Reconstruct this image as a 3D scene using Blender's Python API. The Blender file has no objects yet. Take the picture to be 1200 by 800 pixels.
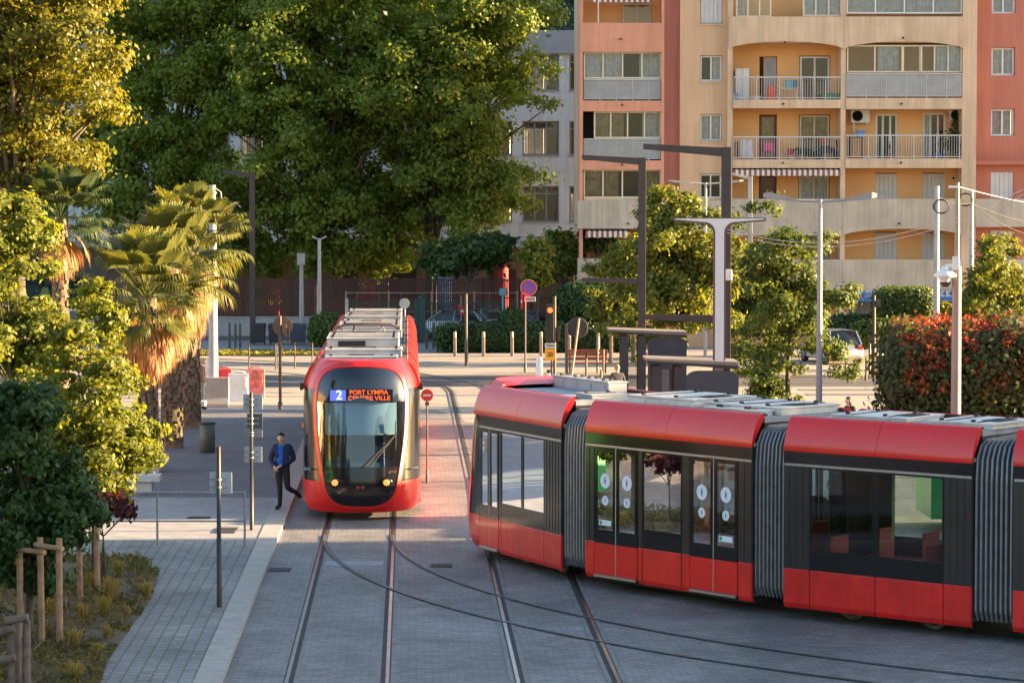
import bpy, math, random
import numpy as np
from mathutils import Vector, Matrix
rnd = random.Random(11); NR = np.random.default_rng(5)
sc = bpy.context.scene; COL = sc.collection
R_ = math.radians; PI = math.pi
# ---------------------------------------------------------------- camera
F = 3170.0; CH = 7.0; PITCH = math.atan((400-243)/F)
cam = bpy.data.objects.new('camera', bpy.data.cameras.new('camera')); COL.objects.link(cam)
cam.location = (0, 0, CH); cam.rotation_euler = (PI/2-PITCH, 0, 0)
cam.data.sensor_width = 36; cam.data.lens = F/1200*36
cam.data.clip_start = 0.5; cam.data.clip_end = 2000
sc.camera = cam
def ray(px, py):
    u = (px-600)/F; v = (400-py)/F
    return Vector((u, math.cos(PITCH)+v*math.sin(PITCH), -math.sin(PITCH)+v*math.cos(PITCH)))
def G(px, py, z=0.0):                      # the point of a level plane seen at a pixel of the photograph
    d = ray(px, py); t = (z-CH)/d.z
    return Vector((d.x*t, d.y*t, z))
def AT(px, py, Y):                         # the point at distance Y seen at a pixel
    d = ray(px, py); t = Y/d.y
    return Vector((d.x*t, Y, CH+d.z*t))
# ---------------------------------------------------------------- light
EL = R_(11.0); AZ = R_(85.0)
SV = Vector((math.sin(AZ)*math.cos(EL), math.cos(AZ)*math.cos(EL), math.sin(EL)))
w = bpy.data.worlds.new('World'); sc.world = w; w.use_nodes = True
nt = w.node_tree; bg = nt.nodes['Background']
sky = nt.nodes.new('ShaderNodeTexSky'); sky.sky_type = 'NISHITA'; sky.sun_disc = False
sky.sun_elevation = EL; sky.sun_rotation = AZ; sky.air_density = 1.0; sky.dust_density = 1.5; sky.ozone_density = 1.0
nt.links.new(sky.outputs[0], bg.inputs[0]); bg.inputs[1].default_value = 0.075
sl = bpy.data.lights.new('sun', 'SUN'); sl.energy = 5.0; sl.angle = R_(0.5); sl.color = (1.0, 0.68, 0.38)
so = bpy.data.objects.new('sun', sl); COL.objects.link(so); so.rotation_euler = SV.to_track_quat('Z', 'Y').to_euler()
vs = sc.view_settings; vs.view_transform = 'Standard'; vs.look = 'None'; vs.exposure = 2.8; vs.gamma = 1; vs.use_curve_mapping = False
cy = sc.cycles; cy.max_bounces = 7; cy.diffuse_bounces = 3; cy.glossy_bounces = 3; cy.transmission_bounces = 3; cy.transparent_max_bounces = 10
cy.caustics_reflective = False; cy.caustics_refractive = False; cy.use_denoising = True; cy.sample_clamp_indirect = 6
# ---------------------------------------------------------------- materials
MATS = {}
def P(name, col, rough=0.6, metal=0.0, var=0.12, scale=3.0, bump=0.0, coat=0.0, spec=0.5, emit=None, es=1.0, detail=5, streak=0.0):
    if name in MATS: return MATS[name]
    m = bpy.data.materials.new(name); m.use_nodes = True; n = m.node_tree.nodes; l = m.node_tree.links
    b = n['Principled BSDF']; b.inputs['Roughness'].default_value = rough; b.inputs['Metallic'].default_value = metal
    b.inputs['Specular IOR Level'].default_value = spec
    if coat: b.inputs['Coat Weight'].default_value = coat; b.inputs['Coat Roughness'].default_value = 0.04
    c = (*col, 1)
    if var > 0:
        g = n.new('ShaderNodeNewGeometry'); t = n.new('ShaderNodeTexNoise'); t.inputs['Scale'].default_value = scale; t.inputs['Detail'].default_value = detail
        l.new(g.outputs['Position'], t.inputs['Vector'])
        r = n.new('ShaderNodeValToRGB'); r.color_ramp.elements[0].position = 0.3; r.color_ramp.elements[1].position = 0.7
        r.color_ramp.elements[0].color = tuple(x*(1-var) for x in col)+(1,)
        r.color_ramp.elements[1].color = tuple(min(1, x*(1+var)) for x in col)+(1,)
        l.new(t.outputs['Fac'], r.inputs[0])
        if streak:
            mp = n.new('ShaderNodeMapping'); mp.inputs['Scale'].default_value = (2.6, 2.6, .16); t2 = n.new('ShaderNodeTexNoise'); t2.inputs['Scale'].default_value = 1.0; t2.inputs['Detail'].default_value = 7; t2.inputs['Roughness'].default_value = .7
            l.new(g.outputs['Position'], mp.inputs[0]); l.new(mp.outputs[0], t2.inputs['Vector']); mr = n.new('ShaderNodeMapRange'); mr.inputs['From Min'].default_value = .38; mr.inputs['From Max'].default_value = .68; mr.inputs['To Min'].default_value = 1.06; mr.inputs['To Max'].default_value = 1-streak
            l.new(t2.outputs['Fac'], mr.inputs[0]); vm = n.new('ShaderNodeVectorMath'); vm.operation = 'SCALE'; l.new(r.outputs[0], vm.inputs[0]); l.new(mr.outputs[0], vm.inputs['Scale']); l.new(vm.outputs[0], b.inputs['Base Color'])
        else: l.new(r.outputs[0], b.inputs['Base Color'])
        if bump:
            bp = n.new('ShaderNodeBump'); bp.inputs['Strength'].default_value = bump; bp.inputs['Distance'].default_value = 0.02
            l.new(t.outputs['Fac'], bp.inputs['Height']); l.new(bp.outputs[0], b.inputs['Normal'])
    else: b.inputs['Base Color'].default_value = c
    if emit: b.inputs['Emission Color'].default_value = (*emit, 1); b.inputs['Emission Strength'].default_value = es
    MATS[name] = m; return m
def GLASS(name, tint=(0.3, 0.36, 0.36), base=0.08, ior=1.5, rough=0.015, wob=0.0):
    m = bpy.data.materials.new(name); m.use_nodes = True; n = m.node_tree.nodes; l = m.node_tree.links
    n.remove(n['Principled BSDF']); o = n['Material Output']
    t = n.new('ShaderNodeBsdfTransparent'); t.inputs[0].default_value = (*tint, 1)
    g = n.new('ShaderNodeBsdfGlossy'); g.inputs['Roughness'].default_value = rough; g.inputs[0].default_value = (0.95, 0.97, 1, 1)
    f = n.new('ShaderNodeFresnel'); f.inputs['IOR'].default_value = ior
    a = n.new('ShaderNodeMath'); a.operation = 'ADD'; a.use_clamp = True; a.inputs[1].default_value = base
    x = n.new('ShaderNodeMixShader')
    l.new(f.outputs[0], a.inputs[0]); l.new(a.outputs[0], x.inputs[0]); l.new(t.outputs[0], x.inputs[1]); l.new(g.outputs[0], x.inputs[2]); l.new(x.outputs[0], o.inputs[0])
    if wob:
        ge = n.new('ShaderNodeNewGeometry'); no = n.new('ShaderNodeTexNoise'); no.inputs['Scale'].default_value = 1.3; no.inputs['Detail'].default_value = 1
        bp = n.new('ShaderNodeBump'); bp.inputs['Strength'].default_value = wob; bp.inputs['Distance'].default_value = 0.05
        l.new(ge.outputs['Position'], no.inputs['Vector']); l.new(no.outputs['Fac'], bp.inputs['Height']); l.new(bp.outputs[0], g.inputs['Normal'])
    return m
def LEAF(name, cols, trans=0.42, tcol=None):
    m = bpy.data.materials.new(name); m.use_nodes = True; n = m.node_tree.nodes; l = m.node_tree.links
    n.remove(n['Principled BSDF']); o = n['Material Output']
    g = n.new('ShaderNodeNewGeometry'); r = n.new('ShaderNodeValToRGB')
    while len(r.color_ramp.elements) < len(cols): r.color_ramp.elements.new(0.5)
    for i, c in enumerate(cols):
        r.color_ramp.elements[i].position = i/(len(cols)-1) if len(cols) > 1 else 0; r.color_ramp.elements[i].color = (*c, 1)
    l.new(g.outputs['Random Per Island'], r.inputs[0])
    d = n.new('ShaderNodeBsdfPrincipled'); d.inputs['Roughness'].default_value = 0.5; d.inputs['Specular IOR Level'].default_value = 0.3
    t = n.new('ShaderNodeBsdfTranslucent'); x = n.new('ShaderNodeMixShader'); x.inputs[0].default_value = trans
    mu = n.new('ShaderNodeMix'); mu.data_type = 'RGBA'; mu.blend_type = 'MULTIPLY'; mu.inputs[0].default_value = 1
    mu.inputs[7].default_value = (*(tcol or (1.9, 1.7, 0.7)), 1)
    l.new(r.outputs[0], d.inputs['Base Color']); l.new(r.outputs[0], mu.inputs[6]); l.new(mu.outputs[2], t.inputs[0])
    l.new(d.outputs[0], x.inputs[1]); l.new(t.outputs[0], x.inputs[2]); l.new(x.outputs[0], o.inputs[0])
    return m
def BRICK(name, c1, c2, mortar, bw, bh, ms=0.012, rot=0.0, rough=0.8, bump=0.4, off=0.5, stain=0.25, moss=None):
    m = bpy.data.materials.new(name); m.use_nodes = True; n = m.node_tree.nodes; l = m.node_tree.links
    b = n['Principled BSDF']; b.inputs['Roughness'].default_value = rough
    g = n.new('ShaderNodeNewGeometry'); mp = n.new('ShaderNodeMapping'); mp.inputs['Rotation'].default_value = (0, 0, rot)
    t = n.new('ShaderNodeTexBrick'); t.inputs['Scale'].default_value = 1; t.inputs['Brick Width'].default_value = bw; t.inputs['Row Height'].default_value = bh
    t.inputs['Mortar Size'].default_value = ms; t.inputs['Mortar Smooth'].default_value = 0.3; t.offset = off
    t.inputs['Color1'].default_value = (*c1, 1); t.inputs['Color2'].default_value = (*c2, 1); t.inputs['Mortar'].default_value = (*mortar, 1)
    no = n.new('ShaderNodeTexNoise'); no.inputs['Scale'].default_value = 0.35; no.inputs['Detail'].default_value = 8; no.inputs['Roughness'].default_value = 0.65
    n2 = n.new('ShaderNodeTexNoise'); n2.inputs['Scale'].default_value = 14; n2.inputs['Detail'].default_value = 4
    l.new(g.outputs['Position'], mp.inputs[0]); l.new(mp.outputs[0], t.inputs['Vector']); l.new(g.outputs['Position'], no.inputs['Vector']); l.new(g.outputs['Position'], n2.inputs['Vector'])
    r = n.new('ShaderNodeMapRange'); r.inputs['From Min'].default_value = 0.3; r.inputs['From Max'].default_value = 0.7; r.inputs['To Min'].default_value = 1-stain; r.inputs['To Max'].default_value = 1+stain
    r2 = n.new('ShaderNodeMapRange'); r2.inputs['From Min'].default_value = 0.3; r2.inputs['From Max'].default_value = 0.7; r2.inputs['To Min'].default_value = 0.82; r2.inputs['To Max'].default_value = 1.18
    l.new(no.outputs['Fac'], r.inputs[0]); l.new(n2.outputs['Fac'], r2.inputs[0])
    mu = n.new('ShaderNodeMath'); mu.operation = 'MULTIPLY'; l.new(r.outputs[0], mu.inputs[0]); l.new(r2.outputs[0], mu.inputs[1])
    x = n.new('ShaderNodeVectorMath'); x.operation = 'SCALE'; l.new(t.outputs['Color'], x.inputs[0]); l.new(mu.outputs[0], x.inputs['Scale'])
    l.new(x.outputs[0], b.inputs['Base Color'])
    if bump:
        bp = n.new('ShaderNodeBump'); bp.inputs['Strength'].default_value = bump; bp.inputs['Distance'].default_value = 0.015; bp.invert = True
        ad = n.new('ShaderNodeMath'); ad.operation = 'MULTIPLY_ADD'; ad.inputs[1].default_value = -0.4
        l.new(n2.outputs['Fac'], ad.inputs[0]); l.new(t.outputs['Fac'], ad.inputs[2]); l.new(ad.outputs[0], bp.inputs['Height']); l.new(bp.outputs[0], b.inputs['Normal'])
    MATS[name] = m; return m
# ---------------------------------------------------------------- mesh builder
ORG = {}
class MB:
    def __init__(s): s.v = []; s.f = []; s.m = []; s.s = []
    def add(s, vs, fs, mi=0, sm=False):
        o = len(s.v); s.v += [tuple(p) for p in vs]
        for f in fs: s.f.append(tuple(i+o for i in f)); s.m.append(mi); s.s.append(sm)
    def hexa(s, p, mi=0):          # 8 corners: bottom ring 0-3, top ring 4-7
        s.add(p, [(3,2,1,0),(4,5,6,7),(0,1,5,4),(1,2,6,5),(2,3,7,6),(3,0,4,7)], mi)
    def b(s, x0, x1, y0, y1, z0, z1, mi=0):
        s.hexa([(x0,y0,z0),(x1,y0,z0),(x1,y1,z0),(x0,y1,z0),(x0,y0,z1),(x1,y0,z1),(x1,y1,z1),(x0,y1,z1)], mi)
    def box(s, c, d, rz=0.0, mi=0):
        co, si = math.cos(rz), math.sin(rz); p = []
        for z in (-.5, .5):
            for x, y in ((-.5,-.5),(.5,-.5),(.5,.5),(-.5,.5)):
                X, Y = x*d[0], y*d[1]; p.append((c[0]+X*co-Y*si, c[1]+X*si+Y*co, c[2]+z*d[2]))
        s.hexa(p, mi)
    def quad(s, a, b, c, d, mi=0): s.add([a,b,c,d], [(0,1,2,3)], mi)
    def poly(s, pts, mi=0): s.add(pts, [tuple(range(len(pts)))], mi)
    def prism(s, pts, vec, mi=0, sm=False):
        n = len(pts); q = [(p[0]+vec[0], p[1]+vec[1], p[2]+vec[2]) for p in pts]
        s.add(list(pts)+q, [(i,(i+1)%n,n+(i+1)%n,n+i) for i in range(n)], mi, sm)
        s.add(list(pts), [tuple(range(n-1,-1,-1))], mi); s.add(q, [tuple(range(n))], mi)
    def tube(s, pts, r, n=8, mi=0, cap=True, sm=True):
        pts = [Vector(p) for p in pts]; rr = r if isinstance(r, (list, tuple)) else [r]*len(pts)
        rings = []; up = None
        for i, p in enumerate(pts):
            t = (pts[min(i+1,len(pts)-1)]-pts[max(i-1,0)]).normalized()
            if up is None: up = Vector((0,0,1)) if abs(t.z) < .9 else Vector((1,0,0))
            a = t.cross(up).normalized(); bb = a.cross(t).normalized(); up = bb
            rings.append([p+(a*math.cos(2*PI*k/n)+bb*math.sin(2*PI*k/n))*rr[i] for k in range(n)])
        vs = [q for g in rings for q in g]; fs = []
        for i in range(len(pts)-1):
            for k in range(n): fs.append((i*n+k, i*n+(k+1)%n, (i+1)*n+(k+1)%n, (i+1)*n+k))
        s.add(vs, fs, mi, sm)
        if cap:
            s.add(rings[0], [tuple(range(n-1,-1,-1))], mi); s.add(rings[-1], [tuple(range(n))], mi)
    def lathe(s, prof, c=(0,0,0), n=20, mi=0, axis='z', sm=True, rz=0.0):
        vs = []
        for r, z in prof:
            for k in range(n):
                a = 2*PI*k/n; x, y = r*math.cos(a), r*math.sin(a)
                if axis == 'z': q = (x, y, z)
                elif axis == 'y': q = (x, z, y)
                else: q = (z, x, y)
                co, si = math.cos(rz), math.sin(rz)
                vs.append((c[0]+q[0]*co-q[1]*si, c[1]+q[0]*si+q[1]*co, c[2]+q[2]))
        fs = [(i*n+k, i*n+(k+1)%n, (i+1)*n+(k+1)%n, (i+1)*n+k) for i in range(len(prof)-1) for k in range(n)]
        s.add(vs, fs, mi, sm)
        if prof[0][0] > 1e-4: s.add(vs[:n], [tuple(range(n))], mi)
        if prof[-1][0] > 1e-4: s.add(vs[-n:], [tuple(range(n))], mi)
    def grid(s, rows, mi=0, sm=True):
        n = len(rows[0]); vs = [p for r in rows for p in r]
        s.add(vs, [(i*n+k, i*n+k+1, (i+1)*n+k+1, (i+1)*n+k) for i in range(len(rows)-1) for k in range(n-1)], mi, sm)
    def build(s, name, mats, parent=None, at=None, bevel=0.0):
        me = bpy.data.meshes.new(name); ob = bpy.data.objects.new(name, me); COL.objects.link(ob)
        if parent is not None: o = ORG[parent.name]; ob.parent = parent
        else: o = Vector(at) if at is not None else Vector((0,0,0)); ob.location = o
        ORG[ob.name] = o
        me.from_pydata([(p[0]-o[0], p[1]-o[1], p[2]-o[2]) for p in s.v], [], s.f)
        for m in (mats if isinstance(mats, (list, tuple)) else [mats]): me.materials.append(m)
        me.polygons.foreach_set('material_index', s.m); me.polygons.foreach_set('use_smooth', s.s); me.update()
        if bevel:
            bm = ob.modifiers.new('bevel', 'BEVEL'); bm.width = bevel; bm.segments = 2; bm.limit_method = 'ANGLE'
        return ob
def T(o, label, cat, group=None):
    o['label'] = label; o['category'] = cat
    if group: o['group'] = group
    return o
def root(name, label, cat, loc, group=None):
    o = bpy.data.objects.new(name, None); COL.objects.link(o); o.location = loc; o.empty_display_size = .3
    ORG[o.name] = Vector(loc); return T(o, label, cat, group)
def struct(o, kind='structure'): o['kind'] = kind; return o
def copy_thing(src, loc, label, rz=None):
    c = src.copy(); COL.objects.link(c); c.location = loc; c['label'] = label; ORG[c.name] = Vector(loc)
    if rz is not None: c.rotation_euler = (0, 0, rz)
    for ch in src.children:
        d = ch.copy(); COL.objects.link(d); d.parent = c
        for g in ch.children:
            e = g.copy(); COL.objects.link(e); e.parent = d
    return c
def text(body, name, mat, parent, o, ux, uz, size, w=None, bold=0.0, ext=0.004, center=True):
    cu = bpy.data.curves.new('t', 'FONT'); cu.body = body; cu.size = size; cu.extrude = ext; cu.offset = bold
    cu.align_x = 'CENTER' if center else 'LEFT'; cu.align_y = 'CENTER'; cu.space_line = .95
    t = bpy.data.objects.new('t', cu); COL.objects.link(t); bpy.context.view_layer.update()
    me = bpy.data.meshes.new_from_object(t.evaluated_get(bpy.context.evaluated_depsgraph_get()))
    ws = [v.co.x for v in me.vertices]; k = 1.0
    if w and ws: k = w/(max(ws)-min(ws))
    ux = Vector(ux).normalized(); uz = Vector(uz).normalized(); un = ux.cross(uz); o = Vector(o)
    vs = [o+ux*(v.co.x*k)+uz*v.co.y+un*v.co.z for v in me.vertices]; fs = [tuple(p.vertices) for p in me.polygons]
    bpy.data.objects.remove(t); bpy.data.curves.remove(cu); bpy.data.meshes.remove(me)
    m = MB(); m.add(vs, fs); return m.build(name, mat, parent)
# ---------------------------------------------------------------- foliage
def unit(a): return a/np.maximum(np.linalg.norm(a, axis=1, keepdims=True), 1e-6)
def leaf_mesh(name, Pp, Nn, size, mat, parent, elong=1.5, var=.35):
    n = len(Pp); o = np.array(ORG[parent.name]) if parent is not None else np.zeros(3); Pp = Pp-o
    Nn = unit(Nn); t = unit(np.cross(Nn, unit(NR.normal(size=(n,3))))); bt = np.cross(Nn, t)
    s = (size*(1+var*NR.uniform(-1,1,n)))[:,None]
    L = t*s*elong*.5; Wd = bt*s*.5; fold = Nn*s*.13
    V = np.empty((n,4,3)); V[:,0] = Pp-L; V[:,1] = Pp+Wd+fold-L*.15; V[:,2] = Pp+L; V[:,3] = Pp-Wd+fold-L*.15
    me = bpy.data.meshes.new(name); me.vertices.add(n*4); me.vertices.foreach_set('co', V.reshape(-1).astype(np.float32))
    me.loops.add(n*4); me.loops.foreach_set('vertex_index', np.arange(n*4, dtype=np.int32))
    me.polygons.add(n); me.polygons.foreach_set('loop_start', np.arange(0, n*4, 4, dtype=np.int32)); me.update(calc_edges=True)
    me.materials.append(mat); ob = bpy.data.objects.new(name, me); COL.objects.link(ob)
    if parent is not None: ob.parent = parent; ORG[ob.name] = ORG[parent.name]
    return ob
def crown_pts(blobs, ncl, per, rc, shell=.55, flat=.7):
    vol = np.array([b[1][0]*b[1][1]*b[1][2] for b in blobs]); pr = vol**.75; pr = pr/pr.sum()
    idx = NR.choice(len(blobs), ncl, p=pr); C = np.array([b[0] for b in blobs], float)[idx]; Rd = np.array([b[1] for b in blobs], float)[idx]
    d = unit(NR.normal(size=(ncl,3))); rad = (shell+(1-shell)*NR.uniform(0,1,ncl)**.8)[:,None]*(.74+.50*NR.uniform(0,1,ncl)**1.6)[:,None]
    cc = C+d*Rd*rad; sz = rc*NR.uniform(.55,1.35,ncl)
    k = np.repeat(np.arange(ncl), (per*(sz/rc)**1.5).astype(int)); m = len(k)
    off = NR.normal(size=(m,3)); off[:,2] *= flat; off = off*(.5*sz[k])[:,None]
    Pp = cc[k]+off; Nn = .6*unit(off)+.5*d[k]+np.array([0,0,.35])+.55*NR.normal(size=(m,3))
    return Pp, Nn, cc
def crown_pts2(blobs, nbr, ncl, per, rc, rb):
    vol = np.array([b[1][0]*b[1][1]*b[1][2] for b in blobs]); pr = vol**.75; pr = pr/pr.sum()
    idx = NR.choice(len(blobs), nbr, p=pr); C = np.array([b[0] for b in blobs], float)[idx]; Rd = np.array([b[1] for b in blobs], float)[idx]
    d = unit(NR.normal(size=(nbr,3))); bc = C+d*Rd*(.45+.62*NR.uniform(0,1,nbr)**.7)[:,None]
    k0 = np.repeat(np.arange(nbr), ncl); q = unit(NR.normal(size=(len(k0),3)))*(NR.uniform(.3,1.05,len(k0))**.6)[:,None]
    br = rb*NR.uniform(.6,1.35,nbr); cc = bc[k0]+q*br[k0][:,None]*np.array([1.15,1.15,.62])-np.array([0,0,.25])*(np.hypot(q[:,0],q[:,1])**2*br[k0])[:,None]
    sz = rc*NR.uniform(.6,1.3,len(cc)); k = np.repeat(np.arange(len(cc)), (per*(sz/rc)**1.4).astype(int)); m = len(k)
    off = NR.normal(size=(m,3)); off[:,2] *= .7; off = off*(.5*sz[k])[:,None]
    Nn = .6*unit(off)+.7*q[k]+.25*d[k0[k]]+np.array([0,0,.35])+.5*NR.normal(size=(m,3))
    return cc[k]+off, Nn, cc
def tree(name, label, cat, base, th, tr, blobs, ncl, per, lsize, rc, leafm, barkm, group=None, limbs=10, shell=.55, lean=(0,0), top=None, elong=1.5, two=None):
    r = root(name, label, cat, base, group); bx = Vector(base)
    Pp, Nn, cc = crown_pts2(blobs, two[0], two[1], per, rc, two[2]) if two else crown_pts(blobs, ncl, per, rc, shell)
    m = MB(); c0 = Vector(np.mean([b[0] for b in blobs], axis=0)); th_top = Vector((bx.x+lean[0], bx.y+lean[1], bx.z+th))
    tp = Vector((c0.x, c0.y, top if top else c0.z))
    m.tube([bx, bx+(th_top-bx)*.08, bx+(th_top-bx)*.5+Vector((.05*tr*9*rnd.uniform(-1,1),0,0)), th_top, th_top.lerp(tp,.55), tp], [tr*1.5, tr*1.1, tr*.95, tr*.85, tr*.5, tr*.12], 10)
    for k in range(limbs):
        e = Vector(cc[rnd.randrange(len(cc))]); s0 = th_top.lerp(tp, rnd.uniform(-.05,.5)); md = s0.lerp(e,.5)+Vector((0,0,(e-s0).length*.12))
        m.tube([s0, md, e], [tr*.42, tr*.24, tr*.06], 6)
        for q in range(3):
            e2 = Vector(cc[rnd.randrange(len(cc))])
            if (e2-md).length < rc*5: m.tube([md, md.lerp(e2,.5)+Vector((0,0,.1)), e2], [tr*.17, tr*.1, tr*.03], 5)
    m.build('trunk', barkm, r)
    leaf_mesh('crown', Pp, Nn, lsize, leafm, r, elong)
    return r
# ---------------------------------------------------------------- ground
def X1(d): return -2.60-0.0385*(d-40)          # centre line of the left track
def X2(d): return X1(d)+3.42
def XK(d): return X1(d)-1.68                   # right edge of the kerb strip
ROT = math.atan(.0385)
m_plaza = BRICK('plaza_stone', (.31,.27,.225), (.35,.305,.25), (.26,.225,.19), 1.2, .6, .008, ROT, .85, .15, stain=.16)
m_setts = BRICK('stone_setts', (.148,.144,.140), (.222,.215,.208), (.118,.115,.112), .24, .14, .010, -ROT, .62, .45, stain=.42)
m_pav = BRICK('grey_pavers', (.135,.135,.15), (.17,.17,.185), (.085,.085,.09), .22, .22, .016, -ROT, .75, .4, stain=.16)
m_grasspav = BRICK('grass_joint_pavers', (.19,.19,.195), (.25,.25,.25), (.13,.13,.10), .27, .21, .017, PI/2-ROT, .8, .5, off=0.5, stain=.35)
m_kerb = P('kerb_stone', (.36,.34,.315), .8, var=.12, scale=5, bump=.15)
m_slab = P('pale_slab', (.30,.295,.29), .8, var=.15, scale=2, bump=.1)
m_road = P('asphalt', (.085,.083,.082), .85, var=.2, scale=1.2, bump=.3)
m_soil = P('bed_soil', (.11,.08,.055), .95, var=.55, scale=3.5, bump=1.0)
m_lawn = P('lawn', (.10,.105,.02), .9, var=.4, scale=4, bump=.8)
m_far = P('far_ground', (.16,.155,.15), .9, var=.2, scale=.4)
m_conc = P('concrete', (.36,.35,.34), .85, var=.14, scale=1.5, bump=.15)
m_paint = P('road_paint', (.62,.6,.56), .7, var=.15, scale=6)
m_railgroove = P('rail_bed', (.028,.027,.027), .8, var=.2)
m_railside = P('rail_concrete', (.19,.185,.18), .75, var=.25, scale=4)
m_rail = P('rail_steel', (.23,.21,.2), .28, .9, var=.3, scale=3)
m_hill = P('hill_soil', (.015,.028,.018), 1.0, var=.5, scale=.15)
def sheet(name, pts, z, mat):
    m = MB(); m.poly([(p[0], p[1], z) for p in pts]); o = m.build(name, mat); return struct(o)
g = MB(); g.quad((-400,-60,0),(400,-60,0),(400,420,0),(-400,420,0)); struct(g.build('ground', m_far))
sheet('plaza', [(-60,62),(70,62),(70,138),(-60,138)], .004, m_plaza)
sheet('setts_paving', [(XK(14)-.1,14),(42,14),(42,64),(XK(93)+4.9,88),(XK(94)+3.6,94),(XK(94)-.1,94)], .008, m_setts)
sheet('road', [(-70,105.5),(70,105.5),(70,113),(-70,113)], .008, m_road)
sheet('back_path', [(-70,131.5),(70,131.5),(70,142),(-70,142)], .012, P('path_stone', (.22,.225,.235), .85, var=.12, scale=1.2))
sheet('yard_asphalt', [(-60,142),(3,142),(3,172),(-60,172)], .012, m_road)
sheet('lawn_strip', [(-40,127.5),(-5.2,127.5),(-5.2,131),(-40,131)], .05, m_lawn)
sheet('lane_marking', [(-11,109.2),(-6.2,106.6),(-6.1,106.75),(-10.9,109.35)], .012, m_paint)
for y0 in (100.6, 103.2): sheet('lane_marking', [(11,y0),(17.5,y0),(17.5,y0+.9),(11,y0+.9)], .012, P('asphalt_band', (.12,.12,.125), .85))
# sidewalk: one raised slab, pavings laid over it in courses
ZS = .10
def band(d0, d1, xl=-40, n=2): return [(xl,d0),(XK(d0)-.40,d0),(XK(d1)-.40,d1),(xl,d1)]
s = MB(); p = [(-40,14),(XK(14),14),(XK(93),93),(-40,93)]; s.prism([(x,y,0) for x,y in p], (0,0,ZS)); struct(s.build('pavement', m_conc))
sheet('pavement_grass_joint', band(14,55.9), ZS+.004, m_grasspav)
sheet('pavement_slab', band(55.9,64.2), ZS+.004, m_slab)
sheet('pavement_paver', band(64.2,92.2), ZS+.004, m_pav)
sheet('pavement_edge', [(-40,92.2),(XK(92.2),92.2),(XK(92.95),92.95),(-40,92.95)], ZS+.004, m_kerb)
k = MB()
d = 14.0
while d < 92:
    e = min(d+1.0, 92.19); k.prism([(XK(d)-.397,d,ZS+.002),(XK(d)+.01,d,ZS+.002),(XK(e-.012)+.01,e-.012,ZS+.002),(XK(e-.012)-.397,e-.012,ZS+.002)], (0,0,.012)); d += 1.0
struct(k.build('kerb_strip', m_kerb))
bed = [G(-60,815,ZS), G(112,815,ZS), G(128,772,ZS), G(178,700,ZS), G(186,672,ZS), G(165,655,ZS), G(-60,652,ZS)]
b = MB(); top = [(q.x,q.y,ZS+.03) for q in bed]; b.prism([(q.x,q.y,ZS) for q in bed], (0,0,.03)); struct(b.build('planting_bed', m_soil))
# tracks
def ribbon(m, pts, off, wd, z, mi):
    row = []
    for i, p in enumerate(pts):
        a = pts[max(i-1,0)]; c = pts[min(i+1,len(pts)-1)]; t = Vector((c[0]-a[0], c[1]-a[1])).normalized(); n = Vector((t.y,-t.x))
        row.append([(p[0]+n.x*(off-wd/2), p[1]+n.y*(off-wd/2), z), (p[0]+n.x*(off+wd/2), p[1]+n.y*(off+wd/2), z)])
    m.grid(row, mi, False)
m_groove2 = P('rail_bed_worn', (.085,.083,.082), .7, var=.25); m_rail2 = P('rail_steel_worn', (.16,.155,.15), .45, .5, var=.3, scale=3)
def track(pts, z, side=.30, k=1.0):
    m = MB()
    for s in (-.7175, .7175):
        if side: ribbon(m, pts, s, side, z, 2)
        ribbon(m, pts, s, .15*k, z+.0015, 0); ribbon(m, pts, s+(.025 if s > 0 else -.025)*k, .055*k, z+.006, 1)
    struct(m.build('tram_track', [m_railgroove, m_rail, m_railside] if k == 1 else [m_groove2, m_rail2, m_railside]))
def arc(x0, y0, dx, dy, R, ang, sgn, n=40):   # sgn +1 turns left of travel
    t = Vector((dx,dy)).normalized(); nn = Vector((-t.y,t.x))*sgn; c = Vector((x0,y0))+nn*R; o = []
    for i in range(n+1):
        a = ang*i/n; o.append(tuple(c-nn*R*math.cos(a)+t*R*math.sin(a)))
    return o
ln = lambda f, a, b, n=30: [(f(a+(b-a)*i/n), a+(b-a)*i/n) for i in range(n+1)]
track(ln(X1,14,99)+arc(X1(99),99,-.0385,1,26,R_(80),1)[1:]+[(-60,124)], .010)
track(ln(X2,14,102)+arc(X2(102),102,-.0385,1,28,R_(80),1)[1:]+[(-60,129)], .018)
br = arc(X1(57.5),57.5,.0385,-1,23,R_(84),1); track(br+[(br[-1][0]+20,br[-1][1]-1.2)], .026, .0, .62)
JT = [(16.6,40.6),(12.7,41.9),(8.45,44.29),(5.29,46.94),(2.22,50.64),(-.15,54.9)]
tr2 = [(26,39.2),(21,39.6)]+JT+[(X2(62)-.05,62),(X2(70),70)]
def smooth(p, it=3):
    for _ in range(it):
        q = [p[0]]
        for a, b in zip(p, p[1:]): q += [(a[0]*.75+b[0]*.25, a[1]*.75+b[1]*.25), (a[0]*.25+b[0]*.75, a[1]*.25+b[1]*.75)]
        p = q+[p[-1]]
    return p
track(smooth(tr2), .034, .0, .62)
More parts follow.
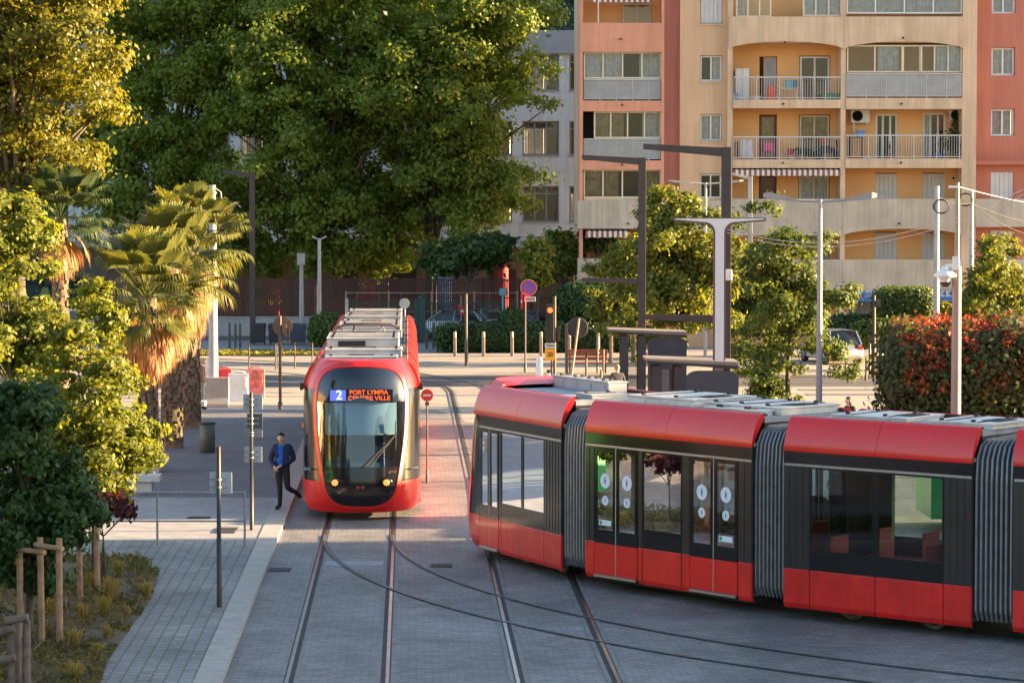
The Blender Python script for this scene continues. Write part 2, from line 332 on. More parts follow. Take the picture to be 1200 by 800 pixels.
# covers set in the setts
m_iron = P('cast_iron', (.06,.058,.055), .7, .4, var=.25, scale=20)
def cover(px, py, wx, wy, label, mat=m_iron, name='drain_cover'):
    q = G(px, py); m = MB(); m.b(q.x-wx/2, q.x+wx/2, q.y-wy/2, q.y+wy/2, .005, .055)
    z0 = ZS if px < 330-(py-600)*.33 else 0
    n = 8
    for i in range(n): m.b(q.x-wx/2+wx*(i+.2)/n, q.x-wx/2+wx*(i+.8)/n, q.y-wy*.4, q.y+wy*.4, .056, .062)
    m.v = [(a,b,c-.037+z0) for a,b,c in m.v]
    T(m.build(name, mat, at=(q.x,q.y,z0)), label, 'cover')
cover(328,668,.42,.55,'dark iron drain cover in the stone setts beside the pale kerb strip')
cover(517,663,.42,.5,'dark iron drain cover in the setts between the two tram tracks')
cover(415,661,1.15,.75,'wide pale steel switch box lid set between the rails of the left track', P('pale_steel', (.3,.32,.35), .5, .5, var=.2, scale=8), 'switch_cover')
cover(233,612,.5,.35,'narrow iron grating on the pale crossing slab beside the handrail')
cover(265,627,.45,1.0,'dark long plate on the pale crossing slab near the brown sign post')
# hill and its wood
h = MB(); rows = []
for j in range(14):
    y = 190+j*14; row = []
    for i in range(41):
        x = -170+i*8.5; row.append((x, y, -1+j*5.2+3*math.sin(x*.07+j*.7)+2*math.sin(x*.19+j)))
    rows.append(row)
h.grid(rows); struct(h.build('hill', m_hill))
m_hleaf = LEAF('hill_leaf', [(.012,.03,.018),(.02,.042,.022),(.03,.055,.02)], .15)
n = 26000; hx = NR.uniform(-75,60,n); hj = NR.uniform(0,9,n); hy = 190+hj*14
hz = -1+hj*5.2+3*np.sin(hx*.07+hj*.7)+2*np.sin(hx*.19+hj)+NR.uniform(.2,3.4,n)*(.45+.55*np.sin(hx*1.1+hj*5)*np.sin(hx*.7-hj*3.1))
o = leaf_mesh('hillside_wood', np.stack([hx,hy,hz],1), np.stack([NR.normal(0,.6,n),-1+NR.normal(0,.6,n),.6+NR.normal(0,.6,n)],1), 1.1, m_hleaf, None)
struct(o, 'stuff')
# ---------------------------------------------------------------- trams
m_red = P('red_paint', (.68,.013,.010), .32, var=.07, scale=.8, coat=.25)
m_skirt = P('skirt_paint', (.66,.013,.010), .38, var=.16, scale=2.2, coat=.25, streak=.22)
m_blk = P('black_gloss', (.010,.010,.012), .14, var=.0, coat=.15, spec=.45)
m_blkp = P('black_pillar', (.03,.027,.026), .25, var=.1, scale=2, coat=.1)
m_dk = P('dark_underframe', (.02,.02,.021), .8, var=.3)
m_roof = P('roof_grey', (.32,.33,.34), .65, var=.25, scale=2.5)
m_unit = P('roof_unit_white', (.46,.45,.43), .55, var=.22, scale=2.5)
m_unit2 = P('roof_unit_grey', (.33,.35,.37), .55, var=.12, scale=2)
m_silver = P('silver_trim', (.34,.34,.35), .4, .7, var=.1, scale=5)
m_bel1 = P('bellow_dark', (.028,.029,.032), .7, var=.2); m_bel2 = P('bellow_frame', (.20,.205,.22), .45, .5, var=.15, scale=6)
m_seat = P('seat_red', (.45,.03,.03), .7, var=.15); m_int = P('interior_panel', (.30,.32,.31), .6, var=.1); m_floor = P('tram_floor', (.07,.07,.075), .6)
m_pole = P('pole_green', (.35,.5,.30), .35, .3, var=.05)
m_tg = GLASS('tram_glass', (.68,.78,.73), .03, 1.36, .01, .025)
m_ws = GLASS('windscreen_glass', (.62,.74,.80), .05, 1.45, .012)
m_navy = P('navy_gloss', (.010,.017,.032), .12, var=0, coat=.6)
m_stick = P('white_sticker', (.72,.78,.86), .5, var=.03); m_ink = P('blue_ink', (.05,.09,.28), .5, var=0)
m_rust = P('brake_rust', (.16,.085,.05), .7, .4, var=.4, scale=9); m_wheel = P('wheel_steel', (.16,.15,.145), .45, .8, var=.3, scale=6)
m_copper = P('pantograph_brown', (.17,.12,.09), .6, .5, var=.3, scale=8)
m_lamp = P('lamp_amber', (.5,.14,.04), .3, var=0, emit=(1,.25,.05), es=.30); m_ind = P('indicator_orange', (.9,.16,.04), .3, var=0, emit=(1,.13,.03), es=.06)
m_led = P('led_orange', (.9,.15,.02), .4, var=0, emit=(1,.11,.02), es=.17); m_ledb = P('led_blue', (.15,.2,.8), .4, var=0, emit=(.16,.20,.85), es=.085); m_ledw = P('led_white', (.8,.8,.9), .4, var=0, emit=(.8,.82,1), es=.13)
HW = 1.325
def frame(O, dv):
    O = Vector((O[0],O[1],0)); dv = Vector((dv[0],dv[1],0)).normalized(); lf = Vector((-dv.y,dv.x,0))
    return lambda s, l, z: O+dv*s+lf*l+Vector((0,0,z))
def lbox(m, L, s0, s1, l0, l1, z0, z1, mi=0):
    if l0 > l1: l0, l1 = l1, l0
    m.hexa([L(s0,l0,z0),L(s1,l0,z0),L(s1,l1,z0),L(s0,l1,z0),L(s0,l0,z1),L(s1,l0,z1),L(s1,l1,z1),L(s0,l1,z1)], mi)
CANT = [(1.33,2.88),(1.335,2.93),(1.325,3.0),(1.30,3.10),(1.265,3.20),(1.215,3.31),(1.15,3.41),(1.09,3.455),(1.05,3.46),(1.03,3.40)]
def cant(t, L, s0, s1, sg):
    m = MB(); cuts = [s0]+[s0+(s1-s0)*i/2 for i in (1,)]+[s1] if s1-s0 > 2.2 else [s0, s1]
    for a, b in zip(cuts, cuts[1:]):
        a2, b2 = a+.004, b-.004
        rows = [[L(s, sg*l, z) for l, z in CANT] for s in (a2, b2)]
        m.grid(rows if sg < 0 else rows[::-1], 0, True)
        for s in (a2, b2): m.poly([L(s, sg*l, z) for l, z in CANT])
        m.quad(L(a2,sg*1.33,2.88),L(b2,sg*1.33,2.88),L(b2,sg*1.03,2.88),L(a2,sg*1.03,2.88))
    m.build('cant_rail', m_red, t)
def side(t, L, a, b, sg, items, full=True):
    """items: ('door', s0, s1) or ('win', s0, s1, panes); everything between is pillar"""
    W = lambda v: sg*v
    wall = MB(); tr = MB(); seam = []
    items = sorted(items, key=lambda i: i[1]); cur = a; spans = []
    for it in items: spans.append((cur, it[1])); cur = it[2]
    spans.append((cur, b))
    lbox(wall, L, a, b, W(1.30), W(1.322), 2.66, 2.88, 0)
    lbox(tr, L, a+.02, b-.02, W(1.322), W(1.328), 2.635, 2.675)
    for p, q in spans:
        if q-p < .02: continue
        lbox(wall, L, p, q, W(1.28), W(1.318), .88, 2.66, 1)
        k = max(1, int((q-p)/.12))
        for i in range(k): lbox(wall, L, p+(q-p)*(i+.12)/k, p+(q-p)*(i+.88)/k, W(1.318), W(1.326), .93, 2.62, 1)
        seam.append((p, q))
    for it in items:
        p, q = it[1], it[2]
        if it[0] == 'win':
            lbox(wall, L, p, q, W(1.285), W(1.322), .88, 1.17, 0)
            n = it[3]; wn = MB(); e = .055
            lbox(wn, L, p, q, W(1.29), W(1.324), 1.17, 1.23); lbox(wn, L, p, q, W(1.29), W(1.324), 2.60, 2.66)
            for i in range(n+1):
                c = p+(q-p)*i/n; lo = max(p, c-e/2-(.03 if 0 < i < n else 0)); hi = min(q, c+e/2+(.03 if 0 < i < n else 0))
                lbox(wn, L, lo, hi, W(1.29), W(1.324), 1.232, 2.598)
            w = wn.build('window', m_blk, t)
            gl = MB()
            for i in range(n):
                c0 = p+(q-p)*i/n+.01; c1 = p+(q-p)*(i+1)/n-.01
                gl.quad(L(c0,W(1.3165),1.2),L(c1,W(1.3165),1.2),L(c1,W(1.3165),2.63),L(c0,W(1.3165),2.63))
            gl.build('window_glass', m_tg, w)
            if it[1] < it[2]: seam.append((p, q))
        else:
            mid = (p+q)/2
            for d0, d1 in ((p+.008, mid-.012), (mid+.012, q-.008)):
                dm = MB()
                lbox(dm, L, d0, d1, W(1.30), W(1.334), .30, .87, 1)
                lbox(dm, L, d0, d1, W(1.30), W(1.330), .872, 1.12, 0); lbox(dm, L, d0, d1, W(1.30), W(1.330), 2.56, 2.63, 0)
                lbox(dm, L, d0, d0+.07, W(1.30), W(1.330), 1.12, 2.56, 0); lbox(dm, L, d1-.07, d1, W(1.30), W(1.330), 1.12, 2.56, 0)
                do = dm.build('door', [m_blk, m_red], t)
                gl = MB(); gl.quad(L(d0+.06,W(1.322),1.11),L(d1-.06,W(1.322),1.11),L(d1-.06,W(1.322),2.57),L(d0+.06,W(1.322),2.57)); gl.build('door_glass', m_tg, do)
                if len(it) > 3:
                    st = MB(); c = (d0+d1)/2
                    for zc, r in ((2.02,.13),(1.66,.085)):
                        st.poly([L(c+r*math.cos(2*PI*k/28), W(1.326), zc+1.05*r*math.sin(2*PI*k/28)) for k in range(28)])
                        # little person mark
                        ii = len(st.v)
                        for (dx, dz, rr) in ((0,.42*r,.13*r),):
                            st.poly([L(c+dx+rr*math.cos(2*PI*k/12), W(1.328), zc+dz+rr*math.sin(2*PI*k/12)) for k in range(12)], 1)
                        st.poly([L(c-.10*r,W(1.328),zc-.5*r),L(c+.10*r,W(1.328),zc-.5*r),L(c+.16*r,W(1.328),zc+.22*r),L(c-.16*r,W(1.328),zc+.22*r)], 1)
                        st.poly([L(c-.32*r,W(1.328),zc+.02*r),L(c-.22*r,W(1.328),zc-.02*r),L(c+.22*r,W(1.3285),zc+.2*r),L(c+.12*r,W(1.3285),zc+.26*r)], 1)
                    st.build('sticker', [m_stick, m_ink], do)
                    if (d0 > mid) == (it[3] == 1):
                        fl = MB(); fl.quad(L(d0+.12,W(1.326),1.2),L(d1-.12,W(1.326),1.2),L(d1-.12,W(1.326),1.3),L(d0+.12,W(1.326),1.3)); fl.build('notice', m_stick, do)
                        fl = MB(); fl.quad(L(d1-.2,W(1.328),1.215),L(d1-.14,W(1.328),1.215),L(d1-.14,W(1.328),1.285),L(d1-.2,W(1.328),1.285)); fl.build('notice_mark', P('notice_green', (.03,.3,.15), .5, var=0), do)
            lbox(tr, L, p+.02, q-.02, W(1.33), W(1.365), .25, .295)
            lbox(tr, L, mid-.011, mid+.011, W(1.30), W(1.333), .3, 2.63)
    wall.build('side_wall', [m_blk, m_blkp], t); tr.build('silver_trim', m_silver, t)
    for p, q in seam:
        n = max(1, round((q-p)/1.35)); k = MB()
        for i in range(n):
            c0 = p+(q-p)*i/n+.008; c1 = p+(q-p)*(i+1)/n-.008
            lbox(k, L, c0, c1, W(1.28), W(1.33), .30, .885); 
            k.hexa([L(c0,W(1.24),.21),L(c1,W(1.24),.21),L(c1,W(1.30),.22),L(c0,W(1.30),.22),L(c0,W(1.28),.30),L(c1,W(1.28),.30),L(c1,W(1.33),.30),L(c0,W(1.33),.30)])
        k.build('skirt_panel', m_skirt, t, bevel=.008)
def shell(t, L, a, b, wheels=False, seats=3):
    m = MB(); lbox(m, L, a, b, -1.02, 1.02, 3.30, 3.385); m.build('roof', m_roof, t)
    m = MB()
    for l in (-.93, .95): m.tube([L(a+.05,l,3.43), L((a+b)/2,l+.02,3.44), L(b-.05,l,3.43)], .022, 6)
    for l in (-.97, .91): m.tube([L(a+.05,l,3.42), L(b-.05,l,3.42)], .014, 6)
    o_ = m.build('roof_cable', m_dk, t)
    m = MB(); lbox(m, L, a, b, -1.275, 1.275, .315, .36); m.build('floor_pan', m_floor, t)
    m = MB(); lbox(m, L, a, b, -1.27, 1.27, 2.90, 2.96); m.build('ceiling', m_int, t)
    m = MB()
    for s0, s1 in ((a, a+.05), (b-.05, b)):
        lbox(m, L, s0, s1, .62, 1.275, .365, 2.895); lbox(m, L, s0, s1, -1.275, -.62, .365, 2.895); lbox(m, L, s0, s1, -1.02, 1.02, 2.97, 3.295)
    m.build('end_frame', m_bel1, t)
    if not wheels:
        m = MB(); lbox(m, L, a+.1, b-.1, -1.15, 1.15, .16, .31); m.build('underframe', m_dk, t)
    for k in range(seats):
        s = a+(b-a)*(k+.5)/seats
        for l in (-.85, .62):
            m = MB(); lbox(m, L, s-.22, s+.22, l-.25, l+.25, .78, .86); lbox(m, L, s-.24, s-.18, l-.25, l+.25, .862, 1.42); lbox(m, L, s-.12, s+.12, l-.1, l+.1, .362, .778)
            m.build('seat', m_seat, t, bevel=.02)
    m = MB()
    for k in range(2):
        s = a+(b-a)*(k+.8)/2.6; m.tube([L(s,.35-.7*k,.36),L(s,.35-.7*k,2.9)], .02, 8)
    m.build('handrail', m_pole, t)
    if wheels:
        c = (a+b)/2
        for s in (c-.8, c+.8):
            for l in (-.72, .72):
                m = MB(); sgn = 1 if l > 0 else -1; dv = (L(1,0,0)-L(0,0,0)); rz = math.atan2(dv.y,dv.x)
                o = L(s, l, .29); m.lathe([(.27,-.06),(.29,-.05),(.29,.05),(.24,.062),(.10,.03),(.10,.09),(0,.09)], o, 24, axis='y', rz=rz if sgn > 0 else rz+PI)
                wh = m.build('wheel', m_wheel, t)
                m = MB(); m.lathe([(.18,.062),(.18,.10),(0,.10)], o, 20, axis='y', rz=rz if sgn > 0 else rz+PI); m.build('brake_disc', m_rust, wh)
        m = MB(); lbox(m, L, c-1.15, c+1.15, -.55, .55, .18, .31); lbox(m, L, c-1.2, c+1.2, .86, .94, .24, .4); lbox(m, L, c-1.2, c+1.2, -.94, -.86, .24, .4); m.build('bogie', m_dk, t)
def bellows(t, LA, sa, LB, sb):
    prof = [(-1.2,.34),(-1.27,.5),(-1.27,1.6),(-1.27,2.6),(-1.24,2.95),(-1.13,3.16),(-.95,3.25),(0,3.27),(.95,3.25),(1.13,3.16),(1.24,2.95),(1.27,2.6),(1.27,1.6),(1.27,.5),(1.2,.34)]
    n = 8; m = MB()
    def ring(t_, k):
        o = []
        for l, z in prof:
            p = LA(sa, l, z).lerp(LB(sb, l, z), t_); c = LA(sa, 0, 1.8).lerp(LB(sb, 0, 1.8), t_); v = p-c; v = v*(1+k/max(v.length,.1)); o.append(c+v)
        return o
    for i in range(n):
        u = [ (i+f)/n for f in (0,.18,.32,.68,.82,1.0)]; h = (-.055,-.05,.012,.012,-.05,-.055)
        rs = [ring(a, b) for a, b in zip(u, h)]
        m.grid(rs[0:2], 0, False); m.grid(rs[1:3], 1, False); m.grid(rs[2:4], 1, False); m.grid(rs[3:5], 1, False); m.grid(rs[4:6], 0, False)
    m.build('bellows', [m_bel1, m_bel2], t)
    m = MB(); q = [LA(sa,-.6,.33),LB(sb,-.6,.33),LB(sb,.6,.33),LA(sa,.6,.33)]; m.poly(q); m.build('gangway_plate', m_floor, t)
def units(t, L, lst):
    for (s0, s1, l0, l1, z1, mm) in lst:
        m = MB(); lbox(m, L, s0, s1, l0, l1, 3.387, z1); lbox(m, L, s0-.02, s1+.02, l0-.025, l1+.025, z1+.002, z1+.03)
        n = max(1, int((s1-s0)/.55))
        for i in range(n):      # panel joints and latches on the sides
            c = s0+(s1-s0)*(i+.5)/n
            for l, sg in ((l1, 1), (l0, -1)): lbox(m, L, c-.2, c+.2, l, l+sg*.012, 3.42, z1-.04)
        nv = max(1, int((s1-s0)/.6))
        for i in range(nv):          # lid joints, lifting eyes and a vent on the top
            c = s0+(s1-s0)*(i+.5)/nv; lbox(m, L, c-.008, c+.008, l0+.02, l1-.02, z1+.031, z1+.045, 1)
            for l in (l0+.12, l1-.12): lbox(m, L, c+.1, c+.16, l-.03, l+.03, z1+.031, z1+.07, 1)
        c = (s0+s1)/2; lm_ = (l0+l1)/2
        if l1-l0 > .9:
            for q in range(6): lbox(m, L, s0+.1+.06*q, s0+.13+.06*q, lm_-.3, lm_+.3, z1+.031, z1+.045, 1)
        m.build('roof_unit', [mm, m_dk], t, bevel=.008)
# nose: everything as a height field over the front view (x across, z up), y = metres back from the tip
def Wz(z):
    if z < .45: return 1.325-.10*((.45-z)/.25)**2
    return 1.325 if z < 2.55 else 1.325-.33*((z-2.55)/1.02)**2.3
def NY(x, z, D=1.45):
    w = Wz(z); t_ = min(abs(x)/w, 1)
    y = D*(1-(max(0, 1-t_**2.35))**(1/2.35))
    if z > .9: y += .13*(z-.9)+.05*max(0, z-2.2)**2
    if z < .8: y += .35*(.8-z)**2
    if z > 3.15: y += 1.3*(z-3.15)**2
    return y
INN = [(.33,0),(.34,.30),(.40,.52),(.52,.67),(.7,.765),(1.0,.83),(1.23,.87),(1.6,.925),(2.0,.968),(2.4,.985),(2.75,.982),(3.0,.95),(3.18,.88),(3.3,.77),(3.385,.60),(3.42,.40),(3.43,0)]
def catm(pts, n):
    o = []
    for i in range(len(pts)-1):
        p = [pts[max(i-1,0)], pts[i], pts[i+1], pts[min(i+2,len(pts)-1)]]
        for k in range(n):
            u = k/n; o.append(tuple(.5*((2*p[1][c])+(-p[0][c]+p[2][c])*u+(2*p[0][c]-5*p[1][c]+4*p[2][c]-p[3][c])*u*u+(-p[0][c]+3*p[1][c]-3*p[2][c]+p[3][c])*u**3) for c in (0,1)))
    return o+[pts[-1]]
half = catm([(x,z) for z,x in INN], 5); half = [(max(0,x),z) for x,z in half]
LOOP = half+[(-x,z) for x,z in half[-2:0:-1]]
def wi(z):
    for (x0,z0),(x1,z1) in zip(half, half[1:]):
        if z0 <= z <= z1 and z1 > z0: return x0+(x1-x0)*(z-z0)/(z1-z0)
    return 0
def inside(x, z, k=0): return .33 < z < 3.43 and abs(x) < wi(z)-k
def nose(t, L, S, ycab, detailed=True):
    """nose whose tip is at s = S; body side starts at y = ycab"""
    Q = lambda x, y, z: L(S-y, x, z)
    zs = sorted(set([.20,.24,.30,.36]+[.45+.0478*i for i in range(0,10)]+[.885]+[.93+.065*i for i in range(31)]+[2.93]+[2.98+.03*i for i in range(20)]+[3.57]))
    zs = [z for z in zs if z <= 3.57]
    us = [math.sin(PI/2*i/26) for i in range(-26,27)]
    m = MB()
    rows = []
    for z in zs:
        w = Wz(z); yb = ycab
        r = [Q(-w, yb, z), Q(-w, (yb+NY(w,z))/2, z)]+[Q(w*u, NY(w*u,z), z) for u in us]+[Q(w, (yb+NY(w,z))/2, z), Q(w, yb, z)]
        rows.append((z, w, r))
    for (z0,w0,r0),(z1,w1,r1) in zip(rows, rows[1:]):
        zc = (z0+z1)/2
        for k in range(len(r0)-1):
            if 2 <= k < 2+len(us)-1:
                xc = (us[k-2]+us[k-1])/2*(w0+w1)/2
                if inside(xc, zc, .0): continue
            mi = 1 if .885 <= zc <= 2.93 else 0
            m.add([r0[k], r0[k+1], r1[k+1], r1[k]], [(3,2,1,0)], mi, True)
    ztop = zs[-1]; rr = rows[-1][2]; ct = Q(0, ycab, 3.50)
    # crown of the nose: falls back from the top row to the roof line
    back = [Q(p_x, ycab, 3.46-.02*abs(p_x)) for p_x in [(-1.05+2.1*k/(len(rr)-1)) for k in range(len(rr))]]
    mid = [rr[k].lerp(back[k], .5)+Vector((0,0,.05)) for k in range(len(rr))]
    m.grid([rr, mid, back][::-1], 0, True)
    m.build('cab_shell', [m_red, m_blk], t)
    # ring
    m = MB(); N = len(LOOP); o1 = []; o2 = []; o3 = []; o4 = []
    for i in range(N):
        a = Vector(LOOP[i-1]); b = Vector(LOOP[(i+1)%N]); tg = (b-a).normalized(); nn = Vector((tg.y,-tg.x))
        x, z = LOOP[i]; wd = .115 if z < 3.0 else .115+.03*min(1,(z-3.0)/.4)
        if z < .6: wd = .10
        for lst, k, h in ((o1,-.012,.0),(o2,.012,.035),(o3,wd-.03,.035),(o4,wd,-.02)):
            X = x+nn.x*k; Z = z+nn.y*k; X = max(-Wz(Z)*.995, min(Wz(Z)*.995, X)); lst.append(Q(X, NY(X,Z)-h, Z))
    for A, B in ((o1,o2),(o2,o3),(o3,o4)): m.grid([A+[A[0]], B+[B[0]]], 0, True)
    m.build('front_frame', m_red, t)
    def patch(name, z0, z1, mat, off=.006, nz=14, sx=1.0):
        mm = MB(); rs = []
        for j in range(nz+1):
            z = z0+(z1-z0)*(.5-.5*math.cos(PI*j/nz)); w = wi(z)*sx
            rs.append([Q(w*(-1+k/10), NY(w*(-1+k/10),z)-off, z) for k in range(21)])
        mm.grid(rs[::-1], 0, True); return mm.build(name, mat, t)
    patch('lower_panel', .331, 1.215, m_blk); patch('header_panel', 2.66, 3.429, m_navy)
    ws = patch('windscreen', 1.225, 2.652, m_ws)
    # cab interior
    m = MB(); lbox(m, L, S-2.05, S-2.0, -1.2, 1.2, .4, 2.9); lbox(m, L, S-ycab, S-.9, -1.0, 1.0, .35, .4); m.build('cab_bulkhead', P('bulkhead', (.11,.16,.20), .7, var=.1), t)
    m = MB(); rs = []
    for z, e in ((1.0,.12),(1.30,.22),(1.34,.45),(1.28,.95),(.9,1.0)): rs.append([Q(.82*(-1+k/8), NY(.82*(-1+k/8),1.2)+e, z) for k in range(17)])
    m.grid(rs, 0, True); m.build('dashboard', P('dash', (.03,.045,.055), .5, var=.1), t)
    m = MB(); rs = []
    for z in (1.95, 2.64): rs.append([Q(.80*(-1+k/8), NY(.80*(-1+k/8),z)+.10, z) for k in range(17)])
    m.grid(rs, 0, True); rs = []
    for z, e in ((1.925,.085),(1.955,.085)): rs.append([Q(.80*(-1+k/8), NY(.80*(-1+k/8),z)+e, z) for k in range(17)])
    m.grid(rs, 1, True); m.build('sun_blind', [P('blind', (.20,.30,.36), .8, var=.08), m_int], t)
    if not detailed: return
    m = MB()
    for x in (.0,): m.tube([Q(.02, NY(.02,1.2)-.03, 1.2), Q(.42, NY(.42,1.58)-.05, 1.58), Q(.77, NY(.77,1.92)-.04, 1.92)], [.03,.022,.012], 6)
    m.tube([Q(.2, NY(.2,1.22)-.05, 1.22), Q(.80, NY(.8,1.96)-.045, 1.96)], [.012,.02], 6)
    m.tube([Q(.775, NY(.775,1.93)-.05, 1.60), Q(.78, NY(.78,2.2)-.03, 2.22)], .014, 6)
    m.build('wiper', m_dk, ws)
    for x in (-.575, .575):
        m = MB(); c = Q(x, NY(x,.88)-.015, .88); dv = L(1,0,0)-L(0,0,0); rz = math.atan2(dv.y, dv.x)
        m.lathe([(.12,0),(.12,.02),(.075,.028)], c, 20, 0, 'x', rz=rz); m.lathe([(.072,.03),(.05,.05),(0,.06)], c, 16, 1, 'x', rz=rz)
        m.build('headlight', [m_blk, m_lamp], t)
        m = MB(); s_ = 1 if x > 0 else -1
        m.poly([Q(s_*.62, NY(.62,1.12)-.012, 1.13), Q(s_*.80, NY(.80,1.12)-.012, 1.13), Q(s_*.72, NY(.72,.62)-.012, .62), Q(s_*.66, NY(.66,.62)-.012, .62)]); m.build('reflector', P('lamp_housing', (.10,.07,.05), .25, .6, var=.4, scale=5), t)
    m = MB()
    for x in (-.06,.05): m.poly([Q(x-.035, -.012+NY(x,.77), .75), Q(x+.035, -.012+NY(x,.77), .75), Q(x+.03, -.012+NY(x,.79), .80), Q(x-.04, -.012+NY(x,.79), .80)])
    m.build('maker_badge', P('badge_red', (.5,.03,.03), .4, var=0), t)
    # side mirrors (camera pods), indicators, silver grip
    for s_ in (-1, 1):
        m = MB(); lbox(m, L, S-1.55, S-1.35, s_*1.32, s_*1.40, 2.86, 3.02); m.build('camera_pod', m_blkp, t, bevel=.015)
        m = MB(); lbox(m, L, S-1.62, S-1.50, s_*1.325, s_*1.355, 2.0, 2.09); m.build('indicator', m_ind, t, bevel=.01)
        m = MB(); lbox(m, L, S-.95, S-.42, s_*1.13, s_*1.29, 1.13, 1.155); m.build('grip_bar', m_silver, t)
    # destination display
    zc = 2.81; ux = L(0,1,0)-L(0,0,0)
    y0 = NY(.3,zc)-.03
    m = MB(); m.quad(Q(-.68,y0,2.69), Q(-.33,y0,2.69), Q(-.33,y0,2.93), Q(-.68,y0,2.93)); dd = m.build('route_display', m_ledb, t)
    m = MB(); m.quad(Q(-.70,y0+.008,2.67), Q(.72,y0+.008,2.67), Q(.72,y0+.008,2.95), Q(-.70,y0+.008,2.95)); dp = m.build('destination_display', m_navy, t)
    text('2', 'route_number', m_ledw, dd, Q(-.48,y0-.004,2.81), ux, (0,0,1), .29, bold=.006)
    text('PORT LYMPIA', 'destination_text', m_led, dp, Q(.18,y0-.002,2.875), ux, (0,0,1), .135, w=.86, bold=.003)
    text('CENTRE VILLE', 'destination_text', m_led, dp, Q(.19,y0-.002,2.745), ux, (0,0,1), .135, w=.94, bold=.003)
# --- generic tram along a polyline J (tail -> head joint list); the head cab is the last module
def tram(name, label, J, kinds, head_dir, side_len, roofs, ycab=1.9, detailed=True):
    hd = Vector(head_dir).normalized(); tip = Vector(J[-1])+hd*(side_len+ycab+.24)
    t = root(name, label, 'tram', (tip.x, tip.y, 0)); g = .23
    Fs = []
    for i, kd in enumerate(kinds):
        a = Vector(J[i]); b = Vector(J[i+1]); L = frame(a, b-a); ln_ = (b-a).length; s0, s1 = g, ln_-g; n = s1-s0
        if kd == 'susp': items = lambda sg: [('door', s0+n*.08, s0+n*.355, 0), ('win', s0+n*.405, s0+n*.64, 1), ('door', s0+n*.67, s0+n*.94, 1)]
        else: items = lambda sg: [('win', s0+n*.145, s1-n*.145, 2)]
        for sg in (-1, 1): side(t, L, s0, s1, sg, items(sg)); cant(t, L, s0, s1, sg)
        shell(t, L, s0, s1, kd != 'susp', 3 if kd == 'susp' else 4)
        Fs.append((L, s0, s1))
    L = frame(J[-1], hd); s0, s1 = g, g+side_len
    for sg in (-1, 1):
        side(t, L, s0, s1, sg, [('win', s0+side_len*.20, s0+side_len*.72, 2), ('door', s0+side_len*.75, s0+side_len*.985)]); cant(t, L, s0, s1+.25, sg)
    shell(t, L, s0, s1, True, 3); nose(t, L, s1+ycab, ycab, detailed); Fs.append((L, s0, s1))
    for (LA,_,a1),(LB,b0,_) in zip(Fs, Fs[1:]): bellows(t, LA, a1, LB, b0)
    for k, lst in roofs.items(): units(t, Fs[k][0], lst)
    return t, Fs
# tram at the right, heading away on the curve
hd2 = (-1.62, 3.5)
U, U2 = m_unit, m_unit2; UW = P('roof_unit_cream', (.60,.57,.52), .55, var=.2, scale=2.5)
t2, F2 = tram('tram', 'red tram on the curve at the right, seen from its side with stickers on doors', JT[:5], ['susp','bogie','susp','bogie'] and ['bogie','susp','bogie','susp'], hd2, 3.75,
    {0: [(.4,3.4,-.85,.85,3.52,U)], 1: [(.4,3.2,-.85,.8,3.50,UW)],
     2: [(.2,1.4,-.6,.75,3.46,UW), (2.1,3.6,-.9,.3,3.43,UW)], 3: [(.35,2.3,-.95,.5,3.50,UW), (2.45,4.2,-.95,.62,3.53,UW), (.5,1.9,.55,.85,3.45,UW)],
     4: [(1.6,4.1,-.75,-.35,3.60,U2), (.6,1.3,-.2,.5,3.44,U2)]}, ycab=1.5, detailed=False)
# tram at the left, coming towards the camera
tip_d = 60.0; tl = Vector((.0385,-1)).normalized(); tipv = Vector((X1(tip_d), tip_d))
SL = 3.75; jl = [tipv-tl*(SL+1.9+.24)]
for ln_ in (5.1,4.2,5.1,4.2,4.9): jl.append(jl[-1]-tl*ln_)
J1 = [(p.x,p.y) for p in jl[::-1]]
t1, F1 = tram('tram', 'red tram seen head-on at the left with a lit orange destination display', J1, ['bogie','susp','bogie','susp','susp'] and ['susp','bogie','susp','bogie','susp'], tl, SL,
    {0: [(.5,2.2,-.8,.85,3.66,U), (2.6,4.3,-.85,.85,3.60,U)], 1: [(.3,1.8,-.85,.85,3.66,U), (2.2,3.7,-.85,.85,3.58,U)],
     2: [(.3,2.0,-.9,.85,3.62,U), (2.6,4.2,-.85,.85,3.66,U)], 3: [(.3,.9,-.88,.88,3.60,U)],
     4: [(.3,3.6,-.95,.82,3.72,U)], 5: [(.4,1.6,-.9,.9,3.60,U), (2.4,3.3,-.85,.8,3.52,U2)]})
Lp, p0, p1 = F1[3]
m = MB()
for l in (-.45,.45): m.tube([Lp(3.1,l,3.5),Lp(1.7,l*.9,3.72),Lp(3.0,l*.8,3.86)], .03, 6)
for s_, z in ((2.8,3.88),(3.1,3.88)): m.tube([Lp(s_,-.85,z-.1),Lp(s_,-.6,z),Lp(s_,.6,z),Lp(s_,.85,z-.1)], .03, 6)
lbox(m, Lp, 2.7, 3.4, -.5, .5, 3.42, 3.56); lbox(m, Lp, 1.4, 2.0, -.7, .7, 3.40, 3.48)
for s_ in (1.5,3.3):
    for l in (-.6,-.2,.25,.6): m.lathe([(.05,0),(.07,.05),(.045,.08),(.07,.12),(.045,.16),(.03,.2)], Lp(s_,l,3.39), 10)
m.build('pantograph', m_copper, t1)
L5, a5, b5 = F1[4]
m = MB(); lbox(m, L5, 3.62, 3.635, -.68, .0, 3.46, 3.68); m.build('vent_grille', m_dk, t1)
m = MB()
for L_, a_, b_ in F1:
    k = int((b_-a_)/.75)
    for i in range(k):
        s_ = a_+(b_-a_)*(i+.5)/k
        for sg in (-1,1): lbox(m, L_, s_-.10, s_+.10, sg*.88, sg*1.06, 3.40, 3.43)
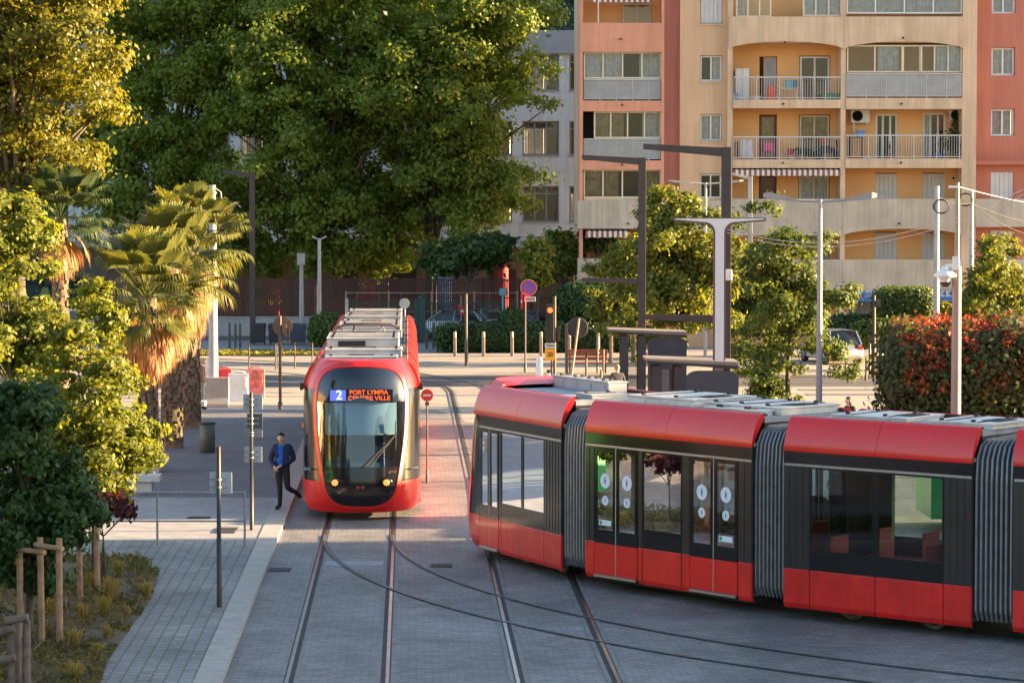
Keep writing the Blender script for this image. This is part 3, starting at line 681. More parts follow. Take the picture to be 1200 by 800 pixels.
m.build('roof_bracket', m_roof, t1)
# ---------------------------------------------------------------- buildings
m_salmon = P('salmon_render', (.67,.30,.19), .85, var=.08, scale=.7, bump=.05, streak=.15)
m_tan = P('tan_render', (.68,.43,.26), .85, var=.07, scale=.6, bump=.05, streak=.15)
m_rose = P('rose_render', (.50,.20,.155), .85, var=.07, scale=.6, bump=.05, streak=.15)
m_redr = P('red_render', (.50,.17,.115), .85, var=.07, scale=.6, bump=.05, streak=.15)
m_yel = P('yellow_render', (.86,.47,.19), .85, var=.06, scale=.7, bump=.05)
m_beige = P('beige_render', (.66,.47,.32), .85, var=.09, scale=.9, bump=.06, streak=.26)
m_pale = P('pale_render', (.50,.42,.34), .85, var=.12, scale=.9, bump=.08, streak=.26)
m_cream = P('cream_frame', (.72,.62,.45), .6, var=.05); m_white = P('white_paint', (.74,.73,.72), .55, var=.04)
m_rail_w = P('railing_white', (.52,.50,.49), .5, var=.05); m_frost = P('frosted_panel', (.46,.45,.45), .5, var=.15, scale=1.5)
m_shut = P('shutter_white', (.62,.58,.56), .6, var=.05); m_dark = P('dark_interior', (.035,.032,.03), .9, var=.2)
m_cur = P('curtain_pale', (.72,.70,.66), .9, var=.2, scale=4); m_cur2 = P('curtain_brown', (.42,.30,.16), .9, var=.35, scale=3)
m_bg = GLASS('window_pane', (.80,.82,.84), .02, 1.45, .01, .03)
m_aw1 = P('awning_brown', (.26,.10,.07), .85, var=.1); m_aw2 = P('awning_white', (.66,.62,.58), .85, var=.06)
YB = 135.0
def bx(px): return AT(px, 243, YB).x
def bz(py): return AT(600, py, YB).z
apt = root('apartment_building', 'tall apartment block with salmon, tan and rose walls and yellow balconies', 'building', (bx(900), YB, 0))
WM = [m_salmon,m_tan,m_rose,m_redr,m_yel,m_beige,m_pale,m_dark]
SAL,TAN,ROS,RED,YEL,BEI,PAL,DRK = range(8)
wall = MB()
def WB(x0, x1, y0, y1, pt, pb, mi): wall.b(bx(x0), bx(x1), y0, y1, bz(pb), bz(pt), mi)
def openwall(x0, x1, pt, pb, y, th, ops, mi):    # a wall pierced by openings (px x0,x1,top,bottom)
    xs = sorted(set([x0,x1]+[o[0] for o in ops]+[o[1] for o in ops])); zs = sorted(set([pt,pb]+[o[2] for o in ops]+[o[3] for o in ops]))
    for a, b in zip(xs, xs[1:]):
        run = None
        for c, d in zip(zs, zs[1:]):
            hole = any(o[0] <= a and b <= o[1] and o[2] <= c and d <= o[3] for o in ops)
            if hole:
                if run is not None: WB(a, b, y, y+th, run, c, mi); run = None
            elif run is None: run = c
        if run is not None: WB(a, b, y, y+th, run, pb, mi)
def fold(m, x0, x1, z0, z1, y, mi=0, amp=.035, wl=.16):
    n = max(4, int((x1-x0)/wl*6)); ph = rnd.uniform(0,6)
    m.grid([[(x0+(x1-x0)*i/n, y+amp*math.sin(i*2*PI/6+ph)+amp*.5*math.sin(i*.37+ph), z) for i in range(n+1)] for z in (z0, z1)], mi, True)
def window(x0, x1, pt, pb, y, n, fm, par=None, cur=None, cspan=(0,1), open_=None, fw=.07, tr=None, Y=None):
    """framed window in photo pixels of the facade plane; panes and curtains are sub-parts"""
    par = par or apt; X0, X1, Z0, Z1 = bx(x0), bx(x1), bz(pb), bz(pt); m = MB()
    m.b(X0, X1, y, y+.06, Z0, Z0+fw); m.b(X0, X1, y, y+.06, Z1-fw, Z1)
    for i in range(n+1):
        c = X0+(X1-X0)*i/n; a = max(X0, c-fw/2); b = min(X1, c+fw/2)
        if i == 0: b = X0+fw
        if i == n: a = X1-fw
        m.b(a, b, y-.004, y+.064, Z0+fw, Z1-fw)
    if tr: m.b(X0+fw, X1-fw, y+.002, y+.058, Z1-tr-fw/2, Z1-tr+fw/2)
    f = m.build('window', fm, par)
    g = MB()
    for i in range(n):
        a = X0+(X1-X0)*i/n; b = X0+(X1-X0)*(i+1)/n; t = rnd.uniform(-.012,.012)
        g.quad((a+.02,y+.03-t,Z0+.03),(b-.02,y+.03+t,Z0+.03),(b-.02,y+.03+t,Z1-.03),(a+.02,y+.03-t,Z1-.03))
    g.build('pane', m_bg, f)
    if cur:
        c = MB(); w_ = X1-X0; fold(c, X0+w_*cspan[0]+.03, X0+w_*cspan[1]-.03, Z0+.03, Z1-.03, y+.2); c.build('curtain', cur, f)
    return f
def railing(x0, x1, pt, pb, y, panel=None, step=.125, mat=None):
    X0, X1, Z0, Z1 = bx(x0), bx(x1), bz(pb), bz(pt); m = MB()
    m.b(X0, X1, y-.03, y+.03, Z1-.06, Z1); m.b(X0, X1, y-.018, y+.018, Z0+.07, Z0+.11)
    n = int((X1-X0)/step)
    for i in range(n+1):
        c = X0+(X1-X0)*i/n; wd = .024 if i % 9 == 0 else .0095
        m.b(max(X0,c-wd), min(X1,c+wd), y-.014, y+.014, (Z0 if i % 9 == 0 else Z0+.11), Z1-.06)
    r = m.build('railing', mat or m_rail_w, apt)
    if panel:
        q = MB(); q.b(X0+.02, X1-.02, y+.035, y+.05, Z0+.1, Z1-.08); q.build('privacy_panel', panel, r)
def shutter(x0, x1, pt, pb, y, mat=None):
    X0, X1, Z0, Z1 = bx(x0), bx(x1), bz(pb), bz(pt); m = MB(); n = 5
    m.b(X0, X1, y+.02, y+.05, Z0, Z1)
    for i in range(n): m.b(X0+(X1-X0)*(i+.04)/n, X0+(X1-X0)*(i+.96)/n, y-.02+.012*(i%2), y+.019, Z0+.02, Z1-.02)
    m.build('shutter', mat or m_shut, apt)
def awning(x0, x1, pt, pb, y, depth=.9, val=.3):
    X0, X1, Z0, Z1 = bx(x0), bx(x1), bz(pb), bz(pt); n = int((X1-X0)/.13); m = MB()
    for i in range(n):
        a = X0+(X1-X0)*i/n; b = X0+(X1-X0)*(i+1)/n; k = i % 2
        m.prism([(a,y,Z1),(b,y,Z1),(b,y-depth,Z0+val),(a,y-depth,Z0+val)], (0,0,.012), k)
        zb = Z0+.05*abs(math.sin(PI*i/4)); m.b(a, b, y-depth-.012, y-depth, zb, Z0+val+.012, k)
    m.build('awning', [m_aw1,m_aw2], apt)
def spout(px, py, y): m = MB(); m.lathe([(.05,0),(.05,-.16),(.03,-.17)], (bx(px), y, bz(py)), 8, axis='y'); m.build('drain_spout', m_dk, apt)
# masses
TOPP = -260
WB(679.5, 1420, YB+5.2, YB+13, TOPP, 420, BEI)                                   # body behind all facades
wall.b(bx(679.3), bx(683), YB+.02, YB+5.19, 0, bz(TOPP), SAL)                    # left flank
WB(774.8, 778, YB+.02, YB+2.0, TOPP, 420, SAL)
F_ = 68.6
for k in range(-3, 2):                                                            # upper storeys of the left wing
    o = k*F_
for (a, b, mi, y) in ((27,61,SAL,0),(118,130.5,SAL,.03),(188,198.5,SAL,.03),(-42,-34,SAL,.03),(-120,-78,SAL,0),(235,268,PAL,-.12),(303,335,PAL,-.12),(374,420,SAL,.02)):
    WB(679.6 if mi == SAL else 677.5, 777.5 if mi == SAL else 782, YB+y, YB+1.9, a, b, mi)
WB(683.2, 774.6, YB+2.0, YB+2.2, -300, 420, YEL)
for (pt, pb, xs, n, cu) in ((61,92,684,4,m_cur),(130.5,162,696,4,m_cur2),(198.5,232,684,4,m_cur2)):
    window(xs, 775, pt, pb, YB+.25, n, m_cream, cur=cu, cspan=(0,.5) if cu is m_cur else (.0,.46))
    c = MB(); X0 = bx(xs); X1 = bx(775); fold(c, X0+(X1-X0)*.72, X1-.05, bz(pb), bz(pt), YB+.75, amp=.05); c.build('curtain', m_cur if pt != 198.5 else m_cur2, apt)
WB(684, 774.5, YB+1.3, YB+1.4, 130.6, 188, DRK); WB(684, 774.5, YB+1.3, YB+1.4, 61.2, 118, DRK); WB(684, 774.5, YB+1.3, YB+1.4, 198.6, 235, DRK)
railing(684, 775, 92.4, 118, YB+.2, m_frost, .09); railing(684, 775, 162.4, 188, YB+.2, m_frost, .09)
WB(684, 774.5, YB+.15, YB+1.2, 232, 235, BEI)
window(731, 764, 1, 27, YB+1.9, 2, m_cream, cur=m_cur); awning(692, 764, -6, 3, YB+1.2, .8, .2); m = MB(); m.tube([(bx(701),YB+.4,bz(27)),(bx(701),YB+.4,bz(-30))], .03); m.build('canopy_post', m_white, apt)
awning(686, 738, 268, 279, YB+.7, .85, .32)
window(748, 764, 276, 303, YB+1.9, 1, m_cream)
for x, y in ((727,46),(729,123),(729,193),(736,262)): spout(x, y, YB+(-.12 if y > 250 else 0))
WB(778, 797, YB+.75, YB+1.1, TOPP, 420, ROS)
WB(782.2, 852, YB-.1, YB+1.0, 235, 275, PAL)
openwall(797, 852, TOPP, 420, YB+.4, .4, [(820.5,846.5,-5,27.5),(820.5,846.5,64.5,95),(820.5,846.5,133.5,165),(820.5,846.5,203.5,232)], TAN)
WB(820, 847, YB+1.5, YB+1.6, -30, 300, DRK)
shutter(821, 846, -5, 27, YB+.5); window(821, 846, 65, 94.5, YB+.55, 2, m_white, cur=m_cur, cspan=(.5,1)); window(821, 846, 134, 164.5, YB+.55, 2, m_white, cur=m_cur); window(821, 846, 204, 232, YB+.55, 2, m_white, cur=None)
for pb in (27.5,95,165): WB(819, 848, YB+.34, YB+.5, pb, pb+2, BEI)
# balcony bays
BY = YB+1.75
doors = [  # openings in the yellow back wall
    (893,914,64,117),(940,977,63,117),(893,914,133,187),(940,977,133,187),(893,914,205,262),(940,977,205,262),(940,977,275,330),
    (1031,1057,132,187),(1087,1114,131,187),(1031,1057,202,262),(1087,1114,202,262),(1031,1057,272,330),(1087,1114,272,330)]
openwall(852, 1143, TOPP, 420, BY, .3, doors, YEL)
WB(885, 1120, BY+1.2, BY+1.3, 30, 420, DRK)
WB(852, 858, YB-.05, BY-.002, TOPP, 420, BEI); WB(984.5, 990, YB-.05, BY-.002, TOPP, 420, BEI); WB(1126.5, 1143, YB-.08, BY+.9, TOPP, 420, BEI)
def slab(x0, x1, a, b): WB(x0, x1, YB-.12, BY-.003, a, b, BEI)
slab(858.2, 984.3, 117, 127); slab(858.2, 984.3, 187, 197); slab(990.2, 1126.3, 115, 128); slab(990.2, 1126.3, 186, 197)
for x0, x1 in ((858.2,984.3),(990.2,1126.3)): slab(x0, x1, 256, 259); slab(x0, x1, 324, 327); slab(x0, x1, 49, 50)
def parapet(x0, x1, a, b, arch, mi):               # front panel whose lower edge is a shallow arch
    n = 24; X0, X1 = bx(x0), bx(x1); pts = [(X1, YB-.2, bz(a)), (X0, YB-.2, bz(a))]
    for i in range(n+1):
        u = i/n; k = min(1, math.sin(PI*u)**.55) if arch else 0
        pts.append((X0+(X1-X0)*u, YB-.2, bz(b-arch*k)))
    wall.prism(pts, (0,.18,0), mi)
parapet(853, 987, 20, 58, 9, BEI); parapet(987.2, 1128, 20, 58, 9, BEI); parapet(853, 987, 233, 276, 0, PAL); parapet(987.2, 1128, 233, 276, 8, PAL)
parapet(853, 987, 304, 340, 0, PAL); parapet(987.2, 1128, 304, 340, 0, PAL); parapet(853, 987, -120, -80, 9, BEI); parapet(987.2, 1128, -120, -80, 9, BEI)
openwall(1143, 1420, TOPP, 420, YB+.55, .4, [(1162.5,1190.5,-24,15),(1162.5,1190.5,55,88),(1162.5,1190.5,127,159.5),(1162.5,1190.5,201,232),(1162.5,1190.5,270,303)], RED)
WB(1162, 1191, YB+1.7, YB+1.8, -40, 320, DRK)
WB(1135, 1420, YB+.1, YB+.9, 188.5, 193, RED); WB(1143.2, 1420, YB-.1, YB+.9, 233, 266, PAL); WB(1143.2, 1420, YB-.1, YB+.9, 304, 336, PAL)
for (a, b) in ((-24,15),(55.3,87.7),(127.3,159)): window(1163, 1190, a, b, YB+.75, 2, m_white, cur=m_cur, fw=.09)
shutter(1163, 1190, 201, 232, YB+.65); shutter(1163, 1190, 270, 303, YB+.65)
wall.build('wall', WM, apt)
# top row, bay by bay
window(862, 903, -8, 20, YB+.1, 3, m_cream, cur=m_cur, cspan=(0,.3)); window(940, 985, -8, 19, YB+.1, 3, m_cream, cur=m_cur); window(991, 1126, -8, 16, YB+.1, 4, m_white, cur=m_cur); WB2 = None
window(991.5, 1057, 53, 85, YB+.05, 2, m_cream, cur=m_cur, cspan=(.55,.95)); window(1057, 1078, 53, 85, YB+.12, 1, m_cream); window(1078, 1126, 53, 85, YB+.05, 3, m_cream, cur=m_cur, cspan=(.35,1))
railing(990.5, 1126.3, 86, 115, YB-.08, m_frost, .11)
railing(859, 984.4, 90, 117, YB-.08); railing(859, 984.4, 160, 187, YB-.08); railing(990.5, 1126.3, 158, 186, YB-.08)
awning(858.5, 984.2, 196, 207, YB+.6, .8, .30)
shutter(898, 913, 65, 117, BY+.03, P('louvre', (.36,.35,.34), .6, var=.1)); window(941, 976, 64, 117, BY+.05, 2, m_white, cur=None, fw=.09)
window(894, 913, 134, 187, BY+.05, 1, P('door_frame_brown', (.12,.03,.03), .6), cur=m_cur2); window(941, 976, 134, 187, BY+.05, 2, m_cream, cur=m_cur2, fw=.08)
window(894, 913, 206, 262, BY+.05, 1, P('door_frame_wine', (.14,.02,.03), .6), cur=P('curtain_wine', (.13,.025,.03), .9, var=.2)); window(941, 976, 206, 262, BY+.05, 2, m_cream, cur=m_cur, fw=.08)
window(941, 976, 276, 330, BY+.05, 2, m_cream, cur=m_cur, fw=.08)
window(1031, 1057, 132, 187, BY+.05, 3, m_white, fw=.1); window(1087, 1114, 131, 187, BY+.05, 3, m_white, fw=.1, cur=m_cur, cspan=(0,.4))
for (a, b) in ((203,262),(273,330)):
    shutter(1031, 1057, a, b, BY+.02); shutter(1087, 1114, a, b, BY+.02)
for x, y in ((917,122),(917,191),(1055,122),(1055,191),(1056,45),(1053,262),(918,50)): spout(x, y, YB-.21 if y in (45,262,50) else YB-.12)
for x, y in ((1000.5,127),(1117,126)):      # outdoor cooling units bolted to the wall
    X, Z = bx(x), bz(y); m = MB(); m.b(X, X+.95, BY-.42, BY-.08, Z-.68, Z); m.b(X+.1, X+.16, BY-.4, BY-.001, Z-.76, Z-.682); m.b(X+.75, X+.81, BY-.4, BY-.001, Z-.76, Z-.682)
    a = m.build('cooling_unit', m_white, apt, bevel=.02)
    m = MB(); m.lathe([(.27,0),(.27,-.015),(.23,-.02),(.22,-.005),(0,-.005)], (X+.33, BY-.42, Z-.34), 22, axis='y')
    for q in range(4): m.lathe([(.05+.05*q,-.012),(.06+.05*q,-.022),(.065+.05*q,-.012)], (X+.33, BY-.42, Z-.34), 18, axis='y')
    m.build('fan_grille', m_dk, a)
m = MB(); m.tube([(bx(1004.5),BY-.2,bz(141)),(bx(1004.5),BY-.2,bz(186))], .045); m.build('cooling_pipe', m_white, apt)
# shop front under the right bay
WB_ = MB(); WB_.b(bx(988), bx(1128), YB-.34, YB-.26, bz(353), bz(340.3)); sg = WB_.build('shop_sign', [P('sign_blue_white', (.42,.50,.60), .5, var=.05)], apt)
m = MB(); m.b(bx(988), bx(1128), YB-.36, YB-.345, bz(352.8), bz(347.2)); m.build('sign_band', P('sign_blue', (.03,.13,.34), .5, var=.1), sg)
text('Boucherie', 'sign_lettering', m_ink, sg, (bx(1026), YB-.345, bz(343.8)), (1,0,0), (0,0,1), .36, w=1.35, bold=.012)
text('93 17 64 44', 'sign_lettering', m_ink, sg, (bx(1098), YB-.345, bz(343.8)), (1,0,0), (0,0,1), .36, w=1.9, bold=.012)
m = MB()
for i in range(9):
    x = bx(989+i*2.4); m.prism([(x,YB-.362,bz(347.5)),(x+.13,YB-.362,bz(349)),(x+.2,YB-.362,bz(345+(i*7)%4)),(x+.05,YB-.362,bz(343.5))], (0,.012,0))
m.build('sign_lettering', m_ink, sg)
m = MB(); m.b(bx(996), bx(1126), BY-.3, BY-.25, bz(418), bz(354)); m.build('shop_window', P('shop_glass', (.16,.19,.22), .15, var=.2, scale=1), apt)
for x in (996, 1003.5, 1034, 1066, 1098): m = MB(); m.b(bx(x), bx(x)+.16, BY-.36, BY-.302, bz(418), bz(354)); m.build('shop_post', m_beige, apt)
# loose things on the balconies
def bal(name, label, cat, x, pyfloor, y, fn, mats, bevel=.01):
    m = MB(); o = (bx(x), y, bz(pyfloor)); fn(m, *o); return T(m.build(name, mats, at=o, bevel=bevel), label, cat)
f1, f2, f3 = 117, 187, 186; yb = YB+.6
def cab(w_, d, h): return lambda m, x, y, z: (m.b(x-w_/2, x+w_/2, y-d/2, y+d/2, z, z+h), m.b(x-w_/2+.03, x-.012, y-d/2-.02, y-d/2, z+.04, z+h-.04), m.b(x+.012, x+w_/2-.03, y-d/2-.02, y-d/2, z+.04, z+h-.04))
cabinet = bal('cabinet', 'tall white cabinet at the left end of the upper railed balcony', 'cabinet', 871, f1, YB+1.2, cab(.7,.5,1.6), m_white)
bal('water_bottle', 'blue water bottle pack on the balcony floor beside the tall white cabinet', 'bottle', 862.5, f1, yb, lambda m,x,y,z: [m.lathe([(.09,0),(.09,.25),(.04,.33),(.04,.37)], (x+dx,y,z), 12) for dx in (-.1,.1)], P('bottle_blue', (.22,.40,.62), .2, var=.1), 0)
bal('washing_basin', 'small pale basin on the floor of the upper railed balcony', 'basin', 887, f1, yb, lambda m,x,y,z: m.lathe([(.15,0),(.22,.2),(.24,.2),(.23,.18),(.14,.02),(0,.02)], (x,y,z), 18), m_white, 0)
bal('beach_bag', 'bright orange upright bag standing on the upper railed balcony', 'bag', 904, f1, yb, lambda m,x,y,z: (m.lathe([(.20,0),(.23,.12),(.20,.55),(.10,.70),(.05,.76)], (x,y,z), 16), m.tube([(x-.1,y,z+.6),(x-.06,y-.02,z+.86),(x+.06,y-.02,z+.86),(x+.1,y,z+.6)], .018)), P('orange_cloth', (.85,.10,.02), .7, var=.1), 0)
def tab(w_, d, h): return lambda m, x, y, z: (m.b(x-w_/2, x+w_/2, y-d/2, y+d/2, z+h-.04, z+h), [m.b(x+sx*(w_/2-.05)-.02, x+sx*(w_/2-.05)+.02, y+sy*(d/2-.05)-.02, y+sy*(d/2-.05)+.02, z, z+h-.042) for sx in (-1,1) for sy in (-1,1)])
bal('folding_table', 'light folding table on the upper railed balcony beside the orange bag', 'table', 924, f1, yb, tab(1.0,.5,.6), m_white)
bal('storage_box', 'turquoise box standing on the light folding table', 'box', 925, f1-14.4, yb, lambda m,x,y,z: (m.b(x-.16,x+.16,y-.14,y+.14,z,z+.36), m.b(x-.18,x+.18,y-.16,y+.16,z+.362,z+.40)), P('turquoise', (.10,.42,.45), .5, var=.08))
bal('storage_box', 'dark teal box on the right end of the light folding table', 'box', 932.5, f1-14.4, yb, lambda m,x,y,z: (m.b(x-.12,x+.12,y-.14,y+.14,z,z+.34), m.b(x-.13,x+.13,y-.15,y+.15,z+.342,z+.38)), P('dark_teal', (.06,.18,.2), .5, var=.08))
bal('planter_box', 'long green planter at the right end of the upper railed balcony', 'planter', 974, f1, yb, lambda m,x,y,z: (m.hexa([(x-.38,y-.12,z),(x+.38,y-.12,z),(x+.38,y+.12,z),(x-.38,y+.12,z),(x-.43,y-.16,z+.3),(x+.43,y-.16,z+.3),(x+.43,y+.16,z+.3),(x-.43,y+.16,z+.3)]), m.b(x-.45,x+.45,y-.18,y+.18,z+.302,z+.34)), P('planter_green', (.04,.22,.11), .5, var=.1))
def rack(m, x, y, z):
    for dx in (-.42,.42): m.tube([(x+dx,y-.2,z),(x+dx*.9,y,z+1.0),(x+dx,y+.2,z)], .015)
    for k in range(5): m.tube([(x-.42,y-.16+.08*k,z+.98),(x+.42,y-.16+.08*k,z+.98)], .008)
rk = bal('drying_rack', 'wire drying rack at the left end of the lower railed balcony', 'rack', 873, f2, yb, rack, m_white, 0)
def sheetcl(x0, x1, pt, pb, y, name, label, mat): m = MB(); fold(m, bx(x0), bx(x1), bz(pb), bz(pt), y, amp=.03, wl=.3); T(m.build(name, mat, at=(bx(x0),y,bz(pb))), label, 'laundry')
sheetcl(868, 882.5, 164, 185, yb-.15, 'laundry_sheet', 'white sheet hung on the wire drying rack', P('linen', (.66,.67,.70), .9, var=.08))
sheetcl(862, 866.5, 166, 184, yb+.1, 'laundry_cloth', 'dark striped cloth hung on the left end of the wire drying rack', P('dark_cloth', (.12,.12,.14), .9, var=.5, scale=9))
def chair(m, x, y, z):
    m.b(x-.22,x+.22,y-.22,y+.22,z+.42,z+.45); m.b(x-.22,x+.22,y-.26,y-.22,z+.452,z+.85)
    for sx in (-1,1):
        for sy in (-1,1): m.tube([(x+sx*.23,y+sy*.26,z),(x+sx*.2,y+sy*.2,z+.42)], .018, 6)
bal('garden_chair', 'bright pink plastic chair on the lower railed balcony', 'chair', 901, f2, yb, chair, P('pink_plastic', (.75,.04,.25), .5, var=.05))
def pot(r, h): return lambda m, x, y, z: (m.lathe([(r*.75,0),(r,h),(r*1.08,h),(r*1.08,h*.86),(r,h*.86)], (x,y,z), 16), m.lathe([(r*.97,h*.93),(0,h*.95)], (x,y,z), 14))
bal('flower_pot', 'white pot with a red pot stacked behind on the lower railed balcony', 'pot', 929, f2, yb, pot(.17,.2), m_white, 0)
bal('red_crate', 'red plastic crate leaning behind the white flower pot', 'crate', 928, f2, yb+.4, lambda m,x,y,z: (m.b(x-.14,x+.14,y-.12,y+.12,z,z+.52), m.b(x-.16,x+.16,y-.14,y+.14,z+.522,z+.56)), P('crate_red', (.6,.05,.04), .5, var=.1))
def scooter(m, x, y, z):
    for dx in (-.5,.5): m.lathe([(.14,-.05),(.24,-.05),(.24,.05),(.14,.05)], (x+dx,y,z+.24), 18, axis='y')
    m.tube([(x-.5,y,z+.3),(x-.2,y,z+.5),(x+.25,y,z+.45),(x+.5,y,z+.28)], [.05,.14,.14,.05], 8); m.tube([(x+.5,y,z+.26),(x+.42,y,z+.95)], .04); m.tube([(x+.42,y-.25,z+.95),(x+.42,y+.25,z+.95)], .025)
    m.b(x-.4,x+.1,y-.13,y+.13,z+.6,z+.7)
bal('child_scooter', 'dark toy motorbike at the right end of the lower railed balcony', 'toy', 972, f2, yb+.1, scooter, m_dk, 0)
bal('toy_helmet', 'red helmet on the dark toy motorbike', 'helmet', 966.5, f2-19.4, yb+.1, lambda m,x,y,z: m.lathe([(.13,0),(.17,.06),(.16,.17),(.09,.26),(0,.28)], (x,y,z), 16), P('crate_red', (.6,.05,.04)), 0)
bal('side_table', 'dark side table under the left cooling unit of the right balcony', 'table', 1005.5, f3, yb+.5, tab(.7,.45,1.1), m_dk)
bal('cool_box', 'blue box on the dark side table under the cooling unit', 'box', 1011.5, f3-25.9, yb+.5, lambda m,x,y,z: (m.b(x-.2,x+.2,y-.15,y+.15,z,z+.28), m.b(x-.22,x+.22,y-.17,y+.17,z+.282,z+.33)), P('box_blue', (.12,.30,.68), .5, var=.08))
bal('red_tray', 'low red tray on the floor of the right balcony', 'tray', 1006, f3, yb, lambda m,x,y,z: (m.b(x-.25,x+.25,y-.18,y+.18,z,z+.03), m.b(x-.27,x+.27,y-.2,y-.18,z,z+.12), m.b(x-.27,x+.27,y+.18,y+.2,z,z+.12)), P('crate_red', (.6,.05,.04)))
bal('plastic_tray', 'low pale blue tray beside the red tray on the right balcony', 'tray', 1018, f3, yb, lambda m,x,y,z: (m.b(x-.24,x+.24,y-.16,y+.16,z,z+.03), m.b(x-.26,x+.26,y-.18,y-.16,z,z+.11), m.b(x-.26,x+.26,y+.16,y+.18,z,z+.11)), P('pale_blue', (.4,.5,.62), .5))
bal('watering_can', 'blue watering can on the floor at the right end of the right balcony', 'watering can', 1102.5, f3, yb, lambda m,x,y,z: (m.lathe([(.13,0),(.14,.22),(.1,.26)], (x,y,z), 14), m.tube([(x+.12,y,z+.06),(x+.3,y,z+.27)], [.03,.02]), m.tube([(x-.1,y,z+.08),(x-.24,y,z+.2),(x-.08,y,z+.32),(x+.05,y,z+.26)], .016)), P('can_blue', (.04,.13,.5), .4), 0)
m_pl = LEAF('balcony_leaf', [(.05,.09,.03),(.09,.12,.04),(.03,.06,.02)])
def potplant(x, pyf, y, label, r, h, n, ls):
    o = (bx(x), y, bz(pyf)); t = root('potted_plant', label, 'plant', o); m = MB(); pot(.14,.24)(m, *o); m.build('pot', P('terracotta', (.35,.13,.07), .8), t)
    q = NR.normal(size=(n,3))*np.array([r*.5,r*.4,h*.3])+np.array([o[0],o[1],o[2]+.24+h*.5]); leaf_mesh('foliage', q, NR.normal(size=(n,3)), ls, m_pl, t)
potplant(1117, f3, yb, 'leafy pot plant in front of the right door of the right balcony', .5, 1.0, 260, .13)
potplant(1124, f3, yb+.5, 'tall trailing pot plant under the right cooling unit', .35, 2.1, 240, .12)
potplant(1042.5, f3, yb, 'thin cactus-like pot plant in front of the middle door of the right balcony', .2, .6, 60, .10)
potplant(943, f2, yb, 'low dark pot plants beside the white flower pot', .5, .35, 120, .12)
for x, h, l in ((690,1.4,'dark climbing pot plant at the left end of the low loggia'),(706,1.1,'low leafy pot plant in the low loggia under the striped awning'),(722,1.5,'tall dark pot plant in the middle of the low loggia')): potplant(x, 303, YB+.9, l, .5, h, 220, .16)
# ------- school block
ms = P('school_render', (.54,.60,.67), .85, var=.12, scale=.6, bump=.05, streak=.22); msd = P('school_concrete', (.30,.34,.39), .85, var=.15, scale=.8); msf = P('school_frame', (.22,.25,.28), .5, var=.1)
YS = 170.0
sx = lambda px: AT(px, 243, YS).x
sz = lambda py: AT(600, py, YS).z
sch = root('school_building', 'grey white flat-roofed school block with a dark ground floor behind the big trees', 'building', (sx(640), YS, 0))
w_ = MB()
def SB(x0, x1, y0, y1, pt, pb, mi=0): w_.b(sx(x0), sx(x1), y0, y1, sz(pb), sz(pt), mi)
SB(80, 715, YS-.25, YS+14, 36, 63, 1); SB(80, 715, YS-.5, YS+14, 283, 290, 1)
rowsW = [(64,106),(142,182),(218,260)]
bays = [(x, x+43) for x in range(105, 640, 55)]; bays = [(612-55*k, 655-55*k) for k in range(0, 9)]+[(667,710)]
for pt, pb in ((63.1,64),(106,142),(182,218),(260,282.9)): SB(80, 715, YS, YS+.4, pt, pb)
for pt, pb in rowsW:
    xs = sorted(bays); cur = 80
    for a, b in xs: SB(cur, a, YS, YS+.4, pt, pb); cur = b
    SB(cur, 715, YS, YS+.4, pt, pb)
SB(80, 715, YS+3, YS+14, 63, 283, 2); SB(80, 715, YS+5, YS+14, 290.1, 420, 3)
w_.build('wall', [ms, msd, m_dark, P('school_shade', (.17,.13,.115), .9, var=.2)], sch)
for pt, pb in rowsW:
    for a, b in bays:
        X0, X1, Z0, Z1 = sx(a), sx(b), sz(pb), sz(pt); m = MB(); y = YS+.22; k = 3
        m.b(X0, X1, y, y+.07, Z0, Z0+.1); m.b(X0, X1, y, y+.07, Z1-.1, Z1); m.b(X0+.09, X1-.09, y, y+.07, Z1-.52, Z1-.44)
        for i in range(k+1): c = X0+.045+(X1-X0-.09)*i/k; m.b(c-.045, c+.045, y-.003, y+.073, Z0+.1, Z1-.1)
        f = m.build('window', msf, sch); gq = MB(); gq.quad((X0,y+.03,Z0),(X1,y+.03,Z0),(X1,y+.03,Z1),(X0,y+.03,Z1)); gq.build('pane', m_bg, f)
        if (a+pt) % 3 < 2: c = MB(); fold(c, X0+.1, X1-(.1 if (a % 2) else .8), Z0, Z1-.5, y+.3); c.build('curtain', m_cur, f)
        m = MB(); m.b(X0-.05, X1+.05, YS-.06, YS+.2, Z0-.08, Z0); m.build('sill', msd, f)
m_cr = P('red_column', (.28,.015,.025), .7, var=.1); m_cb = P('blue_column', (.07,.22,.52), .6, var=.08)
for px, mt, r in ((588,m_cr,.42),(318,m_cr,.38),(262,m_cr,.38),(516,m_cb,.75),(430,m_cr,.35)):
    m = MB(); m.lathe([(r,0),(r,sz(290.2))], (sx(px), YS+1.2, 0), 20); m.build('column', mt, sch)
for px in (575,455,385): m = MB(); m.b(sx(px)-.1, sx(px)+1.6, YS+4.9, YS+4.97, 1.2, 3.0); m.build('ground_floor_window', m_dark, sch)
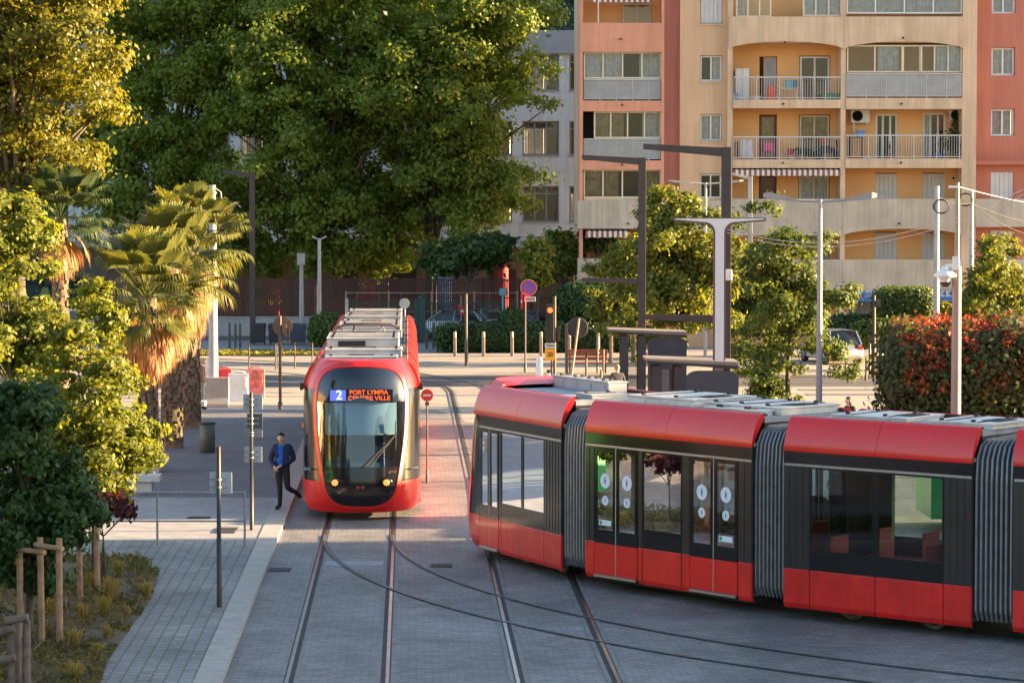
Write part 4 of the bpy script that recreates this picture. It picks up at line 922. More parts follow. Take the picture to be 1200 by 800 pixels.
# ------- unseen blocks added off-frame to shade the square and be mirrored in the glass
def block(name, label, x0, x1, y0, y1, h, mat, faces):
    t = root(name, label, 'building', ((x0+x1)/2,(y0+y1)/2,0)); m = MB(); m.b(x0,x1,y0,y1,0,h); m.b(x0-.3,x1+.3,y0-.3,y1+.3,h,h+.4); m.build('wall', mat, t)
    wn = MB(); nf = int(h/3)
    for fl in range(nf):
        z0 = fl*3+1.0
        for q in range(int((y1-y0)/3.2)):
            yy = y0+1.4+q*3.2; xx = x1 if faces > 0 else x0
            wn.b(xx-.03, xx+.03, yy, yy+1.3, z0, z0+1.5)
    o = wn.build('window', P('far_window', (.05,.06,.07), .15, var=.1), t); o['kind'] = 'stuff'
block('apartment_building', 'unseen plain ochre block at the near right, added to shade the foreground', 44, 56, 4, 50.5, 15.3, m_tan, -1)
block('apartment_building', 'unseen lower pale block next to the ochre one at the near right, added to shade the ground', 44, 56, 51, 60.6, 11.2, m_pale, -1)
block('house', 'cream street block outside the frame on the left', -46, -36, 10, 40, 9, m_pale, 1)
block('house', 'tan street block outside the frame on the far left', -52, -40, 46, 70, 11, m_tan, 1)
# ---------------------------------------------------------------- vegetation
m_bark = P('bark', (.09,.07,.05), .9, var=.35, scale=6, bump=.6); m_barkp = P('plane_bark', (.085,.072,.05), .9, var=.45, scale=2.5, bump=.3)
l_plane = LEAF('plane_leaf', [(.11,.165,.022),(.145,.20,.028),(.185,.235,.036),(.12,.175,.024)], .45)
l_gold = LEAF('sunny_leaf', [(.115,.125,.012),(.16,.155,.015),(.085,.105,.012),(.19,.165,.016)], .45)
l_maple = LEAF('maple_leaf', [(.12,.15,.022),(.15,.17,.028),(.09,.125,.02),(.19,.185,.03)], .45)
l_mid = LEAF('mid_leaf', [(.07,.105,.02),(.09,.13,.026),(.11,.14,.028),(.055,.09,.02)], .4)
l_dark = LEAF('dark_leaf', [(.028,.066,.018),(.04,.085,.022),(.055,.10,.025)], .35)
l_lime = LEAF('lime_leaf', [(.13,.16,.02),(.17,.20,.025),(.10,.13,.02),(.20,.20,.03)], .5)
l_plum = LEAF('plum_leaf', [(.07,.015,.02),(.05,.012,.018),(.09,.025,.02)], .35)
l_hedge = LEAF('hedge_leaf', [(.022,.055,.016),(.035,.075,.02),(.045,.09,.022)], .2)
l_box = LEAF('clipped_leaf', [(.07,.11,.02),(.09,.13,.025),(.05,.09,.02)], .3)
l_phot = LEAF('photinia_leaf', [(.06,.07,.022),(.05,.075,.02),(.075,.095,.026),(.10,.06,.025)], .3)
l_photr = LEAF('photinia_red_leaf', [(.26,.05,.025),(.34,.08,.03),(.2,.04,.02)], .3, (1.6,1.1,1))
def at3(px, py, Y): p = AT(px, py, Y); return (p.x, p.y, p.z)
# big plane trees
gp = 'big plane trees behind the square'
def plane(px, Y, blobs, label, lm, n, per=130, ls=.175, rc=.75, top=17):
    b = AT(px, 243, Y); k_ = Y/126 if Y > 110 else 1; bl = [(at3(x, y, Y+dy), (rx*k_, ry, rz*k_)) for x, y, dy, rx, ry, rz in blobs]
    tree('plane_tree', label, 'tree', (b.x, Y, 0), 4.2, .34, bl, n, per, ls, rc, lm, m_barkp, gp, 26, .42, top=top, two=(n, 9, 1.75 if Y > 110 else 1.25))
plane(368, 152, [(330,60,0,4.8,4.2,5),(420,30,1,4.6,4.2,5),(310,190,0,4.6,4,4),(400,170,-1,4.4,4,4.2),(350,270,0,4.4,3.6,2.6),(380,-40,0,5,4,4)], 'tallest dark green plane tree in the middle of the row behind the palms', l_plane, 92)
plane(505, 153, [(520,60,0,4.2,4.2,4.6),(500,160,0,4.6,4.2,4),(560,150,0,2.0,3.0,3.8),(535,235,0,3.0,3.6,3.0),(460,250,0,3.4,3.6,2.8),(500,-20,0,4.6,4,4),(548,30,0,1.9,3,2.6),(470,110,-1,3.6,3.6,4)], 'dark green plane tree reaching over the grey school windows', l_plane, 88)
plane(205, 154, [(190,70,0,4.4,4,4.6),(230,170,0,4.6,4,4),(170,190,0,3.8,4,3.6),(230,30,0,4.2,4,4.2),(250,260,0,4.2,3.6,2.6),(200,-30,0,4.4,4,3.4)], 'dark green plane tree behind the sunlit palms', l_plane, 76)
plane(20, 104, [(20,40,0,3.2,3.2,3.4),(60,110,0,2.3,3,2.6),(-10,140,0,3.0,3,3),(40,180,0,2.6,2.6,1.8),(-30,40,0,3,3,4),(90,105,-.5,1.1,1.4,1.0),(30,-30,0,3,3,2.6)], 'golden sunlit plane tree at the left edge of the picture', l_gold, 80, 110, .13, .55, 15)
tree('small_tree', 'small golden leafed tree in front of the brown fence by the school', 'tree', at3(630,400,134)[:2]+(0,), 2.0, .07, [(at3(630,300,134),(.75,.7,.95)),(at3(631,322,134),(.6,.6,.6))], 70, 45, .16, .32, l_lime, m_bark, None, 8)
tree('small_tree', 'dark green shrub-like tree between the school wall and the salmon block', 'tree', at3(662,400,137)[:2]+(0,), 1.8, .09, [(at3(662,292,138),(.75,1,1.0)),(at3(655,310,138),(.9,.9,.7))], 90, 60, .2, .4, l_maple, m_bark, None, 8)
tree('small_tree', 'low grey green tree in front of the dark school ground floor', 'tree', at3(545,400,139)[:2]+(0,), 2.2, .09, [(at3(540,300,140),(2.2,1.5,1.0)),(at3(575,290,140),(1.3,1.2,.7))], 110, 50, .2, .5, l_dark, m_bark, None, 8)
# young trees of the square
def young(px, Y, blobs, label, lm, n, per=110, ls=.125, rc=.5, r=.09, th=2.0, **k):
    b = AT(px, 243, Y); bl = [(at3(x, y, Y+dy), (rx, ry, rz)) for x, y, dy, rx, ry, rz in blobs]
    return tree('young_tree', label, 'tree', (b.x, Y, 0), th, r, bl, n, per*.62, ls, rc*.72, lm, m_bark, 'young trees on the square', 14, .35, two=(max(10, int(n/3.1)), 8, rc*1.4), **k)
young(800, 108, [(800,330,0,2.3,2.0,2.2),(790,270,0,1.7,1.6,1.3),(770,380,0,1.6,1.6,1.2),(835,300,0,1.3,1.5,1.6),(812,235,0,.7,.8,.6)], 'yellow green young tree behind the two tram shelters', l_maple, 175, 120, .12, .5)
young(716, 122, [(722,330,0,1.1,1.2,1.4),(715,365,0,.9,1.1,.7),(748,310,0,.8,1,1.2)], 'slim green young tree tied to a wooden stake frame', l_maple, 110)
young(925, 94, [(920,350,0,1.4,1.4,2.0),(900,300,0,1.0,1.2,1.1),(935,290,0,.9,1,1.0),(905,420,0,1.2,1.2,1.3),(945,410,0,1.1,1.1,1.2),(915,455,0,1.4,1.2,.7),(975,440,0,.5,.8,.8),(970,350,0,.7,.8,1.0),(898,250,0,.5,.5,.5)], 'leafy young tree behind the winged lamp post', l_mid, 150, 95, .10, .42)
young(880, 112, [(875,330,0,1.3,1.4,2.2),(880,390,0,1.4,1.4,1.4),(868,260,0,.8,1,1.0)], 'young tree between the T-shaped lamp and the winged lamp', l_mid, 85, 100, .115, .48)
young(1165, 122, [(1165,320,0,1.1,1.3,1.3),(1185,345,0,1.2,1.2,1.0),(1150,355,0,1.0,1.1,.9),(1168,285,0,.5,.8,.6)], 'bushy young tree at the right edge behind the red hedge', l_maple, 105, 110, .12, .5)
# near trees at the lower left
def near(px, py, Y, blobs, label, lm, n, per, ls, rc, th=1.9, r=.06, **k):
    b = AT(px, 243, Y); bl = [(at3(x, y, Y+dy), (rx, ry, rz)) for x, y, dy, rx, ry, rz in blobs]
    return tree('street_tree', label, 'tree', (b.x, Y, ZS+.03), th, r, bl, n, per*.6, ls, rc*.72, lm, m_bark, 'staked street trees in the planting bed', 16, .3, two=(int(n/6), 8, rc*1.4), **k)
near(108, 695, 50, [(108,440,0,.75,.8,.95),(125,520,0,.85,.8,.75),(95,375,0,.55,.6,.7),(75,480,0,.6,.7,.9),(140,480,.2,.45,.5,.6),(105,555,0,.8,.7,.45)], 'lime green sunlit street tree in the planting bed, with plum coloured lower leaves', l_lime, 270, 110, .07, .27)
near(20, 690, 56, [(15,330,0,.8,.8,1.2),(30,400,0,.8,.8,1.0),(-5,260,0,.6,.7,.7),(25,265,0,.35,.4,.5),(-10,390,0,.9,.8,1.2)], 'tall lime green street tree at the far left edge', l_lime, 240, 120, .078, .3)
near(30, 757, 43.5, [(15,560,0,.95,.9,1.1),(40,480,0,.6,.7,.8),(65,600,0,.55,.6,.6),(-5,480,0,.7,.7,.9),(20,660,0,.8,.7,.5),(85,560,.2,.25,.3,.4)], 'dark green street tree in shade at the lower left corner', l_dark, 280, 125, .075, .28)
def extra(px, Y, n, blobs, lm, label, ls):
    b = AT(px, 243, Y); bl = [(at3(x, y, Y), (rx, ry, rz)) for x, y, rx, ry, rz in blobs]; Pp, Nn, _ = crown_pts(bl, n, 30, .2, .3)
    r_ = root('plum_shrub', label, 'shrub', (b.x, Y, ZS+.03)); m = MB()
    for q in range(5):
        e = Pp[rnd.randrange(len(Pp))]; m.tube([(b.x+rnd.uniform(-.05,.05), Y, ZS), (b.x, Y, 1.0), tuple(e)], [.02,.014,.005], 5)
    m.build('stem', m_bark, r_); leaf_mesh('foliage', Pp, Nn, ls, lm, r_)
extra(118, 49.2, 30, [(112,588,.75,.4,.22),(150,597,.35,.3,.10),(85,575,.5,.4,.25)], l_plum, 'plum leaved shrub under the lime green street tree', .10)
# clipped hedges and bushes: a leafy skin over a filled body
def hedge(name, label, cat, pts_fn, n, ls, lm, core, r_at, extra_=None):
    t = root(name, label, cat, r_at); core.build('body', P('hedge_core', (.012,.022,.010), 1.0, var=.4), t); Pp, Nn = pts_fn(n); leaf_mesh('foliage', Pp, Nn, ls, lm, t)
    return t
def ellip(c, r, bx_=2.0):      # super-ellipsoid skin
    def fn(n):
        d = unit(NR.normal(size=(n,3))); k = 1/np.power((np.abs(d)**bx_).sum(1), 1/bx_); p = d*k[:,None]; p[:,2] = np.where(p[:,2] < -.95, -.95, p[:,2])
        q = p*np.array(r)*(1+.07*NR.normal(size=(n,1)))+np.array(c); return q, p*1.0+.5*NR.normal(size=(n,3))
    return fn
def core_ell(c, r, bx_=2.0):
    m = MB(); rows = []
    for i in range(13):
        th = PI*i/12; row = []
        for k in range(25):
            ph = 2*PI*k/24; d = np.array([math.sin(th)*math.cos(ph), math.sin(th)*math.sin(ph), math.cos(th)]); s_ = 1/((np.abs(d)**bx_).sum()**(1/bx_)); row.append(tuple(np.array(c)+d*s_*np.array(r)*.93))
        rows.append(row)
    m.grid(rows); return m
def bush(name, label, px, pyc, Y, r, n, ls, lm, e=2.0):
    c = at3(px, pyc, Y); hedge(name, label, 'bush', ellip(c, r, e), n, ls, lm, core_ell(c, r, e), (c[0], Y, 0))
bush('clipped_bush', 'boxy clipped bush with sunlit top in front of the shop', 1060, 358, 126, (1.32,1.0,.78), 6000, .10, l_box, 5)
bush('clipped_bush', 'round topiary bush growing from the low hedge behind the bollards', 601, 374, 131, (.62,.6,.52), 2600, .10, l_hedge)
bush('big_bush', 'large dark rounded bush at the foot of the salmon block', 693, 358, 132, (1.75,1.4,1.05), 7000, .13, l_hedge, 2.6)
bush('clipped_bush', 'small green clipped bush left of the oncoming tram behind the rail', 385, 388, 136, (.95,.9,.85), 3000, .11, l_box, 3)
bush('low_bush', 'low golden bush to the right of the boxy clipped bush', 1103, 372, 128, (.9,.8,.7), 2000, .12, l_gold)
bush('low_bush', 'low dark green bush to the left of the boxy clipped bush', 1000, 388, 127, (1.7,.9,.75), 3000, .13, l_hedge, 3)
bush('low_bush', 'low bush with a golden top under the boxy clipped bush', 1045, 390, 124, (1.7,.8,.6), 3000, .12, l_box, 3)
def boxhedge(name, label, x0, x1, y0, y1, h, n, ls, lm):
    c = ((x0+x1)/2, (y0+y1)/2, h/2); r = ((x1-x0)/2, (y1-y0)/2, h/2)
    return hedge(name, label, 'hedge', ellip(c, r, 9), n, ls, lm, core_ell(c, r, 9), (c[0], c[1], 0))
boxhedge('low_hedge', 'long low clipped hedge behind the row of tan bollards', AT(523,0,131).x, AT(735,0,131).x, 130.2, 131.8, 1.38, 11000, .11, l_hedge)
# photinia hedge, red shoots on top
hx0, hx1 = AT(1058,0,84).x, AT(1290,0,84).x
c = ((hx0+hx1)/2, 85.5, 1.55); r = ((hx1-hx0)/2, 2.4, 1.6)
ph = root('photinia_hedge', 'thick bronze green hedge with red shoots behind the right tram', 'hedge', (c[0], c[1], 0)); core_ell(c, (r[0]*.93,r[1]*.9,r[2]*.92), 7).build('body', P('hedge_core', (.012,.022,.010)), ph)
Pp, Nn = ellip(c, r, 6)(26000); Pp += .13*NR.normal(size=Pp.shape); Pp[:,2] += .16*np.sin(Pp[:,0]*1.7)+.1*np.sin(Pp[:,0]*4.1+1)*(Pp[:,2] > 2); leaf_mesh('foliage', Pp, Nn, .12, l_phot, ph)
k = 260; cx_ = NR.uniform(hx0, hx1, k); cyy = NR.uniform(83.2, 87.6, k); top = NR.uniform(0,1,k) < .72
cz_ = np.where(top, 2.95+.28*NR.uniform(-.6,1.6,k), NR.uniform(1.2,3.0,k)); cyy = np.where(top, cyy, 83.0)
ii = np.repeat(np.arange(k), 16); q = np.stack([cx_[ii], cyy[ii], cz_[ii]], 1)+.13*NR.normal(size=(len(ii),3)); leaf_mesh('red_shoots', q, NR.normal(size=q.shape)+np.array([0,-.3,.3]), .11, l_photr, ph)
# palms
m_palmt = P('palm_trunk', (.20,.13,.085), .95, var=.4, scale=9, bump=.7); m_boot = P('palm_boot', (.19,.13,.085), .95, var=.35, scale=7)
l_palm = LEAF('palm_leaf', [(.10,.12,.026),(.13,.14,.03),(.075,.10,.025),(.17,.15,.035)], .4); l_dead = LEAF('palm_dead_leaf', [(.40,.22,.085),(.48,.28,.11),(.30,.15,.06),(.55,.33,.14)], .3, (1.4,1.05,.7))
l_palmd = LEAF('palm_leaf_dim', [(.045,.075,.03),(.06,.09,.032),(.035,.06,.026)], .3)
def fan(V, Fc, c, az, el, pl, bl, droop, nseg=30, spread=1.75, fold_=.28):
    d = np.array([math.cos(az)*math.cos(el), math.sin(az)*math.cos(el), math.sin(el)]); side_ = np.array([-math.sin(az), math.cos(az), 0]); up = np.cross(d, side_)*-1
    if up[2] < 0: up = -up
    p = c+d*pl+np.array([0,0,-droop*.25*pl]); o = len(V)
    # petiole
    for a, b_ in ((c, .018),(p, .012)): V += [a+side_*b_, a-side_*b_]
    Fc.append((o, o+1, o+3, o+2))
    for k in range(nseg):
        t = (k/(nseg-1)*2-1)*spread; L = bl*(.72+.28*math.cos(t))*rnd.uniform(.9,1.05); dd = d*math.cos(t)+side_*math.sin(t)+up*(fold_*abs(math.sin(t))); dd /= np.linalg.norm(dd)
        w0, w1 = .014, .038*bl/.9; pr = np.cross(dd, up); pr /= np.linalg.norm(pr)
        m1 = p+dd*L*.55+np.array([0,0,-droop*.10*L]); m2 = p+dd*L*.82+np.array([0,0,-droop*.42*L]); e = p+dd*L*.93+np.array([0,0,-droop*(.85+.3*rnd.random())*L])
        o = len(V); V += [p+pr*w0, p-pr*w0, m1+pr*w1, m1-pr*w1, m2+pr*w1*.6, m2-pr*w1*.6, e]; Fc += [(o,o+1,o+3,o+2),(o+2,o+3,o+5,o+4),(o+4,o+5,o+6)]
def pyadd(name, V, Fc, mat, par):
    m = MB(); m.v = [tuple(v) for v in V]; m.f = Fc; m.m = [0]*len(Fc); m.s = [False]*len(Fc); return m.build(name, mat, par)
def palm(px, pyb, Y, h, label, skirt=1.7, r=.27, live=58, dead=80, lm=None, sc_=1.0):
    b = AT(px, 243, Y); t = root('fan_palm', label, 'palm tree', (b.x, Y, ZS), 'fan palms on the pavement'); B = Vector((b.x, Y, ZS)); m = MB()
    m.tube([B, B+Vector((0,0,.25)), B+Vector((0,0,h*.5)), B+Vector((0,0,h))], [r*1.35, r*1.0, r*.86, r*.7], 16)
    m.build('trunk', m_palmt, t); m = MB(); n = int(h/.10)
    for i in range(n*7):
        z = .1+(h-.2)*i/(n*7); a = i*2.399; rr = r*(1.02-.2*z/h)+.02; ca, sa = math.cos(a), math.sin(a); s_ = rnd.uniform(.5,1.5); a += rnd.uniform(-.25,.25); ca, sa = math.cos(a), math.sin(a); z += rnd.uniform(-.05,.05)
        o = Vector((B.x+ca*rr*.93, B.y+sa*rr*.93, B.z+z)); tv = Vector((-sa,ca,0)); q = .055*s_
        m.prism([o-tv*q, o+tv*q, o+tv*q*.45+Vector((0,0,.15*s_)), o-tv*q*.45+Vector((0,0,.15*s_))], Vector((ca*.05,sa*.05,.03)))
    m.build('leaf_bases', m_boot, t)
    V = []; Fc = []; c = np.array([B.x,B.y,B.z+h])
    for i in range(live):
        az = i*2.399+rnd.uniform(-.2,.2); u = i/live; el = 1.4-1.75*u+rnd.uniform(-.22,.22); fan(V, Fc, c+np.array([0,0,.1-.25*u]), az, el, (1.0+.55*math.sin(PI*min(1,u*1.3))+rnd.uniform(-.15,.2))*sc_, .86*sc_, .12+.42*u+rnd.uniform(0,.15))
    pyadd('fronds', V, Fc, lm or l_palm, t)
    V = []; Fc = []
    for i in range(dead):
        u = i/dead; az = i*2.399; z = h-.1-skirt*u*.75; el = -.75-.65*min(1,u*1.6)+rnd.uniform(-.15,.1); fan(V, Fc, np.array([B.x+math.cos(az)*r*.6, B.y+math.sin(az)*r*.6, B.z+z]), az, el, (.45-.15*u)*sc_, (.75-.15*u)*sc_, .8, 15, .7, .35)
    pyadd('dead_skirt', V, Fc, l_dead, t)
palm(200, 530, 77.5, 5.15, 'fan palm with a tan dead-leaf skirt, middle of the group of three')
palm(222, 505, 84.5, 5.75, 'tallest sunlit fan palm beside the white pole', 2.2, .28, 60, 100)
palm(172, 556, 71.0, 4.5, 'fan palm with green fronds nearest the stone bench', 1.4, .23, 50, 50)
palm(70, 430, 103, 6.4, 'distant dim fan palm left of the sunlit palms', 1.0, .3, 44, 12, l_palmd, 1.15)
# grass tufts and ground plants of the bed
l_stipa = LEAF('stipa_grass', [(.34,.26,.07),(.42,.32,.09),(.26,.21,.07)], .45, (1.4,1.2,.8)); l_weed = LEAF('weed', [(.05,.075,.02),(.09,.09,.03),(.12,.09,.04),(.035,.06,.02)], .3)
def tuft(px, py, h, label, n=90, lm=None):
    q = G(px, py, ZS+.03); t = MB()
    for i in range(n):
        a = rnd.uniform(0,2*PI); l = rnd.uniform(.1,1.0)*h*1.0; b0 = (q.x+.05*math.cos(a), q.y+.05*math.sin(a), q.z); w_ = .006; hh = h*rnd.uniform(.6,1)
        p1 = (q.x+math.cos(a)*l*.35, q.y+math.sin(a)*l*.35, q.z+hh*.75); p2 = (q.x+math.cos(a)*l-.08, q.y+math.sin(a)*l, q.z+hh*rnd.uniform(.45,1.0)); s_ = (-math.sin(a)*w_, math.cos(a)*w_)
        t.add([(b0[0]+s_[0],b0[1]+s_[1],b0[2]),(b0[0]-s_[0],b0[1]-s_[1],b0[2]),(p1[0]-s_[0],p1[1]-s_[1],p1[2]),(p1[0]+s_[0],p1[1]+s_[1],p1[2]),p2], [(0,1,2,3),(3,2,4)])
    T(t.build('grass_tuft', lm or l_stipa, at=q), label, 'grass tuft', 'feather grass tufts in the planting bed')
for px, py, h, l in ((88,758,.42,'golden feather grass tuft at the foot of the near stake'),(116,770,.30,'small feather grass tuft right of the golden one'),(130,706,.62,'tallest feather grass tuft behind the stakes'),(122,722,.5,'feather grass tuft just in front of the tallest one'),
        (172,702,.42,'feather grass tuft at the bed edge near the brown post'),(98,728,.42,'feather grass tuft between the middle stakes'),(88,800,.45,'feather grass tuft at the bottom edge of the picture'),(138,675,.4,'feather grass tuft at the far end of the bed'),(148,722,.25,'low feather grass tuft in the middle of the bed'),(106,690,.4,'feather grass tuft beside the far stake'),
        (126,748,.3,'short feather grass tuft at the right side of the bed'),(60,720,.4,'feather grass tuft behind the left stakes')): tuft(px, py, h, l)
n = 9000; u = NR.uniform(0,1,n); v = NR.uniform(0,1,n)
pts = []
import itertools
def inpoly(x, y, poly):
    c = False; j = len(poly)-1
    for i in range(len(poly)):
        if ((poly[i].y > y) != (poly[j].y > y)) and (x < (poly[j].x-poly[i].x)*(y-poly[i].y)/(poly[j].y-poly[i].y)+poly[i].x): c = not c
        j = i
    return c
xs = [q.x for q in bed]; ys = [q.y for q in bed]
for i in range(n):
    x = min(xs)+u[i]*(max(xs)-min(xs)); y = min(ys)+v[i]*(max(ys)-min(ys))
    f_ = math.sin(x*2.1+1)*math.sin(y*1.3)+.6*math.sin(x*5.3+y*3.1)
    edge = y > max(ys)-1.2 or y < min(ys)+4.2 and f_ > -.7
    if inpoly(x, y, bed) and (f_ > .25 or edge): pts.append((x, y, ZS+.03+abs(rnd.gauss(.03,.035))))
pts = np.array(pts); o = leaf_mesh('ground_cover', pts, np.array([0,0,.5])+.8*NR.normal(size=pts.shape), .07, l_weed, None, 2.0); struct(o, 'stuff')
dry = []
for i in range(9000):
    x = min(xs)+rnd.random()*(max(xs)-min(xs)); y = min(ys)+rnd.random()*(max(ys)-min(ys)); f_ = math.sin(x*1.7+.4)*math.sin(y*1.1+2)+.6*math.sin(x*4.3-y*2.7)
    if inpoly(x, y, bed) and f_ > -.35: dry.append((x, y, ZS+.03+rnd.uniform(.0,.16)))
dry = np.array(dry); o = leaf_mesh('dry_grass', dry, np.stack([NR.normal(size=len(dry)),NR.normal(size=len(dry)),.25*NR.normal(size=len(dry))],1), .028, LEAF('dry_grass_blade', [(.22,.16,.06),(.15,.12,.045),(.10,.10,.035),(.26,.20,.08)], .4, (1.3,1.2,.8)), None, 6.0); struct(o, 'stuff')
n = 5000; p = np.stack([NR.uniform(-40,-5.3,n), NR.uniform(127.6,130.9,n), .05+NR.uniform(0,.06,n)], 1); struct(leaf_mesh('lawn_grass', p, np.array([0,0,.3])+NR.normal(size=p.shape), .14, LEAF('lawn_blade', [(.14,.15,.025),(.18,.17,.03)], .4), None, 1.6), 'stuff')

# unseen pines added to shade the plane crowns; street trees show in tram windows
def pine(x, y, label):
    tree('shade_pine', label, 'tree', (x,y,0), 12, .5, [((x,y,20),(6,5.5,6.5)),((x-1,y+2,27),(4.5,4.5,4)),((x,y-2,15),(4.5,4.5,3))], 230, 17, .6, 1.7, l_dark, m_bark, 'unseen pines added to shade the plane trees', 10, .3)
pine(46, 155, 'tall unseen pine beyond the right edge, added to shade the plane trees, nearer one'); pine(47, 163.5, 'tall unseen pine beyond the right edge, added to shade the plane trees, farther one')
st = tree('street_tree', 'bushy street tree outside the frame on the left, nearest the tram windows', 'tree', (-19,38,0), 2.2, .14, [((-19,38,4.2),(2.6,2.6,2.0)),((-19,38,6),(1.8,1.8,1.2))], 160, 70, .24, .8, l_maple, m_bark, 'street trees outside the frame', 8)
for i, (x, y) in enumerate(((-18,31),(-20,45),(-22,25),(-24,52))): copy_thing(st, (x,y,0), 'bushy street tree outside the frame on the left, %s of the row' % ('second','third','fourth','fifth')[i], i*1.3)
# ---------------------------------------------------------------- street furniture
m_brown = P('brown_paint', (.085,.062,.052), .5, .3, var=.12); m_char = P('charcoal_paint', (.045,.042,.045), .5, .3, var=.12)
m_mast = P('mast_paint', (.055,.042,.042), .5, .2, var=.12); m_galv = P('galvanised', (.30,.30,.31), .5, .4, var=.15, scale=5); m_grey = P('grey_paint', (.27,.28,.30), .5, .2, var=.08)
m_concp = P('concrete_pole', (.46,.43,.40), .85, var=.12, scale=3); m_wood = P('raw_wood', (.34,.20,.11), .85, var=.3, scale=7, bump=.3); m_tanp = P('tan_paint', (.36,.25,.18), .6, .1, var=.1)
m_bench = P('bench_wood', (.34,.095,.045), .55, var=.25, scale=6); m_stone = P('white_stone', (.58,.57,.55), .7, var=.1, scale=3); m_bin = P('bin_green', (.10,.115,.10), .5, .3, var=.15)
m_signr = P('sign_red', (.68,.02,.025), .4, var=.03); m_signb = P('sign_blue_face', (.06,.14,.60), .4, var=.03); m_signw = P('sign_white', (.75,.75,.75), .4, var=.03); m_back = P('sign_back', (.40,.42,.45), .7, .0, var=.12); m_backb = P('sign_back_brown', (.18,.12,.085), .6, .2, var=.2)
m_yelb = P('yellow_box', (.80,.36,.02), .5, var=.05); m_gate = P('gate_green', (.025,.065,.06), .5, .2, var=.15); m_fence = P('fence_brown', (.085,.035,.028), .7, .2, var=.2)
m_hood = P('signal_black', (.02,.02,.02), .5, var=.1); m_lens = P('signal_lens', (.05,.045,.04), .25, var=.1); m_sigon = P('signal_red_lit', (1,.3,.1), .3, var=0, emit=(1,.16,.03), es=.35)
m_lens2 = P('lamp_lens', (.62,.64,.67), .3, var=.02); m_plast = P('barrier_red', (.72,.05,.05), .5, var=.1); m_plasw = P('barrier_white', (.72,.70,.68), .5, var=.08)
def base_of(px, py, z=0.0): return G(px, py, z)
def disc(m, c, r, th, n=24, mi=0, rz=0.0, tilt=None): m.lathe([(r,-th/2),(r,th/2)], c, n, mi, 'y', False, rz)
# tall angled masts
def mast(px, Y, ztop, arm, low, lowlen, label, camera=False):
    X = AT(px, 243, Y).x; t = root('angled_mast', label, 'lamp mast', (X, Y, 0), 'angled lighting masts'); m = MB()
    m.b(X-.14, X+.14, Y-.10, Y+.10, 0, ztop); m.b(X-.2, X+.2, Y-.16, Y+.16, 0, .04); m.build('mast', m_mast, t, bevel=.01)
    m = MB(); m.hexa([(X-.142,Y-.09,ztop-.27),(X-.142,Y+.09,ztop-.27),(X-arm,Y+.08,ztop-.06),(X-arm,Y-.08,ztop-.06),(X-.142,Y-.09,ztop-.01),(X-.142,Y+.09,ztop-.01),(X-arm,Y+.08,ztop+.10),(X-arm,Y-.08,ztop+.10)]); m.build('arm', m_mast, t, bevel=.008)
    m = MB(); m.b(X-arm+.1, X-.5, Y-.05, Y+.05, ztop-.20, ztop-.155); 
    if low:
        m = MB(); m.hexa([(X-.142,Y-.07,low-.12),(X-.142,Y+.07,low-.12),(X-lowlen,Y+.06,low-.02),(X-lowlen,Y-.06,low-.02),(X-.142,Y-.07,low+.10),(X-.142,Y+.07,low+.10),(X-lowlen,Y+.06,low+.13),(X-lowlen,Y-.06,low+.13)]); m.build('lower_arm', m_mast, t, bevel=.008)
    if camera:
        m = MB(); z = AT(600,322,Y).z; m.b(X-.02, X+.16, Y-.28, Y-.102, z-.16, z+.16); m.build('camera_box', m_white, t, bevel=.02)
    return t
mast(851, 79, 8.75, 2.42, 3.75, 2.35, 'tall dark angled lamp mast beside the T-shaped lamp', True)
mast(752.5, 101, 8.85, 2.25, 4.25, 2.25, 'dark angled lamp mast behind the tram shelters')
mast(295.5, 139.5, 8.8, 1.48, 0, 0, 'dark angled lamp mast behind the palms in front of the plane trees')
# T-shaped lamp with a luminous face
X = AT(843.5,243,77).x; Y = 77; zt = AT(600,255,Y).z; t = root('tee_lamp', 'T-shaped lamp post with a pale front strip between the trams and the building', 'lamp post', (X,Y,0)); m = MB()
def teeprof(k, hw):
    W_ = 1.31-k; pts = [(-hw,0.0)]
    r = .30
    for i in range(9): a = PI/2*i/8; pts.append((-hw-r+r*math.cos(a), zt-.17+k-r+r*math.sin(a)))
    pts += [(-W_,zt-.10+k),(-W_,zt-k*.6),(W_,zt-k*.6),(W_,zt-.10+k)]
    for i in range(8,-1,-1): a = PI/2*i/8; pts.append((hw+r-r*math.cos(a), zt-.17+k-r+r*math.sin(a)))
    return pts+[(hw,0.0)]
def tee(m, k, hw, y0, dy):
    p = teeprof(k, hw); n = len(p)//2
    q = lambda a: (X+a[0], y0, a[1])
    for i in range(n-1):
        a, b, c, d = p[i], p[i+1], p[-2-i], p[-1-i]; m.hexa([q(a),q(d),(X+d[0],y0+dy,d[1]),(X+a[0],y0+dy,a[1]),q(b),q(c),(X+c[0],y0+dy,c[1]),(X+b[0],y0+dy,b[1])])
tee(m, 0, .175, Y, .14); m.build('post', P('lamp_brown', (.13,.085,.07), .5, .3), t); m = MB(); tee(m, .045, .125, Y-.012, .011); m.build('light_strip', m_lens2, t)
